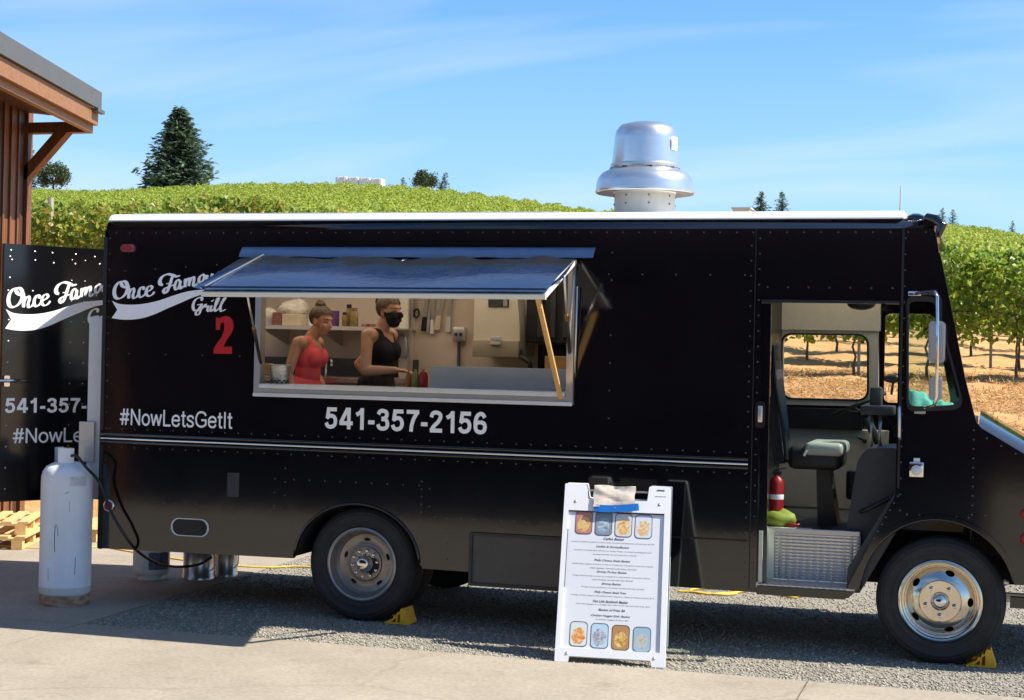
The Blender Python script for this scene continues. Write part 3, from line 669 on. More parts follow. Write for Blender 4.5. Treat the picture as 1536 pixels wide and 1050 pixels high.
# ------------------------------------------------------------------ trees on the ridge
def conifer(px, py_base, py_top, Y, wpx, seed, label, dens=1.0, lean=0.0, ragged=0.25):
    g = np.random.default_rng(seed)
    b = at(px, py_base, Y); t = at(px, py_top, Y); depth = (to_world(b) - CAM) @ FW
    H = float(t[2] - b[2]); R = wpx / 2 / FPX * depth; z0 = float(b[2]) - 1.2; H += 1.2
    root = thing('conifer_tree', (b[0], Y, z0), label, 'tree')
    tr = MB().tube([(b[0], Y, z0 - 0.5), (b[0], Y, z0 + H * 0.55), (b[0] + lean, Y, z0 + H * 0.99)], [0.04 * H, 0.022 * H, 0.004 * H], 8)
    obj('trunk', tr.vf, 'trunk', root)
    C, D, Ls = [], [], []
    nw = int(30 * (0.6 + 0.4 * dens))
    for i in range(nw):
        u = i / (nw - 1); hz = z0 + H * (0.05 + 0.93 * u)
        rr = R * (1 - u) ** 0.74 * (0.92 + 0.25 * math.sin(i * 2.4)) + 0.03 * R
        if u < 0.08: rr *= 0.8
        nb = max(4, int((17 - 11 * u) * dens))
        for a in g.uniform(0, 6.283, nb):
            ln = rr * g.uniform(1 - ragged * 1.6, 1 + ragged * 0.6); m = max(4, int(13 * (ln / R) + 4))
            for q in range(m):
                w = (q + g.random()) / m
                p = np.array([b[0] + lean * u + math.cos(a) * ln * w, Y + math.sin(a) * ln * w, hz - 0.10 * ln * w + 0.16 * ln * w * w + g.normal(0, 0.012 * H)])
                C.append(p); da = a + g.normal(0, 0.7); D.append((math.cos(da), math.sin(da), g.normal(-0.05, 0.28))); Ls.append(R * 0.17 * g.uniform(0.7, 1.3))
    C = np.array(C); D = np.array(D); Ls = np.array(Ls)
    nr = g.normal(size=C.shape) * 0.5; nr[:, 2] += 1
    obj('crown', kites(C, D, nr, Ls, Ls * 0.42, 0.1), 'fir', root)
def leafy(px, py_base, py_top, Y, wpx, seed, label):
    g = np.random.default_rng(seed)
    b = at(px, py_base, Y); t = at(px, py_top, Y); depth = (to_world(b) - CAM) @ FW
    H = float(t[2] - b[2]); R = wpx / 2 / FPX * depth; z0 = float(b[2]) - 1.5
    root = thing('oak_tree', (b[0], Y, z0), label, 'tree')
    tb = MB().tube([(b[0], Y, z0 - 0.5), (b[0], Y, z0 + 1.5 + 0.3 * H)], [0.05 * H, 0.035 * H], 8)
    C = []
    for i in range(26):
        a = g.uniform(0, 6.28); e = g.uniform(-0.5, 1.3); q = np.array([b[0] + R * 0.72 * math.cos(a) * math.cos(e), Y + R * 0.72 * math.sin(a) * math.cos(e), z0 + 1.5 + 0.48 * H + 0.42 * H * math.sin(e)])
        tb.tube([(b[0], Y, z0 + 1.5 + 0.2 * H), tuple(q)], [0.02 * H, 0.006 * H], 5)
        C.append(q + g.normal(size=(150, 3)) * R * 0.17)
    C = np.concatenate(C); n = len(C); d = g.normal(size=(n, 3)); nr = g.normal(size=(n, 3)); nr[:, 2] += 0.8; s = g.uniform(0.6, 1.2, n) * R * 0.12
    obj('trunk', tb.vf, 'trunk', root); obj('crown', kites(C, d, nr, s, s * 0.9), 'oak', root)
conifer(267, 281, 161, 108, 120, 1, 'tall dark fir standing alone on the ridge left of the truck', 2.1, ragged=0.24)
conifer(44, 285, 215, 114, 46, 2, 'dark fir half hidden behind the timber building brace', 0.9)
leafy(80, 284, 247, 114, 48, 3, 'small round grey green tree beside the timber building post')
leafy(638, 286, 258, 116, 40, 4, 'small round tree on the ridge above the serving window')
conifer(660, 288, 259, 116, 34, 5, 'thin conifer close against the small round ridge tree', 0.7, 0.5)
conifer(604, 283, 266, 116, 28, 6, 'tiny bushy conifer on the ridge right of the white bins', 0.6)
conifer(1141, 318, 288, 118, 44, 7, 'small wide fir behind the roof right of the exhaust fan', 0.8)
conifer(1173, 318, 287, 118, 38, 8, 'small pointed fir behind the roof, right one of the pair', 0.8)
conifer(1413, 338, 312, 116, 30, 9, 'little dark conifer at the front roof corner, left of the ridge group', 0.6)
conifer(1429, 338, 314, 116, 28, 10, 'little dark conifer on the ridge, right of the group by the roof corner', 0.6)
conifer(1518, 351, 331, 116, 24, 11, 'tiny conifer on the far right of the ridge', 0.6)
# white bins, low shed and thin mast on the ridge
for i in range(4):
    a = XZ(503 + 17.5 * i, 265 + 0.9 * i, 112); b = XZ(519 + 17.5 * i, 277 + 0.9 * i, 112)
    mb = MB().box(a[0], b[0], 112, 112.9, b[1] - 1.2, a[1], 0.05)
    for q in (0.2, 0.8): mb.box(a[0] + (b[0] - a[0]) * q - 0.04, a[0] + (b[0] - a[0]) * q + 0.04, 111.96, 111.99, b[1] - 1.2, a[1])
    obj('harvest_bin', mb.vf, 'white', label='white harvest bin on the ridge, %s of four in line' % ('leftmost', 'second from left', 'third from left', 'rightmost')[i], cat='bin', group='white harvest bins on the ridge')
a = XZ(1099, 311, 114); b = XZ(1124, 322, 114)
obj('ridge_shed', MB().box(a[0], b[0], 114, 115.5, b[1] - 1.5, a[1] - 0.12).box(a[0] - 0.1, b[0] + 0.1, 113.9, 115.6, a[1] - 0.12, a[1]).vf, 'galv', label='low grey flat roofed shed on the ridge left of two firs', cat='shed')
a = at(1350, 279, 114); b = at(1350, 325, 114)
obj('ridge_mast', MB().tube([(b[0], 114, b[2] - 2), (b[0], 114, b[2]), (b[0], 114, a[2])], [0.09, 0.07, 0.035], 6).vf, 'galv', label='thin bare mast on the ridge above the front of the roof', cat='mast')

# ------------------------------------------------------------------ timber building on the left
DV = np.array([-0.088, 0.996, 0])                          # eave direction
Yb = 5.0
eave_end = at(153, 139, Yb); wall_c = at(38, 300, Yb)
EX = float(eave_end[0]); WX = float(wall_c[0])
tb = thing('timber_building', (WX, Yb, 0), 'cedar clad timber building with grey metal roof edge at the left', 'building')
def along(X, Y): return X + 0.285 * (Yb - Y)
YN = -1.2
def strip(name, x0, x1, z0, z1, m, yA=YN, yB=Yb, slope=0.0):
    v = []
    for y in (yA, yB):
        for x, dz in ((x0, slope * (EX - x0)), (x1, slope * (EX - x1))):
            for z in (z0, z1): v.append((along(x, y), y, z + dz))
    return obj(name, (v, [(0, 1, 3, 2), (4, 6, 7, 5), (0, 2, 6, 4), (1, 5, 7, 3), (0, 4, 5, 1), (2, 3, 7, 6)]), m, tb)
zt = float(at(153, 139, Yb)[2]); zb = float(at(153, 165, Yb)[2]); zf = float(at(148, 186, Yb)[2]); zs = float(at(140, 195, Yb)[2])
strip('roof_flashing', EX - 0.03, EX, zb, zt, 'flash')
strip('drip_edge', EX - 0.02, EX + 0.035, zb - 0.05, zb - 0.012, 'flash', yA=Yb - 0.25, yB=Yb + 0.02)
strip('roof_deck', EX - 4.5, EX - 0.032, zb + 0.02, zt - 0.02, 'flash', slope=0.12)
strip('fascia_board', EX - 0.09, EX - 0.04, zf - 0.02, zb - 0.004, 'fasciawood')
strip('fascia_board', EX - 0.17, EX - 0.10, zs - 0.03, zf + 0.05, 'fasciawood')
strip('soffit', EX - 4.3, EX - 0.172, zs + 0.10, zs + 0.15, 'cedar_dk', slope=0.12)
wt = zs + 0.10
# vertical cedar boards of the wall that faces the yard
y = Yb - 0.02; i = 0
while y > -1.0:
    w = 0.235
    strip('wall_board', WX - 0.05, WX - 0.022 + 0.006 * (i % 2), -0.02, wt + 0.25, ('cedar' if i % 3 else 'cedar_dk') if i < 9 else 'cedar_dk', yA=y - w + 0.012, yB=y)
    strip('batten', WX - 0.022, WX + 0.006, -0.02, wt + 0.22, 'cedar' if i < 9 else 'cedar_dk', yA=y - w - 0.02, yB=y - w + 0.026)
    y -= w; i += 1
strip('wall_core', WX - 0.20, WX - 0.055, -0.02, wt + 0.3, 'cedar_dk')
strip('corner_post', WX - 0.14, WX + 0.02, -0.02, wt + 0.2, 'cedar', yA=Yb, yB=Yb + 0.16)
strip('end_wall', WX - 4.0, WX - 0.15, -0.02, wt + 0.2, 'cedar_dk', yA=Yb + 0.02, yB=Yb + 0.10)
p = at(40, 262, Yb + 0.05); q = at(103, 192, Yb + 0.05)
obj('brace', MB().bar((p[0] - 0.03, Yb + 0.06, p[2] - 0.03), (q[0], Yb + 0.06, q[2] + 0.02), 0.12, 0.12, (0, 1, 0)).vf, 'cedar', tb)
obj('outrigger_beam', MB().box(WX - 1.5, EX - 0.18, Yb - 0.01, Yb + 0.13, zs - 0.02, zs + 0.10).vf, 'cedar', tb)
# covered terrace on whose edge the photographer stands, mirrored in the dark truck side
pb = thing('covered_terrace', (0, -16, 0), 'dark timber terrace opposite the truck, mirrored in its black side', 'building')
obj('roof', MB().box(-12.8, 6.8, -16.6, -6.6, 3.3, 3.5).vf, 'cedar_dk', pb)
obj('back_wall', MB().box(-12.8, 6.8, -16.6, -16.3, 0.0, 3.3).vf, 'cedar_dk', pb)
obj('gable', MB().plate([(-12.8, 3.5), (6.8, 3.5), (6.8, 4.9), (-12.8, 4.9)], [], -16.55, -16.0).vf, 'cedar_dk', pb)
for q in (-12.5, -6.0, 6.5): obj('post', MB().box(q - 0.1, q + 0.1, -6.95, -6.75, 0.0, 3.3).vf, 'cedar', pb)

# ================================================================== THE FOOD TRUCK
TW = 2.10                                                 # body width
ZT = 2.865
truck = thing('food_truck', (1.0, TW / 2, 0), 'black step van food truck with a long open serving window', 'food truck')
def arc(cx, cz, rx, rz, a0, a1, n=20):
    return [(cx + rx * math.cos(math.radians(a0 + (a1 - a0) * i / n)), cz + rz * math.sin(math.radians(a0 + (a1 - a0) * i / n))) for i in range(n + 1)]
XR = -2.13
outer = [(XR, 0.425), (-0.545, 0.44)] + arc(-0.06, 0.44, 0.475, 0.425, 178, 3, 22) + [(0.44, 0.425), (2.70, 0.405), (3.36, 0.405)] + \
        arc(3.915, 0.44, 0.485, 0.52, 176, 14, 22) + [(4.42, 0.56), (4.93, 0.60), (4.97, 1.10), (4.80, 1.20), (4.43, 1.405), (4.165, 1.565), (4.135, 1.60),
        (3.94, 2.36), (3.87, 2.80), (3.85, ZT), (XR + 0.03, ZT), (XR, ZT - 0.06)]
WIN = (-0.845, 1.465, 1.675, 2.615)
win = rrect(*WIN[:2], *WIN[2:], 0.01, 1)
DOOR = [(2.765, 0.435), (3.335, 0.435), (3.645, 1.10), (3.645, 2.365), (2.765, 2.365)]
qw = rpoly([XZ(1361, 615), XZ(1446, 612), XZ(1403, 447), XZ(1361, 446)], [0.06, 0.09, 0.05, 0.05], 6)
obj('side_skin', MB().plate(outer, [win, DOOR, qw], 0.0, 0.03).vf, 'paint', truck, label='glossy black side with white lettering')
# far side: door window and quarter window open on the bank
FQ = rpoly([(XZ(1326, 600, TW)[0], 1.66), (3.92, 1.66), (3.78, 2.36), (XZ(1326, 600, TW)[0], 2.36)], 0.05, 5)
fwin = rpoly([XZ(1174, 598, TW), XZ(1304, 601, TW), XZ(1304, 502, TW), XZ(1174, 500, TW)], 0.09, 6)
obj('far_side_skin', MB().plate([(x - 0.13 * min(1, max(0, (x - 3.6) / 0.25)) if z > 1.3 else (min(x, 4.7) if x > 4.5 else x), z) for x, z in outer], [fwin, FQ], TW - 0.03, TW).vf, 'paint', truck)
# roof: sloped cove, white drip cap, crowned white roof
xa, xb = XR + 0.02, 3.66
def strip3(name, prof, x0, x1, m, **kw):
    n = len(prof); v = [(x, y, z) for x in (x0, x1) for y, z in prof]
    f = [(i, i + n, i + 1 + n, i + 1) for i in range(n - 1)]; f += [tuple(range(n)), tuple(range(2 * n - 1, n - 1, -1))]
    return obj(name, (v, f), m, truck, **kw)
for s in (0, 1):
    Yf = (lambda y: y) if s == 0 else (lambda y: TW - y)
    strip3('roof_cove', [(Yf(0.004), ZT - 0.005), (Yf(0.008), ZT + 0.02), (Yf(0.024), ZT + 0.05), (Yf(0.045), ZT + 0.068), (Yf(0.08), ZT + 0.06), (Yf(0.08), ZT - 0.02)][:: 1 if s == 0 else -1], XR + 0.01, 3.85, 'paint', smooth=True)
    strip3('drip_cap', [(Yf(0.018), ZT + 0.066), (Yf(0.020), ZT + 0.076), (Yf(0.055), ZT + 0.112), (Yf(0.10), ZT + 0.124), (Yf(0.10), ZT + 0.06), (Yf(0.05), ZT + 0.066)][:: 1 if s == 0 else -1], xa, xb, 'roofwhite', label='bright white roof edge')
FILL_X = (-1.95, 1.35)  # span of the unseen translucent panel added to light the kitchen
for a_, b_ in ((xa + 0.005, FILL_X[0]), (FILL_X[1], 2.75)): strip3('roof', [(0.09, ZT + 0.07), (0.10, ZT + 0.121), (0.5, ZT + 0.155), (TW / 2, ZT + 0.165), (TW - 0.5, ZT + 0.155), (TW - 0.10, ZT + 0.121), (TW - 0.09, ZT + 0.07)], a_, b_, 'roofwhite')
for a_, b_ in ((0.09, 0.50), (TW - 0.50, TW - 0.09)): obj('roof_side_panel', MB().box(FILL_X[0], FILL_X[1], a_, b_, ZT + 0.07, ZT + 0.13).vf, 'roofwhite', truck)
strip3('added_cab_light_panel', [(0.09, ZT + 0.07), (0.10, ZT + 0.121), (TW / 2, ZT + 0.155), (TW - 0.10, ZT + 0.121), (TW - 0.09, ZT + 0.07), (TW - 0.095, ZT + 0.07), (TW / 2, ZT + 0.148), (0.095, ZT + 0.07)], 2.752, xb - 0.005, 'added_light_panel')  # translucent cab roof, added to let light into the cab
obj('added_light_panel', MB().box(FILL_X[0] + 0.002, FILL_X[1] - 0.002, 0.502, TW - 0.502, ZT + 0.125, ZT + 0.130).vf, 'added_light_panel', truck)
# front cap with visor lip
v = MB(); v.box(3.665, 3.80, 0.035, TW - 0.035, ZT - 0.01, ZT + 0.105, 0.05)
obj('front_cap', v.vf, 'paint', truck, auto=40)
obj('visor', MB().tube([(3.80, 0.05, ZT + 0.075), (3.86, 0.02, ZT + 0.055), (3.90, 0.0, ZT + 0.02), (3.875, 0.0, ZT - 0.06)], [0.03, 0.036, 0.034, 0.02], 10).box(3.74, 3.86, 0.03, TW - 0.03, ZT - 0.02, ZT + 0.06, 0.025).vf, 'paint', truck, auto=45)
# floor, end walls and underside
obj('floor_pan', MB().box(XR + 0.02, 2.76, 0.64, TW - 0.035, 0.70, 0.80).box(XR + 0.02, -0.56, 0.035, 0.639, 0.70, 0.80).box(0.45, 2.76, 0.035, 0.639, 0.70, 0.80).box(2.761, 3.36, 0.30, TW - 0.035, 0.74, 0.80).box(3.361, 4.1, 0.66, TW - 0.035, 0.74, 0.80).vf, 'under', truck)
rw = MB().plate([(0.0, 0.42), (TW, 0.42), (TW, ZT), (0, ZT)], [[(0.30, 0.80), (1.40, 0.80), (1.40, 2.70), (0.30, 2.70)]], XR + 0.005, XR + 0.03, frame=lambda x, z, y: (y, x, z))
obj('rear_wall', rw.vf, 'paint', truck)
obj('cab_bulkhead', MB().plate([(0.032, 0.80), (TW - 0.035, 0.80), (TW - 0.035, ZT - 0.02), (0.032, ZT - 0.02)], [], 2.60, 2.64, frame=lambda x, z, y: (y, x, z)).vf, 'black', truck)
obj('kitchen_ceiling', MB().box(XR + 0.035, FILL_X[0], 0.035, TW - 0.035, ZT - 0.03, ZT - 0.012).box(FILL_X[1], 2.74, 0.035, TW - 0.035, ZT - 0.03, ZT - 0.012).box(FILL_X[0] + 0.001, FILL_X[1] - 0.001, 0.035, 0.5, ZT - 0.03, ZT - 0.012).box(FILL_X[0] + 0.001, FILL_X[1] - 0.001, TW - 0.5, TW - 0.035, ZT - 0.03, ZT - 0.012).vf, 'intwhite', truck)
obj('kitchen_floor', MB().box(XR + 0.035, 2.59, 0.64, TW - 0.035, 0.802, 0.812).vf, 'stainless_dull', truck)
obj('kitchen_back_wall', MB().box(XR + 0.035, 2.595, TW - 0.06, TW - 0.034, 0.815, ZT - 0.035).vf, 'intwall', truck)
obj('kitchen_front_lining', MB().plate([(XR + 0.035, 0.93), (2.595, 0.93), (2.595, ZT - 0.035), (XR + 0.035, ZT - 0.035)], [rrect(WIN[0] - 0.002, WIN[1] + 0.002, WIN[2] - 0.002, WIN[3] + 0.002, 0.012, 1)], 0.032, 0.042).vf, 'intwhite', truck)
ch = MB().box(-2.0, 4.8, 0.45, 0.55, 0.50, 0.68).box(-2.0, 4.8, TW - 0.55, TW - 0.45, 0.50, 0.68)
ch.tube([(0, 0.12, 0.405), (0, TW - 0.12, 0.405)], 0.06, 10).tube([(3.94, 0.12, 0.40), (3.94, TW - 0.12, 0.40)], 0.045, 10).sphere((0, TW / 2, 0.405), 0.17)
ch.box(0.8, 2.0, 0.6, 1.3, 0.36, 0.66).box(2.9, 3.5, 0.75, 1.2, 0.42, 0.7)
obj('chassis', ch.vf, 'under', truck)
# wheel wells
for cx, rx, rz, a0, a1 in ((-0.06, 0.475, 0.425, 178, 3), (3.915, 0.485, 0.52, 176, 14)):
    a = arc(cx, 0.44, rx, rz, a0, a1, 22); m = len(a)
    v = [(x, y, z) for y in (0.028, 0.62) for x, z in a]; f = [(i, i + 1, i + 1 + m, i + m) for i in range(m - 1)]
    o = obj('wheel_well', (v, f), 'under', truck, smooth=True)
    lip = shift_poly([(cx, 0.44)] + a, 0)[1:]
    obj('wheel_arch_lip', MB().tube([(x, -0.004, z) for x, z in a], 0.011, 6).vf, 'paint', truck, smooth=True)
fl = [(cx, cz) for cx, cz in arc(3.915, 0.44, 0.485, 0.52, 176, 14, 22)]
fo = [(3.915 + (x - 3.915) * 1.055, 0.44 + (z - 0.44) * 1.055) for x, z in fl]
obj('fender_flare', MB().plate(fl + fo[::-1], [], -0.018, 0.0).vf, 'paint', truck)
# belt rails, body seams, rivets
for z, h, yy in ((1.292, 0.020, -0.030), (1.262, 0.014, -0.024), (1.235, 0.018, -0.030)):
    obj('belt_rail', MB().box(XR + 0.015, 2.70, yy, 0.0, z, z + h, 0.006).vf, 'paint' if h > 0.015 else 'chrome', truck, auto=30)
obj('belt_backing', MB().box(XR + 0.012, 2.705, -0.010, -0.001, 1.215, 1.330).vf, 'paint', truck)
for q in ((2.716, 2.722, -0.004, 0.0, 0.43, ZT), (3.655, 3.67, -0.006, 0.0, 1.15, ZT), (XR, XR + 0.03, -0.006, 0.0, 0.43, ZT - 0.06), (2.765, 3.645, -0.008, -0.001, 2.366, 2.385), (2.15, 2.70, -0.006, 0.0, 0.745, 0.757)): obj('body_seam', MB().box(*q).vf, 'black', truck)
RV = []
def rl(x0, z0, x1, z1, step):
    n = max(1, int(math.hypot(x1 - x0, z1 - z0) / step))
    for i in range(n + 1): RV.append((x0 + (x1 - x0) * i / n, z0 + (z1 - z0) * i / n))
rl(XR + 0.1, 2.84, 3.8, 2.84, 0.11); rl(XR + 0.05, 0.5, XR + 0.05, 2.8, 0.12); rl(XR + 0.08, 1.345, 2.68, 1.345, 0.105); rl(XR + 0.08, 1.205, 2.68, 1.205, 0.105)
rl(2.69, 0.5, 2.69, 2.75, 0.1); rl(2.745, 0.5, 2.745, 2.8, 0.1); rl(3.675, 0.9, 3.675, 2.8, 0.1); rl(2.80, 2.47, 3.6, 2.47, 0.115); rl(-1.9, 1.92, -1.0, 1.92, 0.3)
rl(-1.85, 0.80, -0.62, 0.80, 0.085); rl(-0.55, 1.02, 0.40, 1.02, 0.11); rl(0.42, 0.72, 0.42, 1.05, 0.055); rl(0.48, 0.75, 0.48, 1.0, 0.09); rl(0.52, 0.80, 2.65, 0.80, 0.095)
rl(0.62, 0.50, 0.62, 0.72, 0.08); rl(-0.62, 0.8, -0.62, 1.1, 0.08); rl(-0.70, 0.82, -0.70, 1.02, 0.08); rl(1.75, 1.55, 1.75, 2.7, 0.18); rl(1.5, 2.55, 2.65, 2.55, 0.2)
rl(3.72, 0.98, 4.1, 0.98, 0.07); rl(4.12, 1.0, 4.12, 1.55, 0.06); rl(4.2, 1.50, 4.9, 1.13, 0.09); rl(4.2, 1.0, 4.34, 0.72, 0.08); rl(3.42, 0.62, 3.66, 1.1, 0.05); rl(-1.95, 2.55, -1.2, 2.6, 0.25)
rv = MB()
for x, z in RV:
    if WIN[0] - .05 < x < WIN[1] + .05 and WIN[2] - .05 < z < WIN[3] + .1: continue
    k = len(rv.v); r = 0.0068
    ring = [(x + r * math.cos(t), -0.0005, z + r * math.sin(t)) for t in np.linspace(0, 6.283, 7)[:-1]]
    rv.add(ring + [(x, -0.0038, z)], [(i, (i + 1) % 6, 6) for i in range(6)])
obj('rivets', rv.vf, mat('black paint rivet', (0.012, 0.012, 0.014), 0.2, ior=1.75), truck, smooth=True, kind='stuff', label='rows of small painted rivets')
# steel locker under the body, lower panel trims
def fr(x0, x1, z0, z1, w): return [rrect(x0, x1, z0, z1, 0.004, 1)], [rrect(x0 + w, x1 - w, z0 + w, z1 - w, 0.004, 1)]
lk = obj('locker', MB().box(0.79, 2.02, -0.012, 0.35, 0.335, 0.70, 0.006).vf, 'boxgrey', truck)
a, b = fr(0.785, 2.025, 0.328, 0.706, 0.022); obj('locker_rim', MB().plate(a[0], b, -0.026, -0.013).vf, 'darkgrey', lk)
# fuel filler, plate, reflector, markers
ov = rrect(-1.508, -1.225, 0.565, 0.685, 0.058, 8)
ff = obj('fuel_filler', MB().plate(shift_poly(ov, 0.012), [ov], -0.012, -0.001).vf, 'alupaint', truck)
obj('recess', MB().plate(ov, [], -0.004, -0.0015).vf, 'black', ff); obj('filler_cap', MB().lathe([(0.0, -0.012), (0.022, -0.012), (0.026, -0.004)], (-1.28, 0, 0.632), 'y', 14).vf, 'black', ff)
obj('cover_plate', MB().box(-1.075, -0.98, -0.008, -0.001, 0.87, 1.05, 0.002).vf, 'darkgrey', truck)
rf = obj('reflector', MB().lathe([(0.0, -0.016), (0.030, -0.014), (0.036, -0.004), (0.036, 0.0)], (-2.04, 0, 0.755), 'y', 20).vf, 'red', truck, smooth=True)
obj('bezel', MB().lathe([(0.036, 0.0), (0.036, -0.016), (0.046, -0.012), (0.047, 0.0)], (-2.04, 0, 0.755), 'y', 20).vf, 'chrome', rf, smooth=True)
ml = obj('marker_lamp', MB().plate(rrect(-1.975, -1.88, 2.70, 2.745, 0.02, 5), [], -0.022, -0.001).vf, 'red', truck); obj('bezel', MB().plate(rrect(-1.985, -1.87, 2.692, 2.753, 0.028, 5), [rrect(-1.975, -1.88, 2.70, 2.745, 0.02, 5)], -0.012, -0.001).vf, 'chrome', ml)
c = XZ(1375, 704); sl_ = obj('side_lamp', MB().box(c[0] - 0.045, c[0] + 0.045, -0.03, -0.001, c[1] - 0.05, c[1] + 0.05, 0.008).vf, 'chrome', truck, auto=30)
obj('lens', MB().lathe([(0, -0.05), (0.022, -0.046), (0.034, -0.031)], (c[0], 0, c[1] - 0.005), 'y', 16).vf, 'alupaint', sl_, smooth=True); obj('top_clip', MB().box(c[0] - 0.02, c[0] + 0.02, -0.02, -0.001, c[1] + 0.05, c[1] + 0.075, 0.004).vf, 'alupaint', sl_)
for zz in (0.86, 1.02): obj('side_marker', MB().lathe([(0, -0.03), (0.03, -0.026), (0.04, 0.0)], (4.45, 0, zz), 'y', 16).vf, 'red', truck, smooth=True)

# ---- lettering
SIDE = lambda x, z, y: (x, -0.0035, z)
def letters(name, s, l, r, t, b, **kw):
    a = XZ(l, (t + b) / 2); c = XZ(r, (t + b) / 2)
    return name, s, a[0], c[0], kw
SIDE = lambda x, z, y: (x, -0.003 + y, z)
stroke_text('541-357-2156', BOLD, 0.092, XZ(487, 630)[0], XZ(731, 633)[0], 1.405, 1.562, SIDE, 'phone_digit', 'letter', truck)
stroke_text('#NowLetsGetIt', REG, 0.062, XZ(180, 626)[0], XZ(348, 629)[0], 1.376, 1.500, SIDE, 'hashtag_letter', 'letter', truck)
STROKES = [  # centre lines of the brush script, in one flat tracing frame, with a weight each
 ([(168, 216), (125, 224), (90, 268), (78, 325), (92, 374), (128, 386), (172, 362), (202, 318), (212, 268), (196, 224), (165, 214), (150, 238), (168, 264), (208, 276), (236, 266)], 1.25),
 ([(226, 280), (224, 330), (222, 386)], 1.1), ([(222, 350), (245, 300), (270, 286), (277, 312), (266, 355), (274, 382), (300, 372), (322, 342)], 1.0),
 ([(368, 300), (372, 276), (346, 276), (326, 314), (326, 354), (346, 372), (376, 354), (398, 326)], 1.05),
 ([(402, 322), (440, 300), (458, 276), (440, 260), (412, 276), (398, 315), (404, 350), (430, 361), (460, 345), (482, 318)], 1.0),
 ([(566, 250), (540, 240), (537, 205), (562, 166), (610, 143), (660, 150), (700, 164), (738, 156)], 1.35), ([(662, 165), (645, 215), (628, 270), (610, 312), (590, 330), (573, 314), (588, 286), (640, 262), (676, 250)], 1.15), ([(598, 240), (662, 226)], 0.7),
 ([(738, 210), (712, 200), (690, 238), (686, 284), (706, 294), (730, 260), (744, 205)], 1.0), ([(744, 205), (736, 255), (746, 286), (772, 262)], 1.0),
 ([(776, 200), (788, 198), (788, 235), (788, 272)], 1.0), ([(788, 240), (810, 192), (830, 186), (832, 215), (824, 262)], 1.0), ([(832, 226), (852, 182), (874, 172), (878, 200), (870, 246), (886, 260), (912, 232)], 1.0),
 ([(962, 150), (936, 168), (926, 208), (942, 230), (966, 206), (982, 166), (966, 146), (950, 156)], 1.0), ([(1012, 150), (1004, 195), (1020, 214), (1046, 185), (1062, 136)], 1.0), ([(1062, 136), (1054, 185), (1066, 204), (1092, 178)], 1.0), ([(1096, 185), (1122, 125), (1132, 155), (1126, 185), (1102, 194)], 1.0),
 ([(950, 408), (957, 384), (926, 378), (886, 406), (868, 455), (876, 498), (906, 504), (936, 474), (952, 446)], 1.0), ([(966, 440), (908, 450)], 0.75), ([(958, 442), (946, 500), (926, 543), (902, 548), (897, 526), (922, 506), (968, 482)], 0.85),
 ([(968, 480), (990, 446), (1002, 470), (1022, 462), (1012, 500), (1026, 512), (1048, 490)], 0.85), ([(1054, 455), (1042, 495), (1052, 512), (1074, 490)], 0.85), ([(1060, 404), (1066, 412)], 1.1),
 ([(1076, 490), (1110, 430), (1126, 386), (1112, 386), (1092, 440), (1086, 495), (1096, 512), (1122, 490)], 0.85), ([(1126, 490), (1160, 430), (1190, 386), (1178, 384), (1150, 440), (1143, 500), (1156, 512), (1196, 494)], 0.85)]
RIB_T = [(55, 408), (130, 440), (250, 448), (380, 438), (520, 408), (660, 360), (800, 318), (930, 300), (1060, 292), (1190, 300)]
RIB_B = [(52, 582), (150, 596), (260, 596), (370, 580), (490, 540), (600, 490), (740, 430), (860, 378), (960, 345), (1060, 330), (1190, 318)]
TWO = [(1096, 582), (1112, 574), (1128, 584), (1150, 572), (1190, 560), (1230, 566), (1262, 600), (1275, 650), (1264, 710), (1240, 752), (1205, 800), (1172, 868), (1258, 868), (1256, 940), (1070, 938), (1076, 886), (1110, 830), (1160, 760), (1178, 700), (1180, 640), (1166, 622), (1148, 634), (1140, 660), (1138, 700), (1096, 700)]
def brush(strokes):
    v, f = [], []
    for pts, wt in strokes:
        c = catmull(pts, 7); n = len(c); k = len(v)
        for i, p in enumerate(c):
            d = c[min(i + 1, n - 1)] - c[max(i - 1, 0)]; d = d / (np.linalg.norm(d) + 1e-9); nn = np.array([-d[1], d[0]])
            ang = abs(d[1] * 0.94 - d[0] * 0.34 * -1); w = wt * (5.0 + 10.5 * min(1, ang) ** 1.3)
            if i in (0, n - 1): w *= 0.75
            v += [p + nn * w, p - nn * w]
        f += [(k + 2 * i, k + 2 * i + 1, k + 2 * i + 3, k + 2 * i + 2) for i in range(n - 1)]
    return v, f
def crop_map(p, y):
    X, Z = XZ(160 + p[0] / 6.678, 390 + p[1] / 6.678); return (X, y, Z)
LETTERS = [[0], [1, 2], [3], [4], [5, 6, 7], [8, 9], [10, 11, 12], [13], [14, 15], [16], [17, 18, 19], [20], [21, 22], [23], [24]]
def script(mapf, parent, skip=()):
    for li, ids in enumerate(LETTERS):
        if li in skip: continue
        v, f = [], []
        for q, i in enumerate(ids):
            sv, sf = brush([STROKES[i]]); k = len(v); n = len(sv)
            v += [mapf(p, -0.0030 - 0.0007 * q - 0.0002 * (li % 3) - 0.0006 * j / n) for j, p in enumerate(sv)]; f += [tuple(x + k for x in t) for t in sf]
        obj('script_letter', (v, f), 'letter', parent)
script(crop_map, truck)
rib = [tuple(p) for p in catmull(RIB_T, 5)] + [tuple(p) for p in catmull(RIB_B, 5)][::-1] + [(108, 500)]
def flat_poly(pts, mapf):
    tri = tessellate_polygon([[Vector((p[0], p[1], 0)) for p in pts]]); return [mapf(p) for p in pts], [tuple(t) for t in tri]
obj('ribbon_lettering', flat_poly(rib, lambda p: crop_map(p, -0.0030)), 'letter', truck, label='white swoosh ribbon below the script')
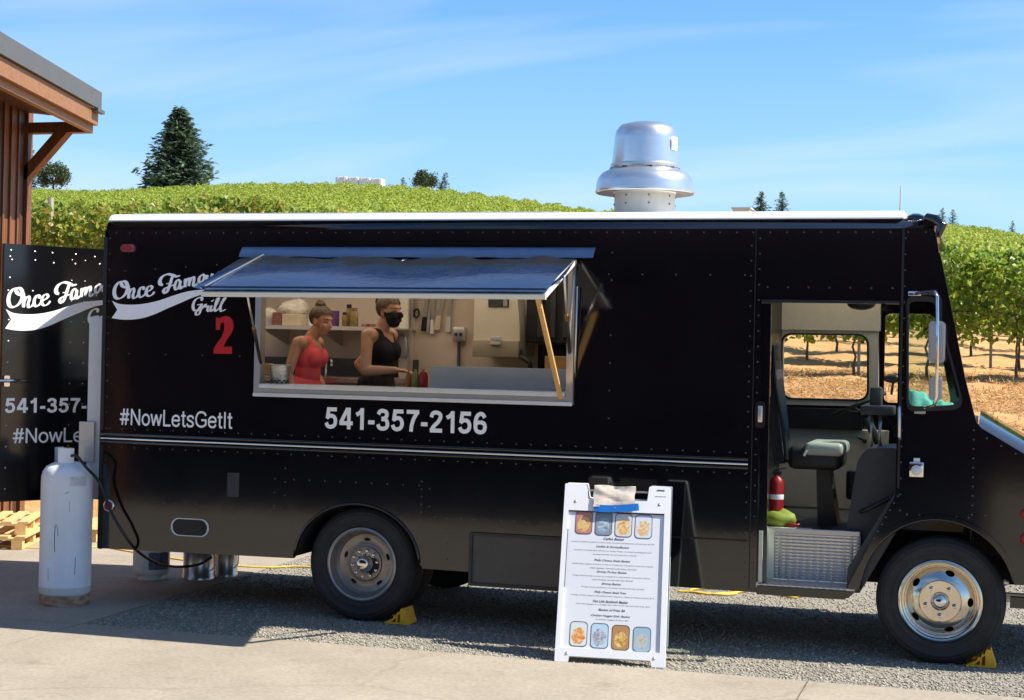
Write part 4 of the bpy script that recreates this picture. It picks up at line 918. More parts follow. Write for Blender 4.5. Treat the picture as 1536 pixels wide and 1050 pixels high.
obj('numeral_lettering', flat_poly(TWO, lambda p: crop_map(p, -0.0030)), 'letter_red', truck, label='red numeral two')

# ---- open rear door
pf = at(4, 500, 0.0); pe = at(151, 500, 0.67); du = np.array([pe[0] - pf[0], 0.67, 0.0]); du /= np.linalg.norm(du); dn = np.array([du[1], -du[0], 0.0])
DWID = float((XR - 0.02 - pf[0]) / du[0])
dtop = float(at(4, 365, 0.0)[2]); dbot = float(at(30, 752, 0.12)[2])
def DF(u, z, y): q = np.array([pf[0], 0.0, 0]) + du * u - dn * y; return (q[0], q[1], z)
dr = obj('rear_door', MB().plate([(0, dbot), (DWID, dbot), (DWID, dtop), (0, dtop)], [], 0.0, 0.045, frame=DF).vf, 'door_paint', truck, label='open rear door with the same white logo')
def ray_door(px, py):
    d = view_ray(px, py); o = np.array([pf[0], 0.0, 0.0]); t = ((o - CAMD) @ dn) / (d @ dn); q = CAMD + d * t
    return float((q - o) @ du), float(q[2])
DFL = lambda u, z, y: DF(u, z, -0.004 + y)
DFC = lambda u, z, y: DF(min(u, DWID - 0.003), z, -0.004 + y)
l1, z1 = ray_door(10, 442); l2, z2 = ray_door(150, 426)
s_u = (l2 - l1) / (975 - 62); zO = ray_door(40, 447)[1]
def door_map(p, off=-0.004): return DF(min(l1 + (p[0] - 62) * s_u, DWID - 0.004 + 0.002 * off), zO - (p[1] - 300) * s_u * 1.04, off)
script(door_map, dr)
obj('ribbon_lettering', flat_poly(rib, door_map), 'letter', dr)
a, za_ = ray_door(6, 618); b, zb_ = ray_door(130, 621); w = (b - a) / 0.645; zc = ray_door(60, 619)[1]; zh = ray_door(60, 597)[1]
stroke_text('541-357-2156', BOLD, 0.092, a, a + w, zc, zh, DFC, 'phone_digit', 'letter', dr)
a, _ = ray_door(18, 662); b, _ = ray_door(122, 665); zc = ray_door(60, 664)[1]; zh = ray_door(60, 642)[1]
stroke_text('#NowLetsGetIt', REG, 0.062, a, a + (b - a) / 0.535, zc, zh, DFC, 'hashtag_letter', 'letter', dr)
hm = MB(); hu, hz = ray_door(9, 571)
hm.add(*MB().plate(rrect(hu - 0.022, hu + 0.022, hz - 0.045, hz + 0.04, 0.008, 2), [], -0.02, -0.001, frame=DF).vf)
hm.tube([DF(hu, hz, -0.02), DF(hu, hz, -0.06)], 0.016, 8).tube([DF(hu - 0.09, hz, -0.06), DF(hu + 0.02, hz, -0.062), DF(hu + 0.17, hz, -0.055)], [0.01, 0.014, 0.008], 8)
obj('door_handle', hm.vf, 'chrome', dr, auto=40)
dv = MB()
for u in np.linspace(0.05, DWID - 0.05, 9):
    for z in (dtop - 0.05, dtop - 0.13, dtop - 0.36): dv.sphere(DF(u + rng.normal(0, 0.012), z + rng.normal(0, 0.008), 0.001), 0.0075, 6, 4)
for z in np.linspace(dbot + 0.1, dtop - 0.1, 12): dv.sphere(DF(0.045, z, 0.001), 0.0075, 6, 4); dv.sphere(DF(0.55, z, 0.002), 0.005, 6, 4); dv.sphere(DF(0.66, z, 0.002), 0.005, 6, 4)
obj('rivets', dv.vf, 'alu', dr, kind='stuff')
obj('hinge', MB().tube([DF(DWID + 0.01, dbot + 0.1, 0.02), DF(DWID + 0.01, dtop - 0.1, 0.02)], 0.018, 8).vf, 'alu', dr)
# aluminium rear post beside the opening
c0 = at(144, 475, 0.12); c1 = at(136, 700, 0.12)
obj('rear_post', MB().box(c0[0] - 0.045, XR + 0.003, 0.10, 0.14, c1[2] - 0.25, c0[2], 0.004).vf, 'alupaint', truck)
c2 = at(131, 650, 0.08); obj('latch_plate', MB().box(c2[0] - 0.07, c2[0] + 0.06, 0.075, 0.095, c2[2] - 0.22, c2[2] + 0.09, 0.004).vf, 'alu', truck)

# ---- roof exhaust fan
fc = at(967, 300, TW / 2); fx, fy = float(fc[0]), TW / 2
zc0 = ZT + 0.155
def fz(py): return float(at(967, py, fy)[2])
def fr_(px0, px1, py): return float(at(px1, py, fy)[0] - at(px0, py, fy)[0]) / 2
fan = obj('exhaust_fan', MB().lathe([(0.0, fz(184)), (fr_(945, 990, 185), fz(184.5)), (fr_(930, 1005, 188), fz(189)), (fr_(923, 1012, 195), fz(198)), (fr_(921, 1013, 205), fz(210)), (fr_(919, 1015, 230), fz(230)), (fr_(917, 1017, 250), fz(251)), (fr_(917, 1017, 252), fz(254))], (fx, fy, 0), 'z', 40).vf, 'spun', truck, smooth=True, label='domed spun aluminium exhaust fan on the roof')
rb = fr_(893, 1037, 288)
obj('fan_skirt', MB().lathe([(fr_(917, 1017, 252), fz(254)), (rb * 0.78, fz(257)), (rb * 0.88, fz(261)), (rb * 0.95, fz(267)), (rb * 0.99, fz(276)), (rb, fz(286)), (rb * 1.012, fz(289)), (rb * 1.0, fz(291))], (fx, fy, 0), 'z', 48).vf, 'spun', fan, auto=55)
obj('fan_underside', MB().lathe([(rb * 1.0, fz(291)), (rb * 0.96, fz(288)), (rb * 0.80, fz(283)), (rb * 0.60, fz(281))], (fx, fy, 0), 'z', 48).vf, mat('shade brown fan underside', (0.20, 0.15, 0.12), 0.6, var=0.25, vscale=9), fan, smooth=True)  # shade under the skirt painted in as a brown tone
obj('fan_collar', MB().lathe([(rb * 0.60, fz(278)), (rb * 0.645, fz(289)), (rb * 0.62, fz(291)), (rb * 0.62, zc0 - 0.02), (rb * 0.7, zc0 - 0.03)], (fx, fy, 0), 'z', 40).vf, 'galv', fan, auto=40)
obj('fan_band', MB().lathe([(fr_(917, 1017, 250) * 1.01, fz(247)), (fr_(917, 1017, 250) * 1.03, fz(249)), (fr_(917, 1017, 250) * 1.02, fz(253))], (fx, fy, 0), 'z', 40).vf, 'alu', fan, smooth=True)
bm_ = MB()
for k in range(8):
    t = math.radians(45 * k + 20); bm_.sphere((fx + rb * 0.625 * math.cos(t), fy + rb * 0.625 * math.sin(t), fz(296)), 0.007, 6, 4); bm_.sphere((fx + rb * 0.625 * math.cos(t), fy + rb * 0.625 * math.sin(t), fz(308)), 0.007, 6, 4)
    bm_.box(fx + rb * 0.66 * math.cos(t) - 0.02, fx + rb * 0.66 * math.cos(t) + 0.02, fy + rb * 0.66 * math.sin(t) - 0.02, fy + rb * 0.66 * math.sin(t) + 0.02, fz(256), fz(253))
obj('fan_bolts', bm_.vf, 'boxgrey', fan, kind='stuff')
t = math.radians(-18); rr = fr_(919, 1015, 230) + 0.004
pv = []
for u in np.linspace(-0.17, 0.17, 5):
    for z in (fz(228), fz(208)): pv.append((fx + rr * math.cos(t + u), fy + rr * math.sin(t + u), z))
obj('fan_sticker', (pv, [(2 * i, 2 * i + 2, 2 * i + 3, 2 * i + 1) for i in range(4)]), 'white', fan)

# ---- serving window: frame, sill, lifted hatch
wf = obj('window_frame', MB().plate(rrect(WIN[0] - 0.03, WIN[1] + 0.035, WIN[2] - 0.045, WIN[3] + 0.02, 0.008, 2), [rrect(WIN[0] + 0.016, WIN[1] - 0.014, WIN[2] + 0.01, WIN[3] - 0.02, 0.006, 1)], -0.022, 0.06).vf, 'alu', truck)
obj('sill', MB().box(WIN[0] + 0.02, WIN[1] - 0.02, -0.05, 0.22, WIN[2] + 0.012, WIN[2] + 0.045, 0.008).vf, 'alupaint', wf)
obj('sill_lip', MB().box(WIN[0] - 0.03, WIN[1] + 0.035, -0.036, -0.023, WIN[2] - 0.05, WIN[2] - 0.022, 0.004).vf, 'alupaint', wf)
# hatch: hinged along the top, propped outward
HB = [(-0.795, -0.035, 2.655), (1.515, -0.035, 2.655)]
q0 = at(303, 437, -0.86); q1 = at(819, 441, -0.86)
HF = [tuple(q0), tuple(q1)]
zf0 = (q0[2] + q1[2]) / 2
def lid_pt(u, v, w=0.0):
    b = np.array(HB[0]) * (1 - u) + np.array(HB[1]) * u; f = np.array(HF[0]) * (1 - u) + np.array(HF[1]) * u
    n = np.array([0, -0.5, 0.87]); return b * (1 - v) + f * v + n * w
nu, nv = 60, 22; lv = []
for j in range(nv + 1):
    for i in range(nu + 1):
        u, w = i / nu, j / nv
        sag = 0.010 * math.sin(u * 22 + 1.5 * math.sin(w * 5)) * max(0, 1 - w * 2.0) + 0.006 * math.sin(u * 51) * max(0, 1 - w * 3.2) + 0.02 * math.sin(math.pi * w) * (0.5 + 0.5 * math.sin(u * 9))
        lv.append(lid_pt(u, w, 0.012 + sag))
lf = [(j * (nu + 1) + i, (j + 1) * (nu + 1) + i, (j + 1) * (nu + 1) + i + 1, j * (nu + 1) + i + 1) for j in range(nv) for i in range(nu)]
hatch = obj('hatch', ([tuple(lid_pt(u, v, w)) for u, v, w in ((0, 0.02, -0.03), (1, 0.02, -0.03), (1, 1, -0.03), (0, 1, -0.03), (0, 0.02, 0.0), (1, 0.02, 0.0), (1, 1, 0.0), (0, 1, 0.0))],
   [(0, 3, 2, 1), (4, 5, 6, 7), (0, 1, 5, 4), (1, 2, 6, 5), (2, 3, 7, 6), (3, 0, 4, 7)]), 'alupaint', truck, label='raised serving hatch propped open over the window')
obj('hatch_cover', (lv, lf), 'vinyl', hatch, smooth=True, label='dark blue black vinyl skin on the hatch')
e0 = lid_pt(0, 1.0, -0.02); e1 = lid_pt(1, 1.0, -0.02)
obj('hatch_front_rail', MB().bar((e0[0], e0[1] - 0.012, e0[2] - 0.004), (e1[0], e1[1] - 0.012, e1[2] - 0.004), 0.020, 0.030).vf, mat('cream painted rail', (0.88, 0.77, 0.58), 0.5), hatch)
obj('hatch_front_hem', MB().bar(lid_pt(0, 0.985, 0.03), lid_pt(1, 0.985, 0.03), 0.03, 0.012).vf, 'navy', hatch)
# vinyl side flaps and drip flap
fl_ = [lid_pt(0, 0.0, 0.02), lid_pt(0, 1.0, 0.016)]
g0 = at(363, 386, -0.03); g1 = at(290, 431, -0.86)
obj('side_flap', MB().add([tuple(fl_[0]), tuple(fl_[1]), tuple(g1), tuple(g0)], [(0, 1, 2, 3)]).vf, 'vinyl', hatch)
obj('flap_trim', MB().bar(lid_pt(0.0, 0.0, 0.03), lid_pt(0.0, 1.0, 0.026), 0.012, 0.006).vf, 'alu', hatch)
k0_ = lid_pt(1, 0.0, 0.01); k1_ = lid_pt(1, 0.62, 0.012); k2_ = np.array(at(840, 417, -0.36))
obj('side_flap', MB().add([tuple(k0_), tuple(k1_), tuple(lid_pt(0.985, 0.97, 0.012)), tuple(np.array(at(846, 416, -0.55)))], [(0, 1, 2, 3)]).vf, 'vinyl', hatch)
dfz0 = XZ(365, 372)[1]
fv = []
xsF = np.linspace(-0.985, 1.64, 50)
for x in xsF:
    wv = 0.006 * math.sin(x * 9) + 0.004 * math.sin(x * 23)
    fv += [(x, -0.002, 2.735), (x, -0.030 - wv * 0.3, 2.728), (x, -0.075 - wv, 2.675), (x, -0.085 - wv, 2.655 + wv * 0.4)]
obj('drip_flap', (fv, [(4 * i + j, 4 * i + j + 1, 4 * i + j + 5, 4 * i + j + 4) for i in range(49) for j in range(3)]), 'navy', truck, smooth=True, label='dark vinyl rain flap above the hatch')
# gas struts
def strut(p, q):
    p, q = np.array(p, float), np.array(q, float); m = p + (q - p) * 0.48; m2 = p + (q - p) * 0.60
    s = obj('gas_strut', MB().tube([p, m2], 0.0075, 8).vf, 'alu', hatch, smooth=True)
    obj('strut_cylinder', MB().tube([m, q], 0.0125, 8).vf, 'black', s, smooth=True); obj('strut_collar', MB().tube([m - (q - p) * 0.02, m + (q - p) * 0.05], 0.0145, 8).vf, 'brass', s)
strut(at(371, 443, -0.70), at(391, 545, 0.0)); strut(at(846, 414, -0.52), at(855, 537, 0.02))
obj('side_stay', MB().tube([at(862, 398, -0.03), at(857, 470, -0.03), at(851, 548, -0.01)], 0.010, 8).tube([at(866, 430, -0.05), at(862, 560, -0.025)], 0.007, 8).vf, 'alu', hatch, smooth=True)
p, q = at(806, 444, -0.80), at(841, 597, -0.04)
obj('prop_stick', MB().bar(tuple(p), tuple(q), 0.032, 0.016, (0, 1, 0)).bar(tuple(p + (q - p) * 0.1 + np.array([0.012, -0.018, 0])), tuple(p + (q - p) * 0.80 + np.array([0.012, -0.018, 0])), 0.016, 0.016, (0, 1, 0)).vf, 'pinewood', label='slanted yellow wooden stick propping the serving hatch', cat='stick')

# ---- wheels
def bool_cut(vf, cutters):
    def mk(n, q):
        me = bpy.data.meshes.new(n); me.from_pydata([tuple(map(float, p)) for p in q[0]], [], q[1]); me.validate()
        b = bmesh.new(); b.from_mesh(me); bmesh.ops.remove_doubles(b, verts=b.verts, dist=1e-6); bmesh.ops.recalc_face_normals(b, faces=b.faces); b.to_mesh(me); b.free()
        o = bpy.data.objects.new(n, me); col.objects.link(o); return o
    a = mk('cut_a', vf); b = mk('cut_b', cutters); m = a.modifiers.new('b', 'BOOLEAN'); m.operation = 'DIFFERENCE'; m.object = b; m.solver = 'EXACT'
    dg = bpy.context.evaluated_depsgraph_get(); dg.update(); me = a.evaluated_get(dg).to_mesh()
    out = ([v.co[:] for v in me.vertices], [tuple(p.vertices) for p in me.polygons]); a.evaluated_get(dg).to_mesh_clear()
    for o in (a, b): d = o.data; bpy.data.objects.remove(o); bpy.data.meshes.remove(d)
    return out
TYRE = [(0.262, 0.030), (0.268, 0.012), (0.280, 0.005), (0.292, 0.0015), (0.296, -0.001), (0.300, 0.0015), (0.318, 0.0), (0.345, 0.0), (0.349, -0.002), (0.354, 0.001), (0.368, 0.006), (0.371, 0.004), (0.375, 0.009), (0.388, 0.018), (0.400, 0.032), (0.404, 0.046), (0.405, 0.075), (0.397, 0.078), (0.397, 0.088), (0.405, 0.091), (0.405, 0.125), (0.397, 0.128), (0.397, 0.138), (0.405, 0.141), (0.405, 0.17), (0.402, 0.19), (0.385, 0.205), (0.33, 0.215), (0.28, 0.21), (0.262, 0.19)]
def holes_at(r, k, ph, ax, az, y0, y1):
    c = MB()
    for i in range(k):
        t = math.radians(ph + 360 * i / k); er = np.array([math.cos(t), math.sin(t)]); et = np.array([-er[1], er[0]]); pts = []
        for j in range(14):
            a = 2 * math.pi * j / 14; p = er * (r + az * math.sin(a)) + et * ax * math.cos(a); pts.append((p[0], p[1]))
        c.plate(pts, [], y0, y1)
    return c.vf
def place(vf, x, y, z): return ([(p[0] * 1.03 * KZ / KX + x, p[1] + y, p[2] * 1.03 + z) for p in vf[0]], vf[1])
def wheel(x, y, z, front, label=None):
    ty = obj('tyre', place(MB().lathe(TYRE, n=72, axis='y').vf, 0, 0, 0), 'rubber', None, auto=40) if False else None
    w = obj('wheel', place(MB().lathe(TYRE, n=72, axis='y').vf, x, y, z), 'rubber', truck, auto=50, label=label)
    if front:
        ring = [(0.263, 0.03), (0.262, 0.012), (0.252, 0.006), (0.243, 0.012), (0.238, 0.030), (0.228, 0.034), (0.224, 0.05), (0.215, 0.055), (0.208, 0.048), (0.19, 0.030), (0.165, 0.010), (0.142, 0.0), (0.134, -0.004), (0.128, 0.004), (0.06, 0.006), (0.06, 0.03), (0.13, 0.03), (0.17, 0.035), (0.205, 0.075), (0.25, 0.08), (0.263, 0.06)]
        body = bool_cut(MB().lathe(ring, n=72, axis='y', closed=True).vf, holes_at(0.186, 5, 0, 0.030, 0.018, -0.05, 0.12))
        rim = obj('rim', place(body, x, y, z), 'rim_gold', w, auto=28)
        obj('hub_cap', place(MB().lathe([(0.0, -0.045), (0.02, -0.043), (0.038, -0.034), (0.046, -0.02), (0.048, -0.004), (0.058, 0.0), (0.062, 0.01)], n=28, axis='y').vf, x, y, z), 'chrome', w, smooth=True)
        for i in range(5):
            t = math.radians(90 + 36 + 72 * i); lug = MB().lathe([(0.0, -0.016), (0.009, -0.014), (0.0135, -0.006), (0.0135, 0.004), (0.019, 0.005)], (0.094 * math.cos(t), 0, 0.094 * math.sin(t)), 'y', 10)
            obj('lug_nut', place(lug.vf, x, y, z), 'chrome', w, auto=40)
    else:
        ring = [(0.263, 0.03), (0.262, 0.010), (0.250, 0.004), (0.240, 0.010), (0.236, 0.03), (0.226, 0.05), (0.222, 0.085), (0.205, 0.108), (0.18, 0.116), (0.14, 0.118), (0.122, 0.110), (0.118, 0.096), (0.10, 0.094), (0.07, 0.096), (0.07, 0.12), (0.12, 0.135), (0.2, 0.135), (0.24, 0.12), (0.25, 0.08), (0.263, 0.06)]
        body = bool_cut(MB().lathe(ring, n=72, axis='y', closed=True).vf, holes_at(0.168, 5, 18, 0.026, 0.013, 0.06, 0.2))
        rim = obj('rim', place(body, x, y, z), 'steelrim', w, auto=28)
        obj('hub_cap', place(MB().lathe([(0.0, 0.018), (0.03, 0.018), (0.04, 0.022), (0.047, 0.03), (0.047, 0.05), (0.056, 0.055), (0.066, 0.092), (0.075, 0.096)], n=28, axis='y').vf, x, y, z), 'chrome', w, smooth=True)
        for i in range(10):
            t = math.radians(36 * i + 9); lug = MB().lathe([(0.0, 0.070), (0.009, 0.071), (0.013, 0.076), (0.013, 0.096)], (0.094 * math.cos(t), 0, 0.094 * math.sin(t)), 'y', 8)
            obj('lug_nut', place(lug.vf, x, y, z), 'chrome', w, auto=40)
    obj('brake_drum', place(MB().lathe([(0.0, 0.128), (0.22, 0.128), (0.235, 0.14), (0.235, 0.2)], n=28, axis='y').vf, x, y, z), 'under', w)
    return w
WR = wheel(-0.042, 0.045, 0.418, False, 'rear dual wheel with grey deep dish rim')
WFt = wheel(3.934, 0.035, 0.418, True, 'front wheel with polished cover')
wi = obj('wheel', place(MB().lathe(TYRE, n=48, axis='y').vf, -0.042, 0.285, 0.418), 'rubber', truck, auto=50, label='inner tyre of the rear dual pair')
for x in (-0.042, 3.934): obj('wheel', place(MB().lathe(TYRE, n=48, axis='y').lathe([(0.262, 0.03), (0.2, 0.06), (0.0, 0.06)], n=24, axis='y').vf, x, TW - 0.26, 0.418), 'rubber', truck, auto=50)

# ---- cab
cabin_floor = 0.80
obj('cab_floor', MB().box(2.645, 3.36, 0.29, TW - 0.035, 0.802, 0.814).box(3.361, 4.05, 0.66, TW - 0.035, 0.802, 0.814).vf, 'black', truck)
obj('floor_edge', MB().box(2.79, 3.41, 0.262, 0.289, 0.785, 0.822, 0.006).vf, 'alu', truck)
obj('floor_mat', MB().box(2.70, 2.93, 0.30, 0.75, 0.8145, 0.820).box(2.93, 3.08, 0.30, 0.36, 0.8145, 0.820).vf, 'cream', truck)
obj('step_riser', MB().box(2.82, 3.41, 0.265, 0.285, 0.47, 0.784).vf, 'tread', truck)
obj('step_tread', MB().box(2.77, 3.40, -0.002, 0.264, 0.455, 0.468).vf, 'tread', truck)
obj('step_side', MB().plate([(2.775, 0.47), (2.80, 0.47), (2.80, 0.82), (2.775, 0.82)], [], 0.02, 0.30).box(2.775, 2.845, 0.256, 0.263, 0.47, 0.80).vf, 'cream', truck)
obj('step_edge', MB().box(2.77, 3.345, -0.012, 0.02, 0.395, 0.454, 0.004).vf, 'paint', truck)
# wheel house box beside the step and the engine cover
obj('wheel_house', MB().plate([(3.34, 0.44), (3.43, 0.44), (3.70, 0.95), (3.72, 1.10), (3.645, 1.10)], [], 0.03, 0.45).plate([(3.345, 0.45), (3.42, 0.45), (3.66, 1.12), (3.64, 1.12), (3.35, 0.6)], [], 0.034, 0.30).vf, 'darkgrey', truck)
ecp = [XZ(1262, 840, 0.30), XZ(1300, 842, 0.30), XZ(1345, 760, 0.30), XZ(1345, 672, 0.30), XZ(1300, 673, 0.30), XZ(1286, 690, 0.30), XZ(1272, 775, 0.30)]
obj('engine_cover', MB().plate(rpoly(ecp, 0.03, 3), [], 0.32, 0.90).vf, 'darkgrey', truck, auto=40)
obj('cover_handle', MB().tube([at(1290, 768, 0.30), at(1300, 765, 0.28), at(1335, 748, 0.28), at(1343, 742, 0.30)], 0.013, 8).vf, 'black', truck, smooth=True)
obj('pedal_box', MB().box(*sorted((XZ(1262, 745, 0.6)[0], XZ(1286, 745, 0.6)[0])), 0.92, 1.15, XZ(1262, 755, 0.6)[1], XZ(1262, 710, 0.6)[1], 0.02).vf, 'black', truck, auto=40)
# far cab wall
YF = TW - 0.045
def wallrect(l, t, r, b, y0, y1): A = XZ(l, t, y0); B = XZ(r, b, y0); return MB().box(A[0], B[0], y0, y1, B[1], A[1], 0.004)
obj('cab_header_panel', wallrect(1150, 452, 1320, 497, YF - 0.06, YF).vf, 'cream', truck)
fo_ = [XZ(1152, 606, YF), XZ(1318, 610, YF), XZ(1318, 494, YF), XZ(1152, 492, YF)]
obj('far_window_frame', MB().plate(fo_, [shift_poly(fwin, -0.015)], YF - 0.03, YF + 0.02).vf, 'galv', truck)
obj('far_window_gasket', MB().plate(shift_poly(fwin, 0.004), [shift_poly(fwin, -0.012)], YF - 0.045, YF - 0.028).vf, 'black', truck)
obj('far_window_glass', MB().plate(fwin, [], TW - 0.018, TW - 0.012).vf, 'clearglass', truck)
obj('cab_far_panel', wallrect(1150, 640, 1330, 800, YF - 0.03, YF).vf, 'cream', truck)
obj('cab_far_band', wallrect(1150, 610, 1293, 646, YF - 0.10, YF).vf, 'black', truck)
obj('window_crank', MB().tube([at(1286, 655, YF - 0.05), at(1298, 662, YF - 0.06)], 0.008, 6).sphere(at(1297, 662, YF - 0.06), 0.018).vf, 'black', truck)
sd_ = obj('sliding_door', MB().box(2.68, 2.825, 0.035, 0.065, 0.47, 2.36, 0.004).vf, 'paint', truck, label='edge of the black sliding door pushed back')
c = XZ(1141, 622); hd = MB().plate(rrect(c[0] - 0.032, c[0] + 0.032, c[1] - 0.09, c[1] + 0.09, 0.026, 5), [], -0.022, -0.001)
dh = obj('door_handle', hd.vf, 'chrome', truck, auto=40); obj('grip', MB().box(c[0] - 0.014, c[0] + 0.014, -0.034, -0.0225, c[1] - 0.05, c[1] + 0.06, 0.006).vf, 'alu', dh, auto=30)
# seat
def seatpt(px, py): return at(px, py, 0.75)
st = obj('driver_seat', MB().box(seatpt(1186, 690)[0], seatpt(1265, 690)[0], 0.55, 1.05, seatpt(1240, 703)[2], seatpt(1240, 668)[2], 0.045).vf, 'seatblack', truck, auto=50)
sb0 = seatpt(1163, 515); sb1 = seatpt(1186, 695)
obj('backrest', MB().obox(((sb0[0] + sb1[0]) / 2 - 0.05, 0.80, (sb0[2] + sb1[2]) / 2), (np.array([0.99, 0, 0.13]), (0, 1, 0), np.array([-0.13, 0, 0.99])), (0.035, 0.24, (sb0[2] - sb1[2]) / 2)).vf, 'seatblack', st)
obj('headrest', MB().box(sb0[0] - 0.07, sb0[0] + 0.02, 0.66, 0.94, sb0[2] - 0.13, sb0[2] + 0.0, 0.03).vf, 'seatblack', st, auto=50)
cx0, cx1 = seatpt(1212, 665)[0], seatpt(1266, 680)[0]
obj('cushion_cover', MB().box(cx0, cx1 + 0.012, 0.53, 1.06, seatpt(1240, 682)[2], seatpt(1240, 662)[2], 0.03).vf, mat('pale seat vinyl', (0.34, 0.37, 0.33), 0.5), st, auto=50)
pz0 = 0.815; ped = [XZ(1226, 704, 0.75), XZ(1246, 704, 0.75), (XZ(1258, 770, 0.75)[0], pz0), (XZ(1228, 770, 0.75)[0], pz0)]
obj('pedestal', MB().plate(ped[::-1], [], 0.68, 0.92).vf, 'black', st)
obj('seat_tag', MB().obox(tuple(seatpt(1214, 677) + np.array([0, -0.23, 0])), ((0.9, 0, -0.45), (0, 1, 0), (0.45, 0, 0.9)), (0.008, 0.003, 0.022)).vf, 'white', st)
obj('seat_belt', MB().tube([at(1160, 520, 0.5), at(1163, 580, 0.5), at(1175, 640, 0.5), at(1180, 690, 0.5)], 0.014, 6).vf, 'black', truck)
# dashboard, steering wheel, column, stand
dash = MB().plate([(3.78, 1.15), (4.10, 1.05), (4.12, 1.58), (3.98, 1.60), (3.80, 1.42)], [], 0.10, TW - 0.10)
obj('dashboard', dash.vf, 'black', truck)
sc_ = at(1290, 606, 1.25); tilt = math.radians(62); ax = np.array([math.cos(tilt - 0.5), 0, math.sin(tilt - 0.5)])
rgt = np.array([0, 1.0, 0]); fwd_ = np.array([0.90, 0, 0.43])
ringp = [sc_ + 0.19 * (math.cos(a) * fwd_ + math.sin(a) * rgt) for a in np.linspace(0, 2 * math.pi, 37)]
sw = obj('steering_wheel', MB().tube(ringp, 0.015, 8, False).vf, 'black', truck, smooth=True)
hubp = sc_ + np.array([0.03, 0, -0.07]); sp = MB().tube([hubp, hubp + np.array([0.15, 0, -0.30])], 0.03, 8).sphere(hubp, 0.045)
for a in (0.3, 2.4, 4.5): sp.tube([hubp, sc_ + 0.19 * (math.cos(a) * fwd_ + math.sin(a) * rgt)], 0.011, 6)
obj('spokes', sp.vf, 'black', sw)
obj('gauge_pod', MB().box(XZ(1305, 600, 0.7)[0], XZ(1323, 600, 0.7)[0], 0.66, 0.78, XZ(1310, 616, 0.7)[1], XZ(1310, 580, 0.7)[1], 0.02).box(XZ(1292, 616, 0.7)[0], XZ(1342, 616, 0.7)[0], 0.60, 0.85, XZ(1310, 622, 0.7)[1], XZ(1310, 608, 0.7)[1], 0.01).vf, 'darkgrey', truck, auto=40)
for px in (1307, 1320): obj('stand_leg', MB().tube([at(px, 622, 0.70), at(px, 674, 0.70)], 0.012, 8).vf, 'alu', truck, smooth=True)
obj('rear_view_mirror', MB().sphere(at(1338, 568, 0.35), (0.055, 0.02, 0.03), 14, 8).tube([at(1340, 572, 0.35), at(1337, 592, 0.36)], 0.008, 6).vf, 'black', truck, smooth=True)
obj('cab_speaker', MB().sphere(at(1292, 456, 1.0), (0.10, 0.10, 0.045), 20, 8).vf, 'black', truck, smooth=True)
obj('grab_rail', MB().tube([at(1350, 610, -0.001), at(1349, 612, -0.035), at(1349, 655, -0.035), at(1350, 658, -0.001)], 0.010, 8).vf, 'alu', truck, smooth=True)
# windshield, pillars, quarter window
wsv = [(4.10, 0.06, 1.62), (3.98, TW - 0.06, 1.62), (3.75, TW - 0.06, 2.66), (3.87, 0.06, 2.66)]
obj('windshield', (wsv + [(x + 0.006, y, z) for x, y, z in wsv], [(0, 1, 2, 3), (7, 6, 5, 4), (0, 4, 5, 1), (1, 5, 6, 2), (2, 6, 7, 3), (3, 7, 4, 0)]), 'glass', truck)
pl = MB()
for yA, yB, dx_ in ((0.032, 0.085, 0.03), (TW - 0.085, TW - 0.032, 0.15), (TW / 2 - 0.02, TW / 2 + 0.02, 0.09)): pl.bar((4.128 - dx_, (yA + yB) / 2, 1.58), (3.895 - dx_, (yA + yB) / 2, 2.70), yB - yA, 0.045, (0, 1, 0))
pl.box(3.66, 3.84, 0.035, TW - 0.035, 2.64, 2.80).box(3.95, 4.0, 0.035, TW - 0.035, 1.52, 1.62)
obj('windshield_frame', pl.vf, 'paint', truck)
obj('quarter_window_gasket', MB().plate(shift_poly(qw, 0.012), [shift_poly(qw, -0.022)], -0.010, 0.034).vf, 'black', truck)
obj('quarter_window_glass', MB().plate(shift_poly(qw, -0.012), [], 0.010, 0.016).vf, 'glass', truck)
cc = XZ(1380, 618); obj('window_label', MB().box(cc[0] - 0.035, cc[0] + 0.035, -0.004, -0.001, cc[1] - 0.012, cc[1] + 0.012).vf, 'alu', truck)
# outside mirror on its chrome bracket
mp_ = [at(1372, 441, -0.005), at(1388, 438, -0.10), at(1402, 437, -0.20), at(1406, 445, -0.24), at(1406, 520, -0.24), at(1405, 595, -0.24), at(1401, 608, -0.20), at(1385, 612, -0.01)]
mr = obj('mirror_bracket', MB().tube(mp_, 0.0105, 8).box(mp_[0][0] - 0.04, mp_[0][0] + 0.04, -0.012, -0.001, mp_[0][2] - 0.012, mp_[0][2] + 0.018, 0.003).vf, 'chrome', truck, auto=50)
def shell(c, hx, hz, th, m, nm):
    P = rrect(c[0] - hx, c[0] + hx, c[2] - hz, c[2] + hz, min(hx, hz) * 0.6, 5); return obj(nm, MB().plate(P, [], c[1] - th, c[1] + th).plate([(c[0] + (x - c[0]) * 0.82, c[2] + (z - c[2]) * 0.86) for x, z in P], [], c[1] - th - 0.012, c[1] - th).vf, m, mr, auto=40)
shell(at(1405, 513, -0.24) + np.array([0, 0.03, 0]), 0.050, 0.135, 0.018, 'alu', 'mirror_head'); shell(at(1403, 583, -0.24) + np.array([0, 0.03, 0]), 0.040, 0.075, 0.018, 'alu', 'spot_mirror')
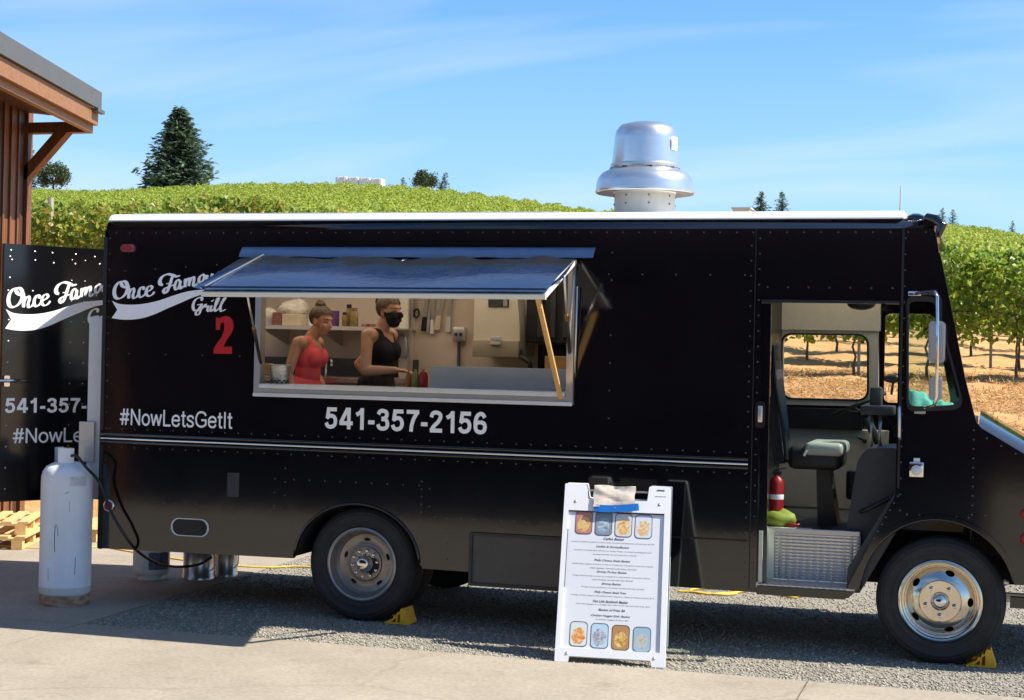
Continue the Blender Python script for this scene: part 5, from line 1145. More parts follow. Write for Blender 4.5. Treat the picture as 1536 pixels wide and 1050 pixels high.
# hood and bumper
hv = []
for y, dz in ((0.002, -0.012), (0.10, 0.035), (0.35, 0.07), (TW / 2, 0.09), (TW - 0.35, 0.07), (TW - 0.10, 0.035), (TW - 0.002, -0.012)):
    for x, z in ((4.15, 1.565), (4.43, 1.405), (4.78, 1.20), (4.96, 1.08)): hv.append((x, y, z + dz))
obj('hood', (hv, [(4 * i + j, 4 * i + j + 1, 4 * i + j + 5, 4 * i + j + 4) for i in range(6) for j in range(3)]), 'paint', truck, smooth=True)
obj('front_grille', MB().box(4.90, 4.96, 0.06, TW - 0.06, 0.6, 1.08).vf, 'black', truck)
obj('bumper', MB().box(4.98, 5.10, 0.02, TW - 0.02, 0.42, 0.62, 0.02).box(4.36, 4.99, 0.06, 0.12, 0.40, 0.47).vf, 'paint', truck)
obj('tie_bracket', MB().box(4.30, 4.7, 0.30, 0.36, 0.40, 0.46).sphere((4.33, 0.10, 0.56), 0.022).vf, 'alu', truck)

# ================================================================== KITCHEN
KY = TW - 0.062
A = at(388, 488, 1.62); B = at(604, 493, 1.62); shz = float((A[2] + B[2]) / 2)
shf = obj('kitchen_shelf', MB().box(A[0], B[0] - 0.03, 1.42, KY, shz - 0.012, shz).vf, 'alupaint', truck)
obj('shelf_lip', MB().box(A[0], B[0] - 0.03, 1.405, 1.419, shz - 0.028, shz + 0.004).vf, 'alupaint', shf)
for x in (-1.55, -1.05, -0.62): obj('shelf_bracket', MB().plate([(KY - 0.005, shz - 0.16), (KY - 0.005, shz - 0.013), (1.48, shz - 0.013)], [], x, x + 0.01, frame=lambda a, z, y: (y, a, z)).vf, 'alu', shf)
def XS(px, Y=1.6): return float(at(px, 480, Y)[0])
def ZS(py, Y=1.6): return float(at(480, py, Y)[2])
k = ('shelf goods along the kitchen back wall')
def boxthing(name, l, r, t, d, m, label, cat, y0=1.46, extra=None):
    o = obj(name, MB().box(XS(l), XS(r), y0, y0 + d, shz + 0.002, ZS(t), 0.006).vf, m, label=label, cat=cat)
    return o
M['boxred'] = mat('dark red carton', (0.16, 0.012, 0.02), 0.6, c2=(0.40, 0.20, 0.16), vscale=30); M['boxcream'] = mat('cream carton', (0.70, 0.60, 0.42), 0.6); M['boxpurple'] = mat('purple carton', (0.13, 0.05, 0.22), 0.6)
M['plasticbag'] = mat('clear white plastic bag', (0.62, 0.58, 0.52), 0.3, var=0.2, vscale=25, bump=0.5, bscale=30); M['jarfood'] = mat('pickles and spice', (0.20, 0.13, 0.04), 0.5, c2=(0.42, 0.30, 0.12), vscale=40)
boxthing('carton', 419, 433, 470, 0.10, 'boxred', 'small dark red carton on the kitchen shelf', 'carton')
b_ = boxthing('carton', 433.5, 458, 472, 0.16, 'boxcream', 'long cream glove carton beside the red carton', 'carton')
boxthing('carton', 491, 500, 467, 0.09, 'white', 'white carton right of the coral top woman on the shelf', 'carton')
boxthing('carton', 500.5, 512, 466, 0.10, 'boxpurple', 'purple carton beside the jars on the shelf', 'carton')
boxthing('foam_tray_stack', 474, 490, 479, 0.14, 'white', 'flat stack of white foam trays on the shelf', 'trays', y0=1.44)
def lump(c, r, seed, amp=0.18, n=20, m=12):
    v, f = MB().sphere((0, 0, 0), (1, 1, 1), n, m).vf; g = np.random.default_rng(seed); ph = g.uniform(0, 6.28, (6,)); out = []
    for p in v:
        p = np.array(p); d = 1 + amp * (math.sin(3.1 * p[0] + ph[0]) * math.sin(3.7 * p[1] + ph[1]) + 0.7 * math.sin(5.9 * p[2] + 4 * p[0] + ph[2]) * math.sin(5 * p[1] + ph[3]) + 0.4 * math.sin(11 * p[0] + ph[4]) * math.sin(9 * p[2] + ph[5]))
        q = p * d * np.array(r); q[2] = max(q[2], -r[2] * 0.7); out.append(np.array(c) + q)
    return out, f
obj('plastic_bag', lump((XS(438), 1.64, ZS(466)), (0.13, 0.10, 0.085), 3), 'plasticbag', smooth=True, label='crumpled clear plastic bag heaped behind the shelf cartons', cat='bag')
obj('bread_bag', lump((XS(404), 1.58, shz + 0.065), (0.10, 0.09, 0.09), 4, 0.14), 'plasticbag', smooth=True, label='pale plastic bag at the left end of the shelf', cat='bag')
def jar(l, r, t, lid, label, fill='jarfood', Y=1.52):
    x0, x1 = XS(l, Y), XS(r, Y); R = (x1 - x0) / 2; c = ((x0 + x1) / 2, Y); zt = ZS(t, Y); h = zt - shz
    root = thing('jar', (c[0], c[1], shz), label, 'jar')
    obj('glass', MB().lathe([(0, shz + 0.002), (R, shz + 0.004), (R, shz + h * 0.7), (R * 0.72, shz + h * 0.8), (R * 0.72, shz + h * 0.86)], (c[0], c[1], 0), 'z', 18).vf, fill, root, smooth=True)
    obj('lid', MB().lathe([(R * 0.8, shz + h * 0.84), (R * 0.8, zt), (0, zt)], (c[0], c[1], 0), 'z', 18).vf, lid, root, auto=30)
jar(513, 521, 468, 'black', 'small dark spice jar with pale label on the shelf'); jar(519, 528, 456, 'black', 'tall jar with wide black lid on the shelf', Y=1.60); jar(526, 537, 461, 'boxred', 'jar of brown pickles at the right of the shelf jars')
obj('tray', MB().box(XS(552), XS(566), 1.45, 1.62, shz + 0.002, shz + 0.03, 0.008).vf, 'boxred', label='low dark tray at the right end of the shelf', cat='tray')
# sink counter along the back wall
cz_ = float(at(500, 566, 1.22)[2])
sk = obj('sink_counter', MB().box(XR + 0.06, -0.36, 1.20, KY - 0.02, cz_ - 0.05, cz_, 0.01).vf, 'stainless', truck)
obj('counter_body', MB().box(XR + 0.06, -0.37, 1.24, KY - 0.02, 0.83, cz_ - 0.052).vf, 'stainless_dull', sk)
obj('backsplash', MB().box(XR + 0.06, -0.36, KY - 0.018, KY - 0.001, cz_ + 0.002, float(at(500, 537, KY)[2])).vf, mat('dark steel splash back', (0.11, 0.10, 0.095), 0.4, 0.5), sk)
fp = at(489, 556, 1.62); obj('faucet', MB().tube([(fp[0], 1.62, cz_ - 0.01), (fp[0], 1.62, fp[2] + 0.04), (fp[0] + 0.01, 1.60, fp[2] + 0.10), (fp[0] + 0.05, 1.58, fp[2] + 0.11), (fp[0] + 0.075, 1.56, fp[2] + 0.08), (fp[0] + 0.075, 1.56, fp[2] + 0.04)], 0.012, 8).vf, 'chrome', sk, smooth=True)
obj('storage_tote', MB().box(*sorted((XS(392, 1.3), XS(404, 1.3))), 1.24, 1.42, cz_ + 0.002, ZS(547, 1.3), 0.01).vf, 'jarfood', label='brown storage tote on the sink counter behind the bucket', cat='tote')
# partition beside the shelf
c0x, c1x = XS(599, 1.9), XS(613, 1.9)
pt = obj('partition', MB().box(c0x, c1x, 1.90, KY, 0.83, ZT - 0.04, 0.004).vf, 'intwhite', truck)
obj('partition_edge', MB().box(c1x, c1x + 0.012, 1.885, 1.93, 0.83, ZT - 0.04).vf, 'alu', pt)
obj('wall_mitt', lump(((XS(604, 1.87)), 1.875, ZS(520, 1.87)), (0.05, 0.02, 0.12), 8, 0.1), 'stainless_dull', smooth=True, label='grey cloth hanging against the white partition', cat='cloth')
# knives on the wall
KW = KY - 0.012
obj('magnet_strip', MB().box(XS(624, KW), XS(690, KW), KW - 0.004, KY, ZS(440, KW), ZS(434, KW)).vf, 'black', truck)
def knife(px, top, mid, bot, hm, label, w=0.022, lean=0.0):
    x0 = XS(px, KW); x1 = XS(px + lean, KW); a = ZS(top, KW); b = ZS(mid, KW); c = ZS(bot, KW); xm = x0 + (x1 - x0) * (a - b) / (a - c)
    root = thing('kitchen_knife', (x1, KW, c), label, 'knife', 'knives hanging on the kitchen wall')
    obj('blade', MB().plate([(xm - w * 0.55, b), (xm + w * 0.55, b), (x0 + w * 0.7, a), (x0 - w * 0.3, a - 0.03)], [], KW - 0.012, KW - 0.009).vf, 'stainless', root)
    obj('handle', MB().plate(rpoly([(xm - w * 0.55, b), (xm + w * 0.55, b), (x1 + w * 0.7, c), (x1 - w * 0.6, c)][::-1], 0.006, 2), [], KW - 0.022, KW - 0.002).vf, hm, root)
knife(640, 436, 473, 494, 'black', 'knife with a short black handle left of the white handled knives', 0.03, -4)
knife(650, 436, 477, 498, 'white', 'narrow knife with white handle, longest on the wall', 0.024, -1)
knife(664, 436, 471, 492, mat('ivory handle', (0.68, 0.58, 0.42), 0.5), 'broad knife with ivory handle tilted to the left', 0.040, -8)
knife(676, 436, 472, 494, 'alupaint', 'rightmost knife with grey white handle', 0.032, -3)
knife(647, 436, 468, 496, 'stainless_dull', 'thin all steel knife behind the white handled one', 0.02, -4)
sx, szz = XS(622, KW), ZS(461, KW); sc2 = thing('scissors', (sx, KW, szz - 0.08), 'black handled scissors hanging left of the knives', 'scissors')
for s_ in (-1, 1): obj('handle', MB().tube([(sx + s_ * 0.022 + 0.022 * math.cos(a), KW - 0.015, szz - 0.04 + 0.035 * math.sin(a)) for a in np.linspace(0, 6.283, 15)], 0.007, 6, False).vf, 'black', sc2, smooth=True); obj('blade', MB().plate([(sx - 0.008 + s_ * 0.006, szz), (sx + 0.008 + s_ * 0.006, szz), (sx, szz + 0.12)], [], KW - 0.016 + s_ * 0.002, KW - 0.0145 + s_ * 0.002).vf, 'stainless', sc2)
# outlet with conduit
ox, oz = XS(691, KY), ZS(498, KY); ob = obj('outlet_box', MB().box(ox - 0.052, ox + 0.052, KY - 0.05, KY - 0.001, oz - 0.062, oz + 0.062, 0.012).vf, 'alu', truck, auto=30)
for dx_ in (-0.02, 0.02): obj('socket', MB().lathe([(0, -0.004), (0.014, -0.004), (0.016, 0)], (ox + dx_, KY - 0.0505, oz), 'y', 12).vf, 'darkgrey', ob)
obj('conduit', MB().tube([(ox, KY - 0.03, oz - 0.06), (ox, KY - 0.03, 0.9)], 0.014, 8).vf, 'darkgrey', ob, smooth=True)
# white towel dispenser cabinet
dx0, dx1 = XS(711, 1.60), XS(780, 1.60); dz0, dz1 = ZS(528, 1.60), ZS(446, 1.60)
dc = obj('towel_dispenser', MB().plate(rpoly([(dx0, dz0), (dx1, dz0), (dx1, dz0 + 0.22), (dx1 - 0.035, dz1 + 0.1), (dx0, dz1 + 0.1)], 0.01, 2), [], 1.60, 1.80).box(dx0, dx1, 1.80, KY, dz0, dz1 + 0.1).vf, mat('ivory enamel', (0.80, 0.72, 0.56), 0.4), truck, auto=40)
zc_ = ZS(502, 1.6)
obj('lower_shade_panel', MB().box(dx0 - 0.002, dx1 + 0.002, 1.575, 1.599, dz0 - 0.01, zc_ - 0.02, 0.006).vf, mat('shade tan dispenser front', (0.42, 0.36, 0.26), 0.45), dc, auto=30)  # shading on the cabinet's lower front, painted as a darker panel
for q in (0, 1): obj('latch', MB().box(XS(737, 1.58), XS(753, 1.58), 1.555, 1.5745, ZS(505 + 7 * q, 1.58), ZS(500 + 7 * q, 1.58), 0.004).vf, 'alupaint', dc)
obj('name_plate', MB().box(XS(731, 1.58), XS(762, 1.58), 1.590, 1.599, ZS(457, 1.58), ZS(444, 1.58), 0.003).vf, 'boxgrey', dc); obj('gauge', MB().box(XS(754, 1.58), XS(760, 1.58), 1.584, 1.5895, ZS(456, 1.58), ZS(446, 1.58)).vf, 'alu', dc)
# extraction hood over the griddle
hx0 = XS(789, 1.72)
hd_ = obj('extraction_hood', MB().box(hx0, 2.45, 1.72, KY, ZS(508, 1.72), ZT - 0.04, 0.01).vf, 'hoodblack', truck)
for i in range(12): x = hx0 + 0.10 + 0.105 * i; obj('baffle', MB().box(x, x + 0.045, 1.700, 1.7195, ZS(500, 1.71), ZT - 0.08, 0.004).vf, 'boxgrey', hd_)
obj('splash_panel', MB().box(hx0 + 0.02, 2.45, KY - 0.02, KY - 0.001, ZS(560, KY), ZS(509, 1.72) - 0.004).vf, 'darkgrey', hd_)
obj('gas_pipe', MB().tube([at(780, 526, 1.65), at(781, 535, 1.60), at(790, 540, 1.58), at(795, 546, 1.58), at(796, 560, 1.58)], 0.02, 8).vf, 'black', truck, smooth=True)
# griddle guard, front counter
gz0, gz1 = float(at(700, 586, 0.27)[2]), float(at(700, 550, 0.27)[2]); gx0 = float(at(646, 565, 0.27)[0])
gg = obj('griddle_guard', MB().box(gx0, WIN[1] + 0.1, 0.262, 0.272, gz0 - 0.1, gz1, 0.002).vf, 'stainless_dull', truck)
obj('griddle', MB().box(gx0, WIN[1] + 0.4, 0.275, 0.95, gz0 - 0.25, gz0 + 0.04, 0.01).vf, 'stainless_dull', gg)
obj('guard_fold', MB().box(gx0, WIN[1] + 0.1, 0.225, 0.261, gz0 - 0.1, gz0 + 0.018).vf, 'stainless_dull', gg)
obj('front_counter', MB().box(XR + 0.06, gx0 - 0.01, 0.221, 0.58, WIN[2] - 0.02, WIN[2] + 0.02, 0.006).box(XR + 0.06, gx0 - 0.02, 0.25, 0.55, 0.83, WIN[2] - 0.022).vf, 'stainless', truck)
obj('cutting_board', MB().box(float(at(817, 540, 0.9)[0]), float(at(851, 540, 0.9)[0]), 0.90, 0.94, gz0 + 0.041, float(at(830, 534, 0.9)[2]), 0.004).vf, 'pinewood', label='wooden cutting board standing behind the griddle guard', cat='cutting board')
cz2 = WIN[2] + 0.02
# bottles
def bottle(px, top, r, m, label, Y=0.40):
    x = float(at(px, 565, Y)[0]); zt = float(at(px, top, Y)[2]); root = thing('squeeze_bottle', (x, Y, cz2), label, 'bottle', 'bottles on the serving counter')
    obj('body', MB().lathe([(0, cz2 + 0.001), (r, cz2 + 0.003), (r, zt - 0.03), (r * 0.8, zt - 0.015)], (x, Y, 0), 'z', 16).vf, m, root, smooth=True)
    obj('cap', MB().lathe([(r * 0.82, zt - 0.016), (r * 0.8, zt - 0.008), (r * 0.3, zt), (r * 0.2, zt + 0.02), (0, zt + 0.02)], (x, Y, 0), 'z', 12).vf, m, root, smooth=True)
bottle(613, 558, 0.019, mat('orange sauce', (0.42, 0.10, 0.02), 0.4), 'slim orange sauce bottle on the serving counter'); bottle(623, 558, 0.030, mat('green sauce', (0.10, 0.20, 0.05), 0.4, c2=(0.30, 0.28, 0.05), vscale=9), 'green sauce bottle between orange and red bottles'); bottle(635, 557, 0.034, mat('red sauce', (0.36, 0.02, 0.03), 0.4), 'dark red sauce bottle against the griddle guard')
# bucket with checkered band
bx = float(at(420, 560, 0.13)[0]); zb0 = WIN[2] + 0.046; zt0 = float(at(420, 547, 0.13)[2]); r1 = 0.082; r0 = 0.062
bk = thing('tip_bucket', (bx, 0.13, zb0), 'small galvanised bucket with checkered band on the window sill', 'bucket')
obj('body', MB().lathe([(0, zb0 + 0.004), (r0, zb0 + 0.002), (r0 + 0.004, zb0 + 0.03), (r1 - 0.002, zt0 - 0.006), (r1 + 0.003, zt0 - 0.003), (r1 + 0.002, zt0), (r1 - 0.004, zt0 - 0.004), (r0, zb0 + 0.02)], (bx, 0.13, 0), 'z', 32).vf, 'bucket', bk, auto=50)
for rr in range(2):
    chv = MB()
    for i in range(24):
        if (i + rr) % 2: continue
        h0 = zb0 + 0.003 + 0.013 * rr; h1 = h0 + 0.013; ra = r0 + 0.0035 + 0.004 * rr * 0.5
        t0, t1 = 2 * math.pi * i / 24, 2 * math.pi * (i + 1) / 24
        chv.add([(bx + ra * math.cos(t0), 0.13 + ra * math.sin(t0), h0), (bx + ra * math.cos(t1), 0.13 + ra * math.sin(t1), h0), (bx + (ra + 0.002) * math.cos(t1), 0.13 + (ra + 0.002) * math.sin(t1), h1), (bx + (ra + 0.002) * math.cos(t0), 0.13 + (ra + 0.002) * math.sin(t0), h1)], [(0, 1, 2, 3)])
    obj('checker_band', chv.vf, 'black', bk)

# ================================================================== PEOPLE
def person(name, label, X, Y, Z0, yaw, sc_h, head_fwd, head_pitch, head_yaw, arms, top_m, mask, lean=0.0):
    P = []                                                # (label, vf, sdf data)
    mb = MB()
    def cap(p, q, a, b, lb):
        p, q = np.array(p, float) * sc_h, np.array(q, float) * sc_h; a *= sc_h; b *= sc_h
        n = 5; pts = [p + (q - p) * t for t in np.linspace(0, 1, n)]; rs = [a + (b - a) * t for t in np.linspace(0, 1, n)]
        mb.tube(pts, rs, 14); mb.sphere(p, a, 14, 8); mb.sphere(q, b, 14, 8); P.append((lb, 'c', p, q, a, b))
    def ell(c, r, lb, rot=None):
        c = np.array(c, float) * sc_h; r = np.array(r, float) * sc_h
        v, f = MB().sphere((0, 0, 0), tuple(r), 18, 12).vf
        R_ = rot if rot is not None else np.eye(3)
        mb.add([R_ @ np.array(p) + c for p in v], f); P.append((lb, 'e', c, r, R_, 0))
    def ln(x, z): return x + lean * (z - 0.85)
    ell((ln(-0.012, 0.86), 0, 0.86), (0.125, 0.17, 0.13), 'hip'); ell((ln(0, 1.0), 0, 1.0), (0.092, 0.120, 0.16), 'torso'); ell((ln(0, 1.14), 0, 1.14), (0.108, 0.142, 0.16), 'torso')
    ell((ln(-0.01, 1.24), 0, 1.24), (0.075, 0.15, 0.06), 'torso')
    for s in (-1, 1):
        ell((ln(0.070, 1.125), s * 0.066, 1.125), (0.058, 0.062, 0.075), 'torso'); ell((ln(-0.005, 1.245), s * 0.155, 1.245), (0.056, 0.056, 0.056), 'arm')
        cap((-0.01, s * 0.088, 0.83), (0.0, s * 0.09, 0.46), 0.088, 0.058, 'leg'); cap((0.0, s * 0.09, 0.46), (-0.02, s * 0.09, 0.08), 0.056, 0.036, 'leg')
        cap((-0.03, s * 0.09, 0.045), (0.13, s * 0.105, 0.035), 0.042, 0.034, 'foot')
    H = np.array([ln(head_fwd, 1.42), 0, 1.425])
    cap((ln(-0.02, 1.22), 0, 1.24), tuple(H + np.array([-0.02, 0, -0.05])), 0.058, 0.050, 'neck')
    cp, sp_ = math.cos(head_pitch), math.sin(head_pitch); cyw, syw = math.cos(head_yaw), math.sin(head_yaw)
    RH = np.array([[cyw, -syw, 0], [syw, cyw, 0], [0, 0, 1]]) @ np.array([[cp, 0, sp_], [0, 1, 0], [-sp_, 0, cp]])
    hp = lambda x, y, z: H + RH @ np.array([x, y, z])
    ell(hp(-0.012, 0, 0.032), (0.094, 0.075, 0.086), 'head', RH); ell(hp(0.030, 0, -0.028), (0.064, 0.058, 0.084), 'head', RH); ell(hp(0.048, 0, -0.082), (0.036, 0.038, 0.030), 'head', RH)
    ell(hp(0.070, 0, 0.035), (0.022, 0.045, 0.014), 'head', RH)
    cap(hp(0.088, 0, 0.010), hp(0.106, 0, -0.024), 0.009, 0.014, 'head'); ell(hp(0.090, 0, -0.058), (0.012, 0.024, 0.012), 'head', RH)
    for s in (-1, 1): ell(hp(-0.005, s * 0.074, -0.012), (0.020, 0.010, 0.031), 'head', RH); ell(hp(0.062, s * 0.036, -0.025), (0.022, 0.020, 0.022), 'head', RH)
    for s, (sh, el, wr, hd_dir) in zip((-1, 1), arms):
        cap(sh, el, 0.047, 0.039, 'arm'); cap(el, tuple(np.array(el) + (np.array(wr) - np.array(el)) * 0.35), 0.040, 0.039, 'arm'); cap(tuple(np.array(el) + (np.array(wr) - np.array(el)) * 0.35), wr, 0.039, 0.025, 'arm')
        wr = np.array(wr); d = np.array(hd_dir, float); d /= np.linalg.norm(d); sd = np.cross(d, (0, 0, 1.0)); sd = sd / np.linalg.norm(sd) if np.linalg.norm(sd) > 0.2 else np.array([1.0, 0, 0])
        u2 = np.cross(sd, d); Rp = np.stack([d, sd, u2], 1); ell(wr + d * 0.048, (0.052, 0.038, 0.016), 'hand', Rp)
        for fi, (o, L) in enumerate(((-0.029, 0.060), (-0.010, 0.072), (0.010, 0.068), (0.028, 0.052))):
            a0 = wr + d * 0.085 + sd * o; a1 = a0 + d * L * 0.5 - u2 * 0.008; a2 = a1 + d * L * 0.35 - u2 * 0.022
            cap(a0, a1, 0.0095, 0.0088, 'hand'); cap(a1, a2, 0.0088, 0.0075, 'hand')
        t0 = wr + d * 0.025 + sd * (-0.034); t1 = t0 + d * 0.035 - sd * 0.022 - u2 * 0.01; cap(t0, t1, 0.011, 0.010, 'hand'); cap(t1, t1 + d * 0.028 - u2 * 0.008, 0.010, 0.008, 'hand')
    me = bpy.data.meshes.new('person_tmp'); me.from_pydata([tuple(map(float, p)) for p in mb.v], [], mb.f); o = bpy.data.objects.new('person_tmp', me); col.objects.link(o)
    m1 = o.modifiers.new('r', 'REMESH'); m1.mode = 'VOXEL'; m1.voxel_size = 0.0068; m2 = o.modifiers.new('s', 'SMOOTH'); m2.factor = 0.5; m2.iterations = 4
    dg = bpy.context.evaluated_depsgraph_get(); dg.update(); ev = o.evaluated_get(dg).to_mesh()
    V = np.zeros(len(ev.vertices) * 3); ev.vertices.foreach_get('co', V); V = V.reshape(-1, 3); Nn = np.array([v.normal[:] for v in ev.vertices]); Fc = [tuple(p.vertices) for p in ev.polygons]
    o.evaluated_get(dg).to_mesh_clear(); bpy.data.objects.remove(o); bpy.data.meshes.remove(me)
    # nearest body region of every vertex
    best = np.full(len(V), 9.0); reg = np.zeros(len(V), int); names = ['hip', 'torso', 'arm', 'leg', 'foot', 'neck', 'head', 'hand']
    for lb, kd, a, b, c, d in P:
        if kd == 'c':
            t = np.clip(((V - a) @ (b - a)) / ((b - a) @ (b - a)), 0, 1); D = np.linalg.norm(V - (a + t[:, None] * (b - a)), axis=1) - (c + (d - c) * t)
        else:
            q = (V - a) @ c; D = (np.linalg.norm(q / b, axis=1) - 1) * b.min()
        w = D < best; best[w] = D[w]; reg[w] = names.index(lb)
    U = V / sc_h
    hl = (U - H) @ RH                                      # head coordinates
    isreg = lambda *n_: np.isin(reg, [names.index(q) for q in n_])
    wr_ = np.array([[math.cos(yaw), -math.sin(yaw), 0], [math.sin(yaw), math.cos(yaw), 0], [0, 0, 1]])
    base = np.array([X, Y, Z0])
    W = (wr_ @ V.T).T + base; WN = (wr_ @ Nn.T).T
    root = thing(name, base, label, 'person')
    bo = obj('body', (W, Fc), ['skin', 'eye_brow', 'lip', 'blackcloth'], root, smooth=True)
    vm = np.zeros(len(V), int); hd = isreg('head')
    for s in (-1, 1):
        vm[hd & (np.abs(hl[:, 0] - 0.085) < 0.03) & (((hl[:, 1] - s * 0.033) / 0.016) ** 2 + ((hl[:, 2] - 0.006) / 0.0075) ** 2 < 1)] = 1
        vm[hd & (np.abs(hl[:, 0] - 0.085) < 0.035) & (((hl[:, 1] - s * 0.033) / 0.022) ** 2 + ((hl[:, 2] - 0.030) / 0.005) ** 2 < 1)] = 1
    vm[hd & (hl[:, 0] > 0.07) & ((hl[:, 1] / 0.026) ** 2 + ((hl[:, 2] + 0.058) / 0.010) ** 2 < 1)] = 2
    vm[isreg('foot')] = 3
    bo.data.polygons.foreach_set('material_index', [int(vm[f[0]]) for f in Fc])
    def shell_of(mask_v, off, nm, m):
        keep = [f for f in Fc if all(mask_v[i] for i in f)]; used = sorted({i for f in keep for i in f}); idx = {q: i for i, q in enumerate(used)}
        v = W[used] + WN[used] * off; n = len(v); f = [tuple(idx[i] for i in q) for q in keep]
        return obj(nm, (v, f), m, root, smooth=True)
    neck = 1.262 - 0.06 * np.exp(-(U[:, 1] / 0.055) ** 2) * (U[:, 0] > ln(0.0, 1.2)) - 0.035 * np.exp(-(U[:, 1] / 0.06) ** 2) * (U[:, 0] <= ln(0.0, 1.2))
    body_zone = isreg('torso', 'hip') | (isreg('arm', 'neck') & (np.abs(U[:, 1]) < 0.112) & (U[:, 2] < 1.30))
    strap = (np.abs(np.abs(U[:, 1]) - 0.092) < 0.026) & (U[:, 2] < 1.33) & isreg('torso', 'arm', 'neck')
    shell_of((body_zone & (U[:, 2] > 0.80) & (U[:, 2] < neck - 0.01) & (np.abs(U[:, 1]) < 0.155 + 0.1 * (U[:, 2] < 1.16))) | (strap & (U[:, 2] > 1.1)), 0.007, 'tank_top', top_m)
    shell_of(isreg('hip', 'leg') & (U[:, 2] < 0.87) & (U[:, 2] > 0.07), 0.008, 'trousers', 'denim')
    hairz = hd & (((hl[:, 2] > 0.062) & (hl[:, 0] < 0.072)) | ((hl[:, 0] < 0.012 + 0.55 * np.maximum(0, hl[:, 2])) & (hl[:, 2] > -0.070) & ~((np.abs(hl[:, 1]) > 0.058) & (hl[:, 2] < 0.016) & (hl[:, 0] > -0.03))))
    hr = shell_of(hairz, 0.011, 'hair', 'hair')
    bp_ = H + RH @ np.array([-0.045, 0, 0.125]) if not mask else H + RH @ np.array([-0.10, 0, 0.075])
    bw = (wr_ @ (bp_ * sc_h)) + base
    v, f = lump(bw, (0.040, 0.040, 0.036) if not mask else (0.034, 0.036, 0.034), 5, 0.16); obj('hair_bun', (v, f), 'hair', hr, smooth=True)
    if mask:
        mo = shell_of(hd & (hl[:, 0] > 0.008 - 0.25 * (hl[:, 2] + 0.03)) & (hl[:, 2] < 0.004 - 0.10 * np.abs(hl[:, 1])) & (hl[:, 2] > -0.112), 0.008, 'face_mask', 'blackcloth')
        for s in (-1, 1): obj('ear_loop', MB().tube([(wr_ @ ((H + RH @ np.array(q)) * sc_h)) + base for q in ((0.03, s * 0.068, -0.02), (-0.005, s * 0.083, 0.012), (-0.03, s * 0.080, -0.010), (0.0, s * 0.074, -0.055))], 0.003, 5).vf, 'blackcloth', mo)
    return root
FLZ = 0.812
YP = 1.0
x1 = float(at(461, 540, YP)[0]); h1 = float(at(478, 463, YP)[2]) - FLZ
person('person', 'woman in a coral tank top with brown hair in a high bun', x1, YP, FLZ, math.radians(0), h1 / 1.525, 0.085, math.radians(14), math.radians(-14),
       (((-0.01, -0.168, 1.245), (-0.075, -0.205, 0.985), (-0.01, -0.19, 0.775), (0.25, 0.1, -1)), ((0.0, 0.168, 1.245), (-0.02, 0.205, 0.985), (0.12, 0.17, 0.80), (0.8, -0.2, -0.6))), 'coral', False, 0.05)
x2 = float(at(567, 540, YP)[0]); h2 = float(at(582, 448, YP)[2]) - FLZ
person('person', 'woman in a black tank top and black face mask', x2, YP, FLZ, math.radians(-8), h2 / 1.525, 0.055, math.radians(4), math.radians(-8),
       (((0.0, -0.170, 1.245), (0.02, -0.215, 0.975), (0.235, -0.155, 0.985), (1, 0.1, -0.05)), ((-0.01, 0.168, 1.245), (-0.27, 0.19, 1.02), (-0.13, 0.15, 0.90), (0.8, -0.5, -0.3))), 'blackcloth', True, 0.06)

# ================================================================== CAB CLUTTER
ez = 0.822
ex, ey = float(at(1165, 735, 0.42)[0]), 0.42; et = float(at(1165, 712, 0.42)[2])
fe = thing('fire_extinguisher', (ex, ey, ez), 'red fire extinguisher standing on the cab floor', 'fire extinguisher')
obj('cylinder', MB().lathe([(0, ez), (0.045, ez), (0.048, ez + 0.01), (0.048, et - 0.06), (0.04, et - 0.03), (0.018, et - 0.01), (0.016, et)], (ex, ey, 0), 'z', 20).vf, 'red', fe, smooth=True)
obj('band', MB().lathe([(0.0486, et - 0.17), (0.0492, et - 0.165), (0.0492, et - 0.14), (0.0486, et - 0.135)], (ex, ey, 0), 'z', 20).vf, 'white', fe, smooth=True)
obj('valve', MB().box(ex - 0.03, ex + 0.03, ey - 0.012, ey + 0.012, et, et + 0.025, 0.004).bar((ex - 0.02, ey, et + 0.03), (ex + 0.06, ey, et + 0.05), 0.015, 0.008).vf, 'black', fe)
gx = float(at(1166, 765, 0.36)[0]); obj('green_bag', lump((gx, 0.40, ez + 0.045), (0.115, 0.075, 0.07), 12, 0.14), 'lime', smooth=True, label='crumpled lime green bag at the foot of the extinguisher', cat='bag')
rx = float(at(1191, 770, 0.33)[0]); obj('red_strap', MB().tube([(rx - 0.05, 0.34, ez + 0.008), (rx, 0.335, ez + 0.012), (rx + 0.04, 0.33, ez + 0.02)], [0.012, 0.014, 0.01], 8).vf, 'red', smooth=True, label='short red strap lying beside the green bag', cat='strap')
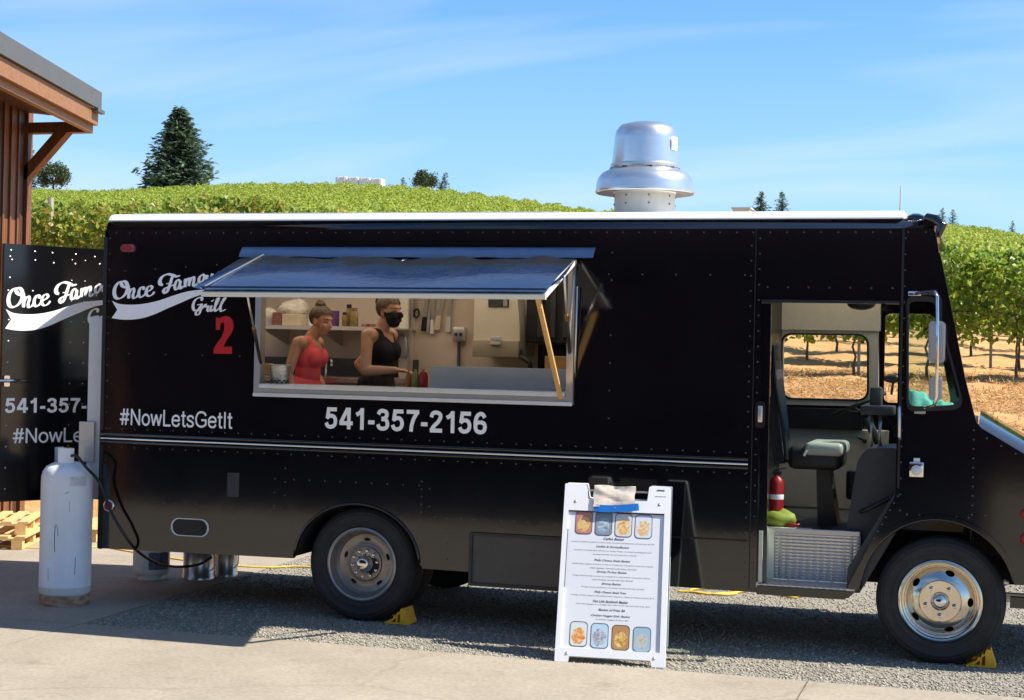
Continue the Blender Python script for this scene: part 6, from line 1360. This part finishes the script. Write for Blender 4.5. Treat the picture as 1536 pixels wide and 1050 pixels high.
# teal fleece on the dashboard behind the quarter window
tv = []
a0, a1 = float(at(1350, 600, 0.25)[0]), float(at(1446, 608, 0.20)[0]); nx_, ny_ = 60, 26
for j in range(ny_ + 1):
    for i in range(nx_ + 1):
        u, w = i / nx_, j / ny_; env = (math.sin(math.pi * min(1, w * 1.02)) ** 0.6) * (math.sin(math.pi * (0.06 + 0.9 * u)) ** 0.5)
        h = env * (0.15 * (1 - u) + 0.085) * (0.95 + 0.22 * math.sin(11 * u + 4 * w + 0.6) * math.cos(6 * w + 1)) + 0.014 * env * math.sin(27 * u + 9 * w) + 0.010 * env * math.sin(21 * w - 17 * u)
        tv.append((a0 + (a1 - a0) * u, 0.055 + 0.40 * w, 1.605 + max(0.0, h)))
obj('teal_fleece', (tv, [(j * (nx_ + 1) + i, j * (nx_ + 1) + i + 1, (j + 1) * (nx_ + 1) + i + 1, (j + 1) * (nx_ + 1) + i) for j in range(ny_) for i in range(nx_)]), 'teal', smooth=True, label='crumpled teal fleece piled on the dashboard behind the quarter window', cat='fleece')
obj('dash_shelf', MB().box(3.66, 4.09, 0.04, 0.9, 1.58, 1.603).vf, 'black', truck)

# ================================================================== THINGS ON THE GROUND
def gat(px, py, lift=0.0):
    d = view_ray(px, py); t = 6.0
    for _ in range(60):
        q = CAMD + d * t; t += (q[2] - float(gz(q[0], q[1])) - lift) / max(0.03, -d[2]) * 0.7
    return CAMD + d * t
# tall white gas cylinder
tx, ty_ = -2.325, -0.12; R0 = 0.188; zs_ = float(at(105, 700, -0.12)[2]) - 0.02; zb = 0.006
tk = thing('gas_cylinder', (tx, ty_, zb), 'tall white propane cylinder with rusty foot at the rear of the truck', 'gas cylinder')
obj('shell', MB().lathe([(0, 0.07), (R0 * 0.9, 0.075), (R0 * 0.99, 0.10), (R0, 0.14), (R0 + 0.002, 0.143), (R0 + 0.002, 0.152), (R0, 0.155), (R0, zs_ - 0.10), (R0 * 0.985, zs_ - 0.05), (R0 * 0.93, zs_ - 0.01), (R0 * 0.80, zs_ + 0.025), (R0 * 0.55, zs_ + 0.05), (R0 * 0.3, zs_ + 0.06), (0, zs_ + 0.062)], (tx, ty_, 0), 'z', 56).vf, 'tankwhite', tk, auto=60)
obj('foot_ring', MB().lathe([(R0 * 0.95, 0.085), (R0 * 0.97, 0.08), (R0 * 0.985, zb + 0.008), (R0 * 1.0, zb + 0.001), (R0 * 0.96, zb), (R0 * 0.94, 0.08)], (tx, ty_, 0), 'z', 48).vf, 'rust', tk, auto=50, label='rusty foot ring')
cl_ = MB()
for a0_, a1_ in ((140, 215), (255, 330)):
    t_ = np.radians(np.linspace(a0_, a1_, 9)); n_ = len(t_)
    vv = [(tx + r * math.cos(a), ty_ + r * math.sin(a), z) for r in (0.092, 0.096) for z in (zs_ + 0.03, zs_ + 0.165) for a in t_]
    cl_.add(vv, [(i, i + 1, n_ + i + 1, n_ + i) for i in range(n_ - 1)] + [(2 * n_ + i + 1, 2 * n_ + i, 3 * n_ + i, 3 * n_ + i + 1) for i in range(n_ - 1)] + [(n_ + i, n_ + i + 1, 3 * n_ + i + 1, 3 * n_ + i) for i in range(n_ - 1)])
obj('valve_collar', cl_.vf, 'tankwhite', tk)
vz = zs_ + 0.06
obj('valve', MB().tube([(tx, ty_, vz - 0.01), (tx, ty_, vz + 0.09)], 0.018, 10).tube([(tx, ty_, vz + 0.045), (tx + 0.05, ty_ - 0.05, vz + 0.045)], 0.014, 8).lathe([(0.0, 0.09), (0.03, 0.09), (0.032, 0.105), (0, 0.11)], (tx, ty_, vz), 'z', 10).vf, 'brass', tk, auto=40)
av = math.atan2(CAMD[1] - ty_, CAMD[0] - tx)
def on_tank(da, z, off=0.001): return (tx + (R0 + off) * math.cos(av + da), ty_ + (R0 + off) * math.sin(av + da), z)
def tank_patch(a0_, a1_, z0_, z1_, m, nm, lbl=None, skew=0.0):
    us = np.linspace(a0_, a1_, 8); v = [on_tank(u, z + skew * (u - a0_)) for z in (z0_, z1_) for u in us]; obj(nm, (v, [(i, i + 1, 9 + i, 8 + i) for i in range(7)]), m, tk, label=lbl)
tank_patch(0.12, 0.82, zs_ - 0.115, zs_ - 0.045, mat('worn tank label', (0.40, 0.42, 0.45), 0.5, c2=(0.62, 0.64, 0.66), vscale=26), 'tank_label')
def scratch(pts, w): obj('scratch', MB().add([on_tank(a + s * w, z, 0.0012) for a, z in pts for s in (-1, 1)], [(2 * i, 2 * i + 1, 2 * i + 3, 2 * i + 2) for i in range(len(pts) - 1)]).vf, 'scuff', tk)
scratch([(-0.42, 0.62), (-0.44, 0.56), (-0.44, 0.48), (-0.42, 0.42)], 0.012); scratch([(-0.40, 0.63), (-0.33, 0.60), (-0.30, 0.54)], 0.008); scratch([(0.38, 0.38), (0.37, 0.30), (0.36, 0.25)], 0.010); scratch([(-0.05, zs_ - 0.17), (0.08, zs_ - 0.155)], 0.02); scratch([(-0.7, 0.3), (-0.68, 0.2)], 0.008); scratch([(0.1, 0.8), (0.11, 0.72)], 0.005)
hs = [(tx + 0.05, ty_ - 0.05, vz + 0.045), (tx + 0.13, ty_ - 0.09, vz + 0.05), (tx + 0.21, ty_ - 0.09, vz - 0.03), at(150, 725, -0.10), at(164, 762, -0.09), at(180, 792, -0.09), at(200, 820, -0.03), at(222, 838, 0.25), at(248, 848, 0.6), at(275, 850, 0.85), at(300, 846, 0.95), at(318, 835, 1.0)]
obj('gas_hose', MB().tube(catmull(hs, 6), 0.011, 8).vf, 'hose', smooth=True, label='black gas hose looping from the white cylinder under the truck', cat='hose')
# barbecue tank and steel drums under the truck
g0_ = gat(222, 873); c = np.array([g0_[0] - 0.05, g0_[1] + 0.14]); z0 = float(gz(*c)); Rb = 0.15
bt = thing('gas_bottle', (c[0], c[1], z0), 'small white gas bottle with blue printed label under the truck', 'gas bottle')
obj('shell', MB().lathe([(0, z0 + 0.03), (Rb * 0.9, z0 + 0.045), (Rb, z0 + 0.09), (Rb, z0 + 0.25), (Rb * 0.9, z0 + 0.31), (Rb * 0.4, z0 + 0.345), (0, z0 + 0.35)], (c[0], c[1], 0), 'z', 32).vf, 'tankwhite', bt, smooth=True)
obj('foot_ring', MB().lathe([(Rb * 0.68, z0 + 0.04), (Rb * 0.70, z0 + 0.006), (Rb * 0.66, z0 + 0.006)], (c[0], c[1], 0), 'z', 28).vf, 'tankwhite', bt); obj('collar', MB().lathe([(Rb * 0.62, z0 + 0.33), (Rb * 0.62, z0 + 0.43), (Rb * 0.59, z0 + 0.43), (Rb * 0.59, z0 + 0.33)], (c[0], c[1], 0), 'z', 28).vf, 'tankwhite', bt)
aw = math.atan2(CAMD[1] - c[1], CAMD[0] - c[0]); us = np.linspace(-0.15, 1.1, 9); obj('printed_label', ([(c[0] + (Rb + 0.002) * math.cos(aw + u), c[1] + (Rb + 0.002) * math.sin(aw + u), z) for z in (z0 + 0.10, z0 + 0.245) for u in us], [(i, i + 1, 10 + i, 9 + i) for i in range(8)]), mat('blue printed sleeve', (0.02, 0.03, 0.12), 0.4, c2=(0.20, 0.22, 0.32), vscale=24), bt)
for px, py, R1, lb in ((296, 872, 0.135, 'larger round steel drum standing under the truck'), (337, 868, 0.10, 'smaller steel drum behind, nearest the rear wheel')):
    g = gat(px, py); c = np.array([g[0] - 0.05, g[1] + 0.12]); z0 = float(gz(*c)) + 0.004; r_ = thing('steel_drum', (c[0], c[1], z0), lb, 'drum')
    obj('shell', MB().lathe([(0, z0 + 0.002), (R1, z0 + 0.002), (R1, z0 + 0.03), (R1 * 0.97, z0 + 0.035), (R1 * 0.97, z0 + 0.30), (R1, z0 + 0.305), (R1, z0 + 0.33), (R1 * 0.95, z0 + 0.33), (R1 * 0.9, z0 + 0.30), (0, z0 + 0.30)], (c[0], c[1], 0), 'z', 32).vf, 'stainless', r_, auto=40)
    obj('handle', MB().tube([(c[0] + R1 * 1.0, c[1] - 0.05, z0 + 0.24), (c[0] + R1 + 0.04, c[1] - 0.05, z0 + 0.2), (c[0] + R1 + 0.035, c[1] - 0.05, z0 + 0.12), (c[0] + R1 * 0.97, c[1] - 0.05, z0 + 0.08)], 0.005, 6).vf, 'wire', r_, smooth=True)
# wheel chocks
def chock(x, label):
    prof = [(0.0, 0.003), (0.0, 0.012), (0.065, 0.045), (0.075, 0.07), (0.088, 0.062), (0.098, 0.092), (0.112, 0.085), (0.122, 0.118), (0.150, 0.122), (0.185, 0.012), (0.185, 0.003)]
    prof = [(0.195 - a, b) for a, b in prof]; prof = [(0.195 - p[0], p[1]) for p in prof]
    root = thing('wheel_chock', (x, 0.10, 0.0), label, 'wheel chock', 'yellow chocks wedged against the tyres')
    obj('wedge', MB().plate([(x + a, b) for a, b in prof][::-1], [[(x + 0.05, 0.016), (x + 0.085, 0.018), (x + 0.085, 0.05)], [(x + 0.095, 0.016), (x + 0.118, 0.016), (x + 0.118, 0.08), (x + 0.098, 0.07)]], 0.045, 0.21).vf, 'yellow', root)
    obj('web', MB().box(x + 0.04, x + 0.14, 0.11, 0.14, 0.005, 0.06).vf, 'yellow', root); obj('base_pad', MB().box(x - 0.01, x + 0.19, 0.04, 0.215, 0.0005, 0.0035).vf, 'black', root)
chock(0.145, 'yellow wheel chock behind the front of the rear dual tyre'); chock(4.10, 'yellow ribbed wheel chock against the front tyre')
# cords
def cord(pts, label):
    P_ = [gat(px, py) for px, py in pts]; P_ = catmull(P_, 6); obj('extension_cord', MB().tube([(p[0], p[1], float(gz(p[0], p[1])) + 0.012) for p in P_], 0.0085, 6).vf, 'cord', smooth=True, label=label, cat='cord')
cord([(1016, 889), (1040, 890), (1080, 894), (1105, 892), (1090, 886), (1050, 885), (1035, 888), (1062, 893), (1110, 890), (1130, 886), (1160, 892), (1190, 898), (1212, 893), (1216, 890)], 'loops of yellow extension cord on gravel under the cab step')
cord([(-60, 818), (60, 824), (150, 823), (182, 827), (260, 840), (345, 850), (400, 853), (455, 852), (560, 862)], 'thin yellow cord running behind the rear wheel under the truck')
# pallets
def pallet(cx, cy, z, rot, label):
    root = thing('pallet', (cx, cy, z), label, 'pallet', 'wooden pallets by the building'); c_, s_ = math.cos(rot), math.sin(rot)
    def bx_(nm, x0, x1, y0, y1, z0_, z1_):
        v, f = MB().box(x0, x1, y0, y1, z0_, z1_).vf; obj(nm, ([(cx + p[0] * c_ - p[1] * s_, cy + p[0] * s_ + p[1] * c_, z + p[2]) for p in v], f), 'pallet', root)
    for i in range(7): a = -0.5 + i * 0.155; bx_('deck_board', a, a + 0.095, -0.5, 0.5, 0.108, 0.127)
    for a in (-0.5, -0.05, 0.40): bx_('base_board', a, a + 0.1, -0.5, 0.5, 0.001, 0.018)
    for b in (-0.5, -0.05, 0.405):
        for a in (-0.5, -0.05, 0.40): bx_('block', a, a + 0.1, b, b + 0.095, 0.0185, 0.0875)
        bx_('stringer', -0.5, 0.5, b, b + 0.095, 0.088, 0.1075)
zp = 0.008
pallet(-5.02, 2.75, zp, 0.35, 'lower sunlit wooden pallet beside the timber building'); pallet(-5.08, 2.82, zp + 0.128, 0.42, 'upper wooden pallet stacked at an angle by the building'); pallet(-4.62, 3.75, zp, 0.05, 'single wooden pallet half hidden behind the white cylinder')
# dark patio chair behind the pallets
cx_, cy_ = -5.15, 4.75; zc2 = float(gz(cx_, cy_)) + 0.006
pc = thing('patio_chair', (cx_, cy_, zc2), 'dark slatted patio chair behind the pallets under the open door', 'chair')
for a, b in ((-0.22, -0.2), (0.22, -0.2), (-0.22, 0.22), (0.22, 0.22)): obj('leg', MB().box(cx_ + a - 0.02, cx_ + a + 0.02, cy_ + b - 0.02, cy_ + b + 0.02, zc2, zc2 + 0.43).vf, 'black', pc)
obj('seat', MB().box(cx_ - 0.25, cx_ + 0.25, cy_ - 0.24, cy_ + 0.25, zc2 + 0.431, zc2 + 0.46, 0.008).vf, 'black', pc)
for i in range(5): obj('back_slat', MB().box(cx_ - 0.21 + 0.1 * i, cx_ - 0.17 + 0.1 * i, cy_ + 0.22, cy_ + 0.24, zc2 + 0.461, zc2 + 0.85).vf, 'black', pc)

# ================================================================== MENU SIGN
o_ = np.array([1.636, -0.862, 0.007]); sw_ = np.array([0.692, 0.062, 0.0]); SWD = float(np.linalg.norm(sw_)); sw_ /= SWD
su = at(848, 725, -0.36) - o_; SHT = float(np.linalg.norm(su)); su /= SHT; sn = np.cross(sw_, su); sn /= np.linalg.norm(sn)
def SF(s, t, y): q = o_ + sw_ * s + su * t - sn * y; return tuple(q)
sign = thing('menu_sign', (o_[0] + 0.35, -0.45, 0.0), 'white plastic A frame menu board with food photos in front of the truck', 'sign')
W_ = SWD; hgt = SHT
outl = [(0, 0), (0.085, 0), (0.09, 0.04), (W_ - 0.09, 0.04), (W_ - 0.085, 0), (W_, 0), (W_, hgt), (W_ - 0.14, hgt), (W_ - 0.15, hgt - 0.105), (0.155, hgt - 0.105), (0.14, hgt), (0, hgt)]
PT, PB_ = 0.846 * hgt, 0.077 * hgt
ph_ = [(0.032, PB_), (W_ - 0.036, PB_), (W_ - 0.036, PT), (0.032, PT)]
fpn = obj('front_panel', MB().plate(rpoly(outl, 0.008, 2), [ph_], 0.0, 0.028, frame=SF).vf, 'white', sign)
obj('poster', MB().plate([(0.026, PB_ - 0.006), (W_ - 0.030, PB_ - 0.006), (W_ - 0.030, PT + 0.006), (0.026, PT + 0.006)], [], 0.0120, 0.0145, frame=SF).vf, 'paper', fpn)
obj('clear_cover_edge', MB().plate([(0.033, PT - 0.007), (W_ - 0.037, PT - 0.007), (W_ - 0.037, PT - 0.002), (0.033, PT - 0.002)], [], 0.004, 0.011, frame=SF).plate([(0.033, 0.5), (0.036, 0.5), (0.036, 0.9), (0.033, 0.9)], [], 0.004, 0.011, frame=SF).vf, 'darkgrey', fpn)
bu = np.array([0.035, -0.13, 1.115]); bu /= np.linalg.norm(bu); hb = hgt * su[2] / bu[2]; bo_ = o_ + su * hgt - bu * hb + np.array([0.0, 0.05, 0])
bo_[2] = 0.004; bn = np.cross(sw_, bu); bn /= np.linalg.norm(bn)
obj('back_panel', MB().plate(rpoly([(s_, t_ * hb / hgt) for s_, t_ in outl], 0.008, 2), [], 0.0, 0.026, frame=lambda s, t, y: tuple(bo_ + sw_ * s + bu * t - bn * y)).vf, 'white', sign)
for s0 in (0.075, W_ - 0.07):
    for t0 in (0.055, hgt - 0.125): obj('rivet', MB().lathe([(0, -0.004), (0.008, -0.003), (0.011, 0.0)], (0, 0, 0), 'y', 10).vf if False else MB().add([SF(s0 + 0.011 * math.cos(a), t0 + 0.011 * math.sin(a), -0.001) for a in np.linspace(0, 6.283, 11)[:-1]] + [SF(s0, t0, -0.006)], [(i, (i + 1) % 10, 10) for i in range(10)]).vf, 'alu', fpn)
obj('hinge_pin', MB().tube([SF(0.02, hgt - 0.03, 0.035), SF(W_ - 0.02, hgt - 0.03, 0.035)], 0.006, 6).vf, 'alu', sign)
# print
PR = 0.0110
def T(py): return (990 - (py - 4.5)) / 265.0 * hgt
def Sx(px, py): return (px - (830 + (990 - py) * 0.068)) / 169.0 * W_
txt = MB()
def line(s, py, cx, wid, h, **kw):
    t = T(py); s0 = Sx(cx, py); v, f = fit_text(s, s0 - wid / 2, s0 + wid / 2, t - h / 2, t + h / 2, lambda a, b, c: SF(a, b, PR), **kw); txt.add(v, f)
hk = dict(shear=0.35, bold=0.012)
line('Catfish Basket', 811, 924, 0.135, 0.018, **hk); line('2 pieces of catfish, breaded in a zesty crispy cornmeal breading & served with fries. $13.50', 817, 922, 0.54, 0.010)
line('Catfish & ShrimpBasket', 823.5, 922, 0.215, 0.018, **hk); line('2 pieces of catfish & 6 shrimp in a zesty crispy cornmeal breading & hand', 829.5, 922, 0.50, 0.010); line('breaded shrimp. Served with fries. $16.50', 835, 925, 0.28, 0.010)
line('Philly Cheese Steak Basket', 844, 921, 0.235, 0.018, **hk); line('Grilled steak, peppers & onions, served on a hoagie bun with grilled mushrooms topped', 850, 921, 0.52, 0.010); line('with cheese. Served with fries. $15.50', 855.5, 922, 0.30, 0.010)
line('Shrimp Po-boy Basket', 861, 920, 0.195, 0.018, **hk); line('Crispy fried shrimp, served on a hoagie bun with house remoulade, lettuce', 867.5, 919, 0.50, 0.010); line('and tomatoes. Served with fries. $15.50', 872.5, 921, 0.26, 0.010)
line('Shrimp Basket', 878.5, 919, 0.125, 0.018, **hk); line('8 large shrimp breaded in cornmeal. Served with fries. $14.50', 884, 921, 0.40, 0.010)
line('Philly Cheese Steak Fries', 891, 917, 0.205, 0.018, **hk); line('A heap of fries topped with grilled steak, peppers, onions & melted cheese. $14', 896.5, 920, 0.53, 0.010)
line('Hot Link Sandwich Basket', 904, 917, 0.225, 0.018, **hk); line('Hot link sausage on a hoagie bun with onion. Served with fries. $12', 909, 921, 0.47, 0.010)
line('Basket of Fries $6', 916.5, 919, 0.17, 0.018, **hk); line("Chicken Nugget Kids' Basket", 925, 917, 0.25, 0.018, **hk); line('6 chicken nuggets & fries. $8', 930.5, 919, 0.20, 0.010)
obj('menu_text', txt.vf, 'ink', fpn, label='small black menu text')
FD = [[(0.30, 0.14, 0.05), (0.62, 0.38, 0.10), (0.70, 0.50, 0.20), (0.35, 0.05, 0.08)], [(0.10, 0.14, 0.18), (0.30, 0.40, 0.48), (0.62, 0.62, 0.60)], [(0.45, 0.22, 0.06), (0.75, 0.48, 0.16), (0.70, 0.66, 0.55)], [(0.60, 0.30, 0.12), (0.72, 0.52, 0.25), (0.62, 0.68, 0.75)],
      [(0.55, 0.10, 0.03), (0.75, 0.35, 0.08), (0.62, 0.66, 0.60)], [(0.10, 0.11, 0.14), (0.42, 0.42, 0.46), (0.50, 0.62, 0.75)], [(0.22, 0.10, 0.03), (0.62, 0.36, 0.08), (0.80, 0.66, 0.40)], [(0.20, 0.20, 0.18), (0.52, 0.46, 0.36), (0.36, 0.50, 0.60)]]
BGC = [(0.50, 0.20, 0.16), (0.20, 0.26, 0.30), (0.62, 0.60, 0.58), (0.60, 0.66, 0.74), (0.62, 0.70, 0.66), (0.45, 0.60, 0.72), (0.42, 0.22, 0.08), (0.30, 0.45, 0.55)]
for i in range(8):
    px = (877, 908.5, 940, 971.5)[i] if i < 4 else (867, 899.5, 932, 964.5)[i - 4]; py = (787.5 if i < 4 else 953) + (i % 4) * 1.0
    s0, t0 = Sx(px, py), T(py) + 0.0; pr_ = rrect(s0 - 0.056, s0 + 0.056, t0 - 0.083, t0 + 0.083, 0.026, 4)
    fp_ = obj('food_photo', MB().plate(pr_, [shift_poly(pr_, -0.005)], PR - 0.0006, PR + 0.0008, frame=SF).vf, 'ink', fpn)
    obj('picture', MB().plate(shift_poly(pr_, -0.004), [], PR - 0.0002, PR + 0.0008, frame=SF).vf, food('food print %d' % i, FD[i], 22 + 3 * i, BGC[i]), fp_)
obj('small_print', MB().plate([(W_ - 0.10, hgt - 0.07), (W_ - 0.03, hgt - 0.07), (W_ - 0.03, hgt - 0.068), (W_ - 0.10, hgt - 0.068)], [], -0.0012, -0.0004, frame=SF).plate([(W_ - 0.09, hgt - 0.03), (W_ - 0.04, hgt - 0.03), (W_ - 0.04, hgt - 0.022), (W_ - 0.09, hgt - 0.022)], [], -0.0012, -0.0004, frame=SF).vf, 'darkgrey', fpn)
# note taped to the sign
nt = thing('paper_note', SF(0.33, hgt - 0.12, -0.01), 'crumpled paper note stuck to the top of the menu sign with blue tape', 'note')
s0, s1 = Sx(894, 745), Sx(960, 745); nv_ = []
for j in range(12):
    for i in range(22):
        u, w = i / 21, j / 11; nv_.append(SF(s0 + (s1 - s0) * u + 0.004 * math.sin(9 * w), hgt - 0.165 + 0.155 * w + 0.004 * math.sin(7 * u), -0.012 - 0.006 * math.sin(7.3 * u + 4 * w * w + 1) * math.cos(5.1 * w - 3 * u) - 0.004 * abs(math.sin(11 * u * w + 6 * w + 2)) - float(rng.uniform(0, 0.0025))))
obj('paper', (nv_, [(j * 22 + i, j * 22 + i + 1, (j + 1) * 22 + i + 1, (j + 1) * 22 + i) for j in range(11) for i in range(21)]), 'kraft', nt, smooth=True)
tv_ = []
for i in range(15):
    u = i / 14; s_ = Sx(895, 765) + (Sx(966, 765) - Sx(895, 765)) * u; b_ = hgt - 0.198 + 0.022 * u - 0.008 * math.sin(3 * u)
    tv_ += [SF(s_, b_, -0.013 - 0.002 * math.sin(14 * u)), SF(s_ - 0.006, b_ + 0.048, -0.021 - 0.002 * math.sin(11 * u))]
obj('tape', (tv_, [(2 * i, 2 * i + 2, 2 * i + 3, 2 * i + 1) for i in range(14)]), 'bluetape', nt, smooth=True)
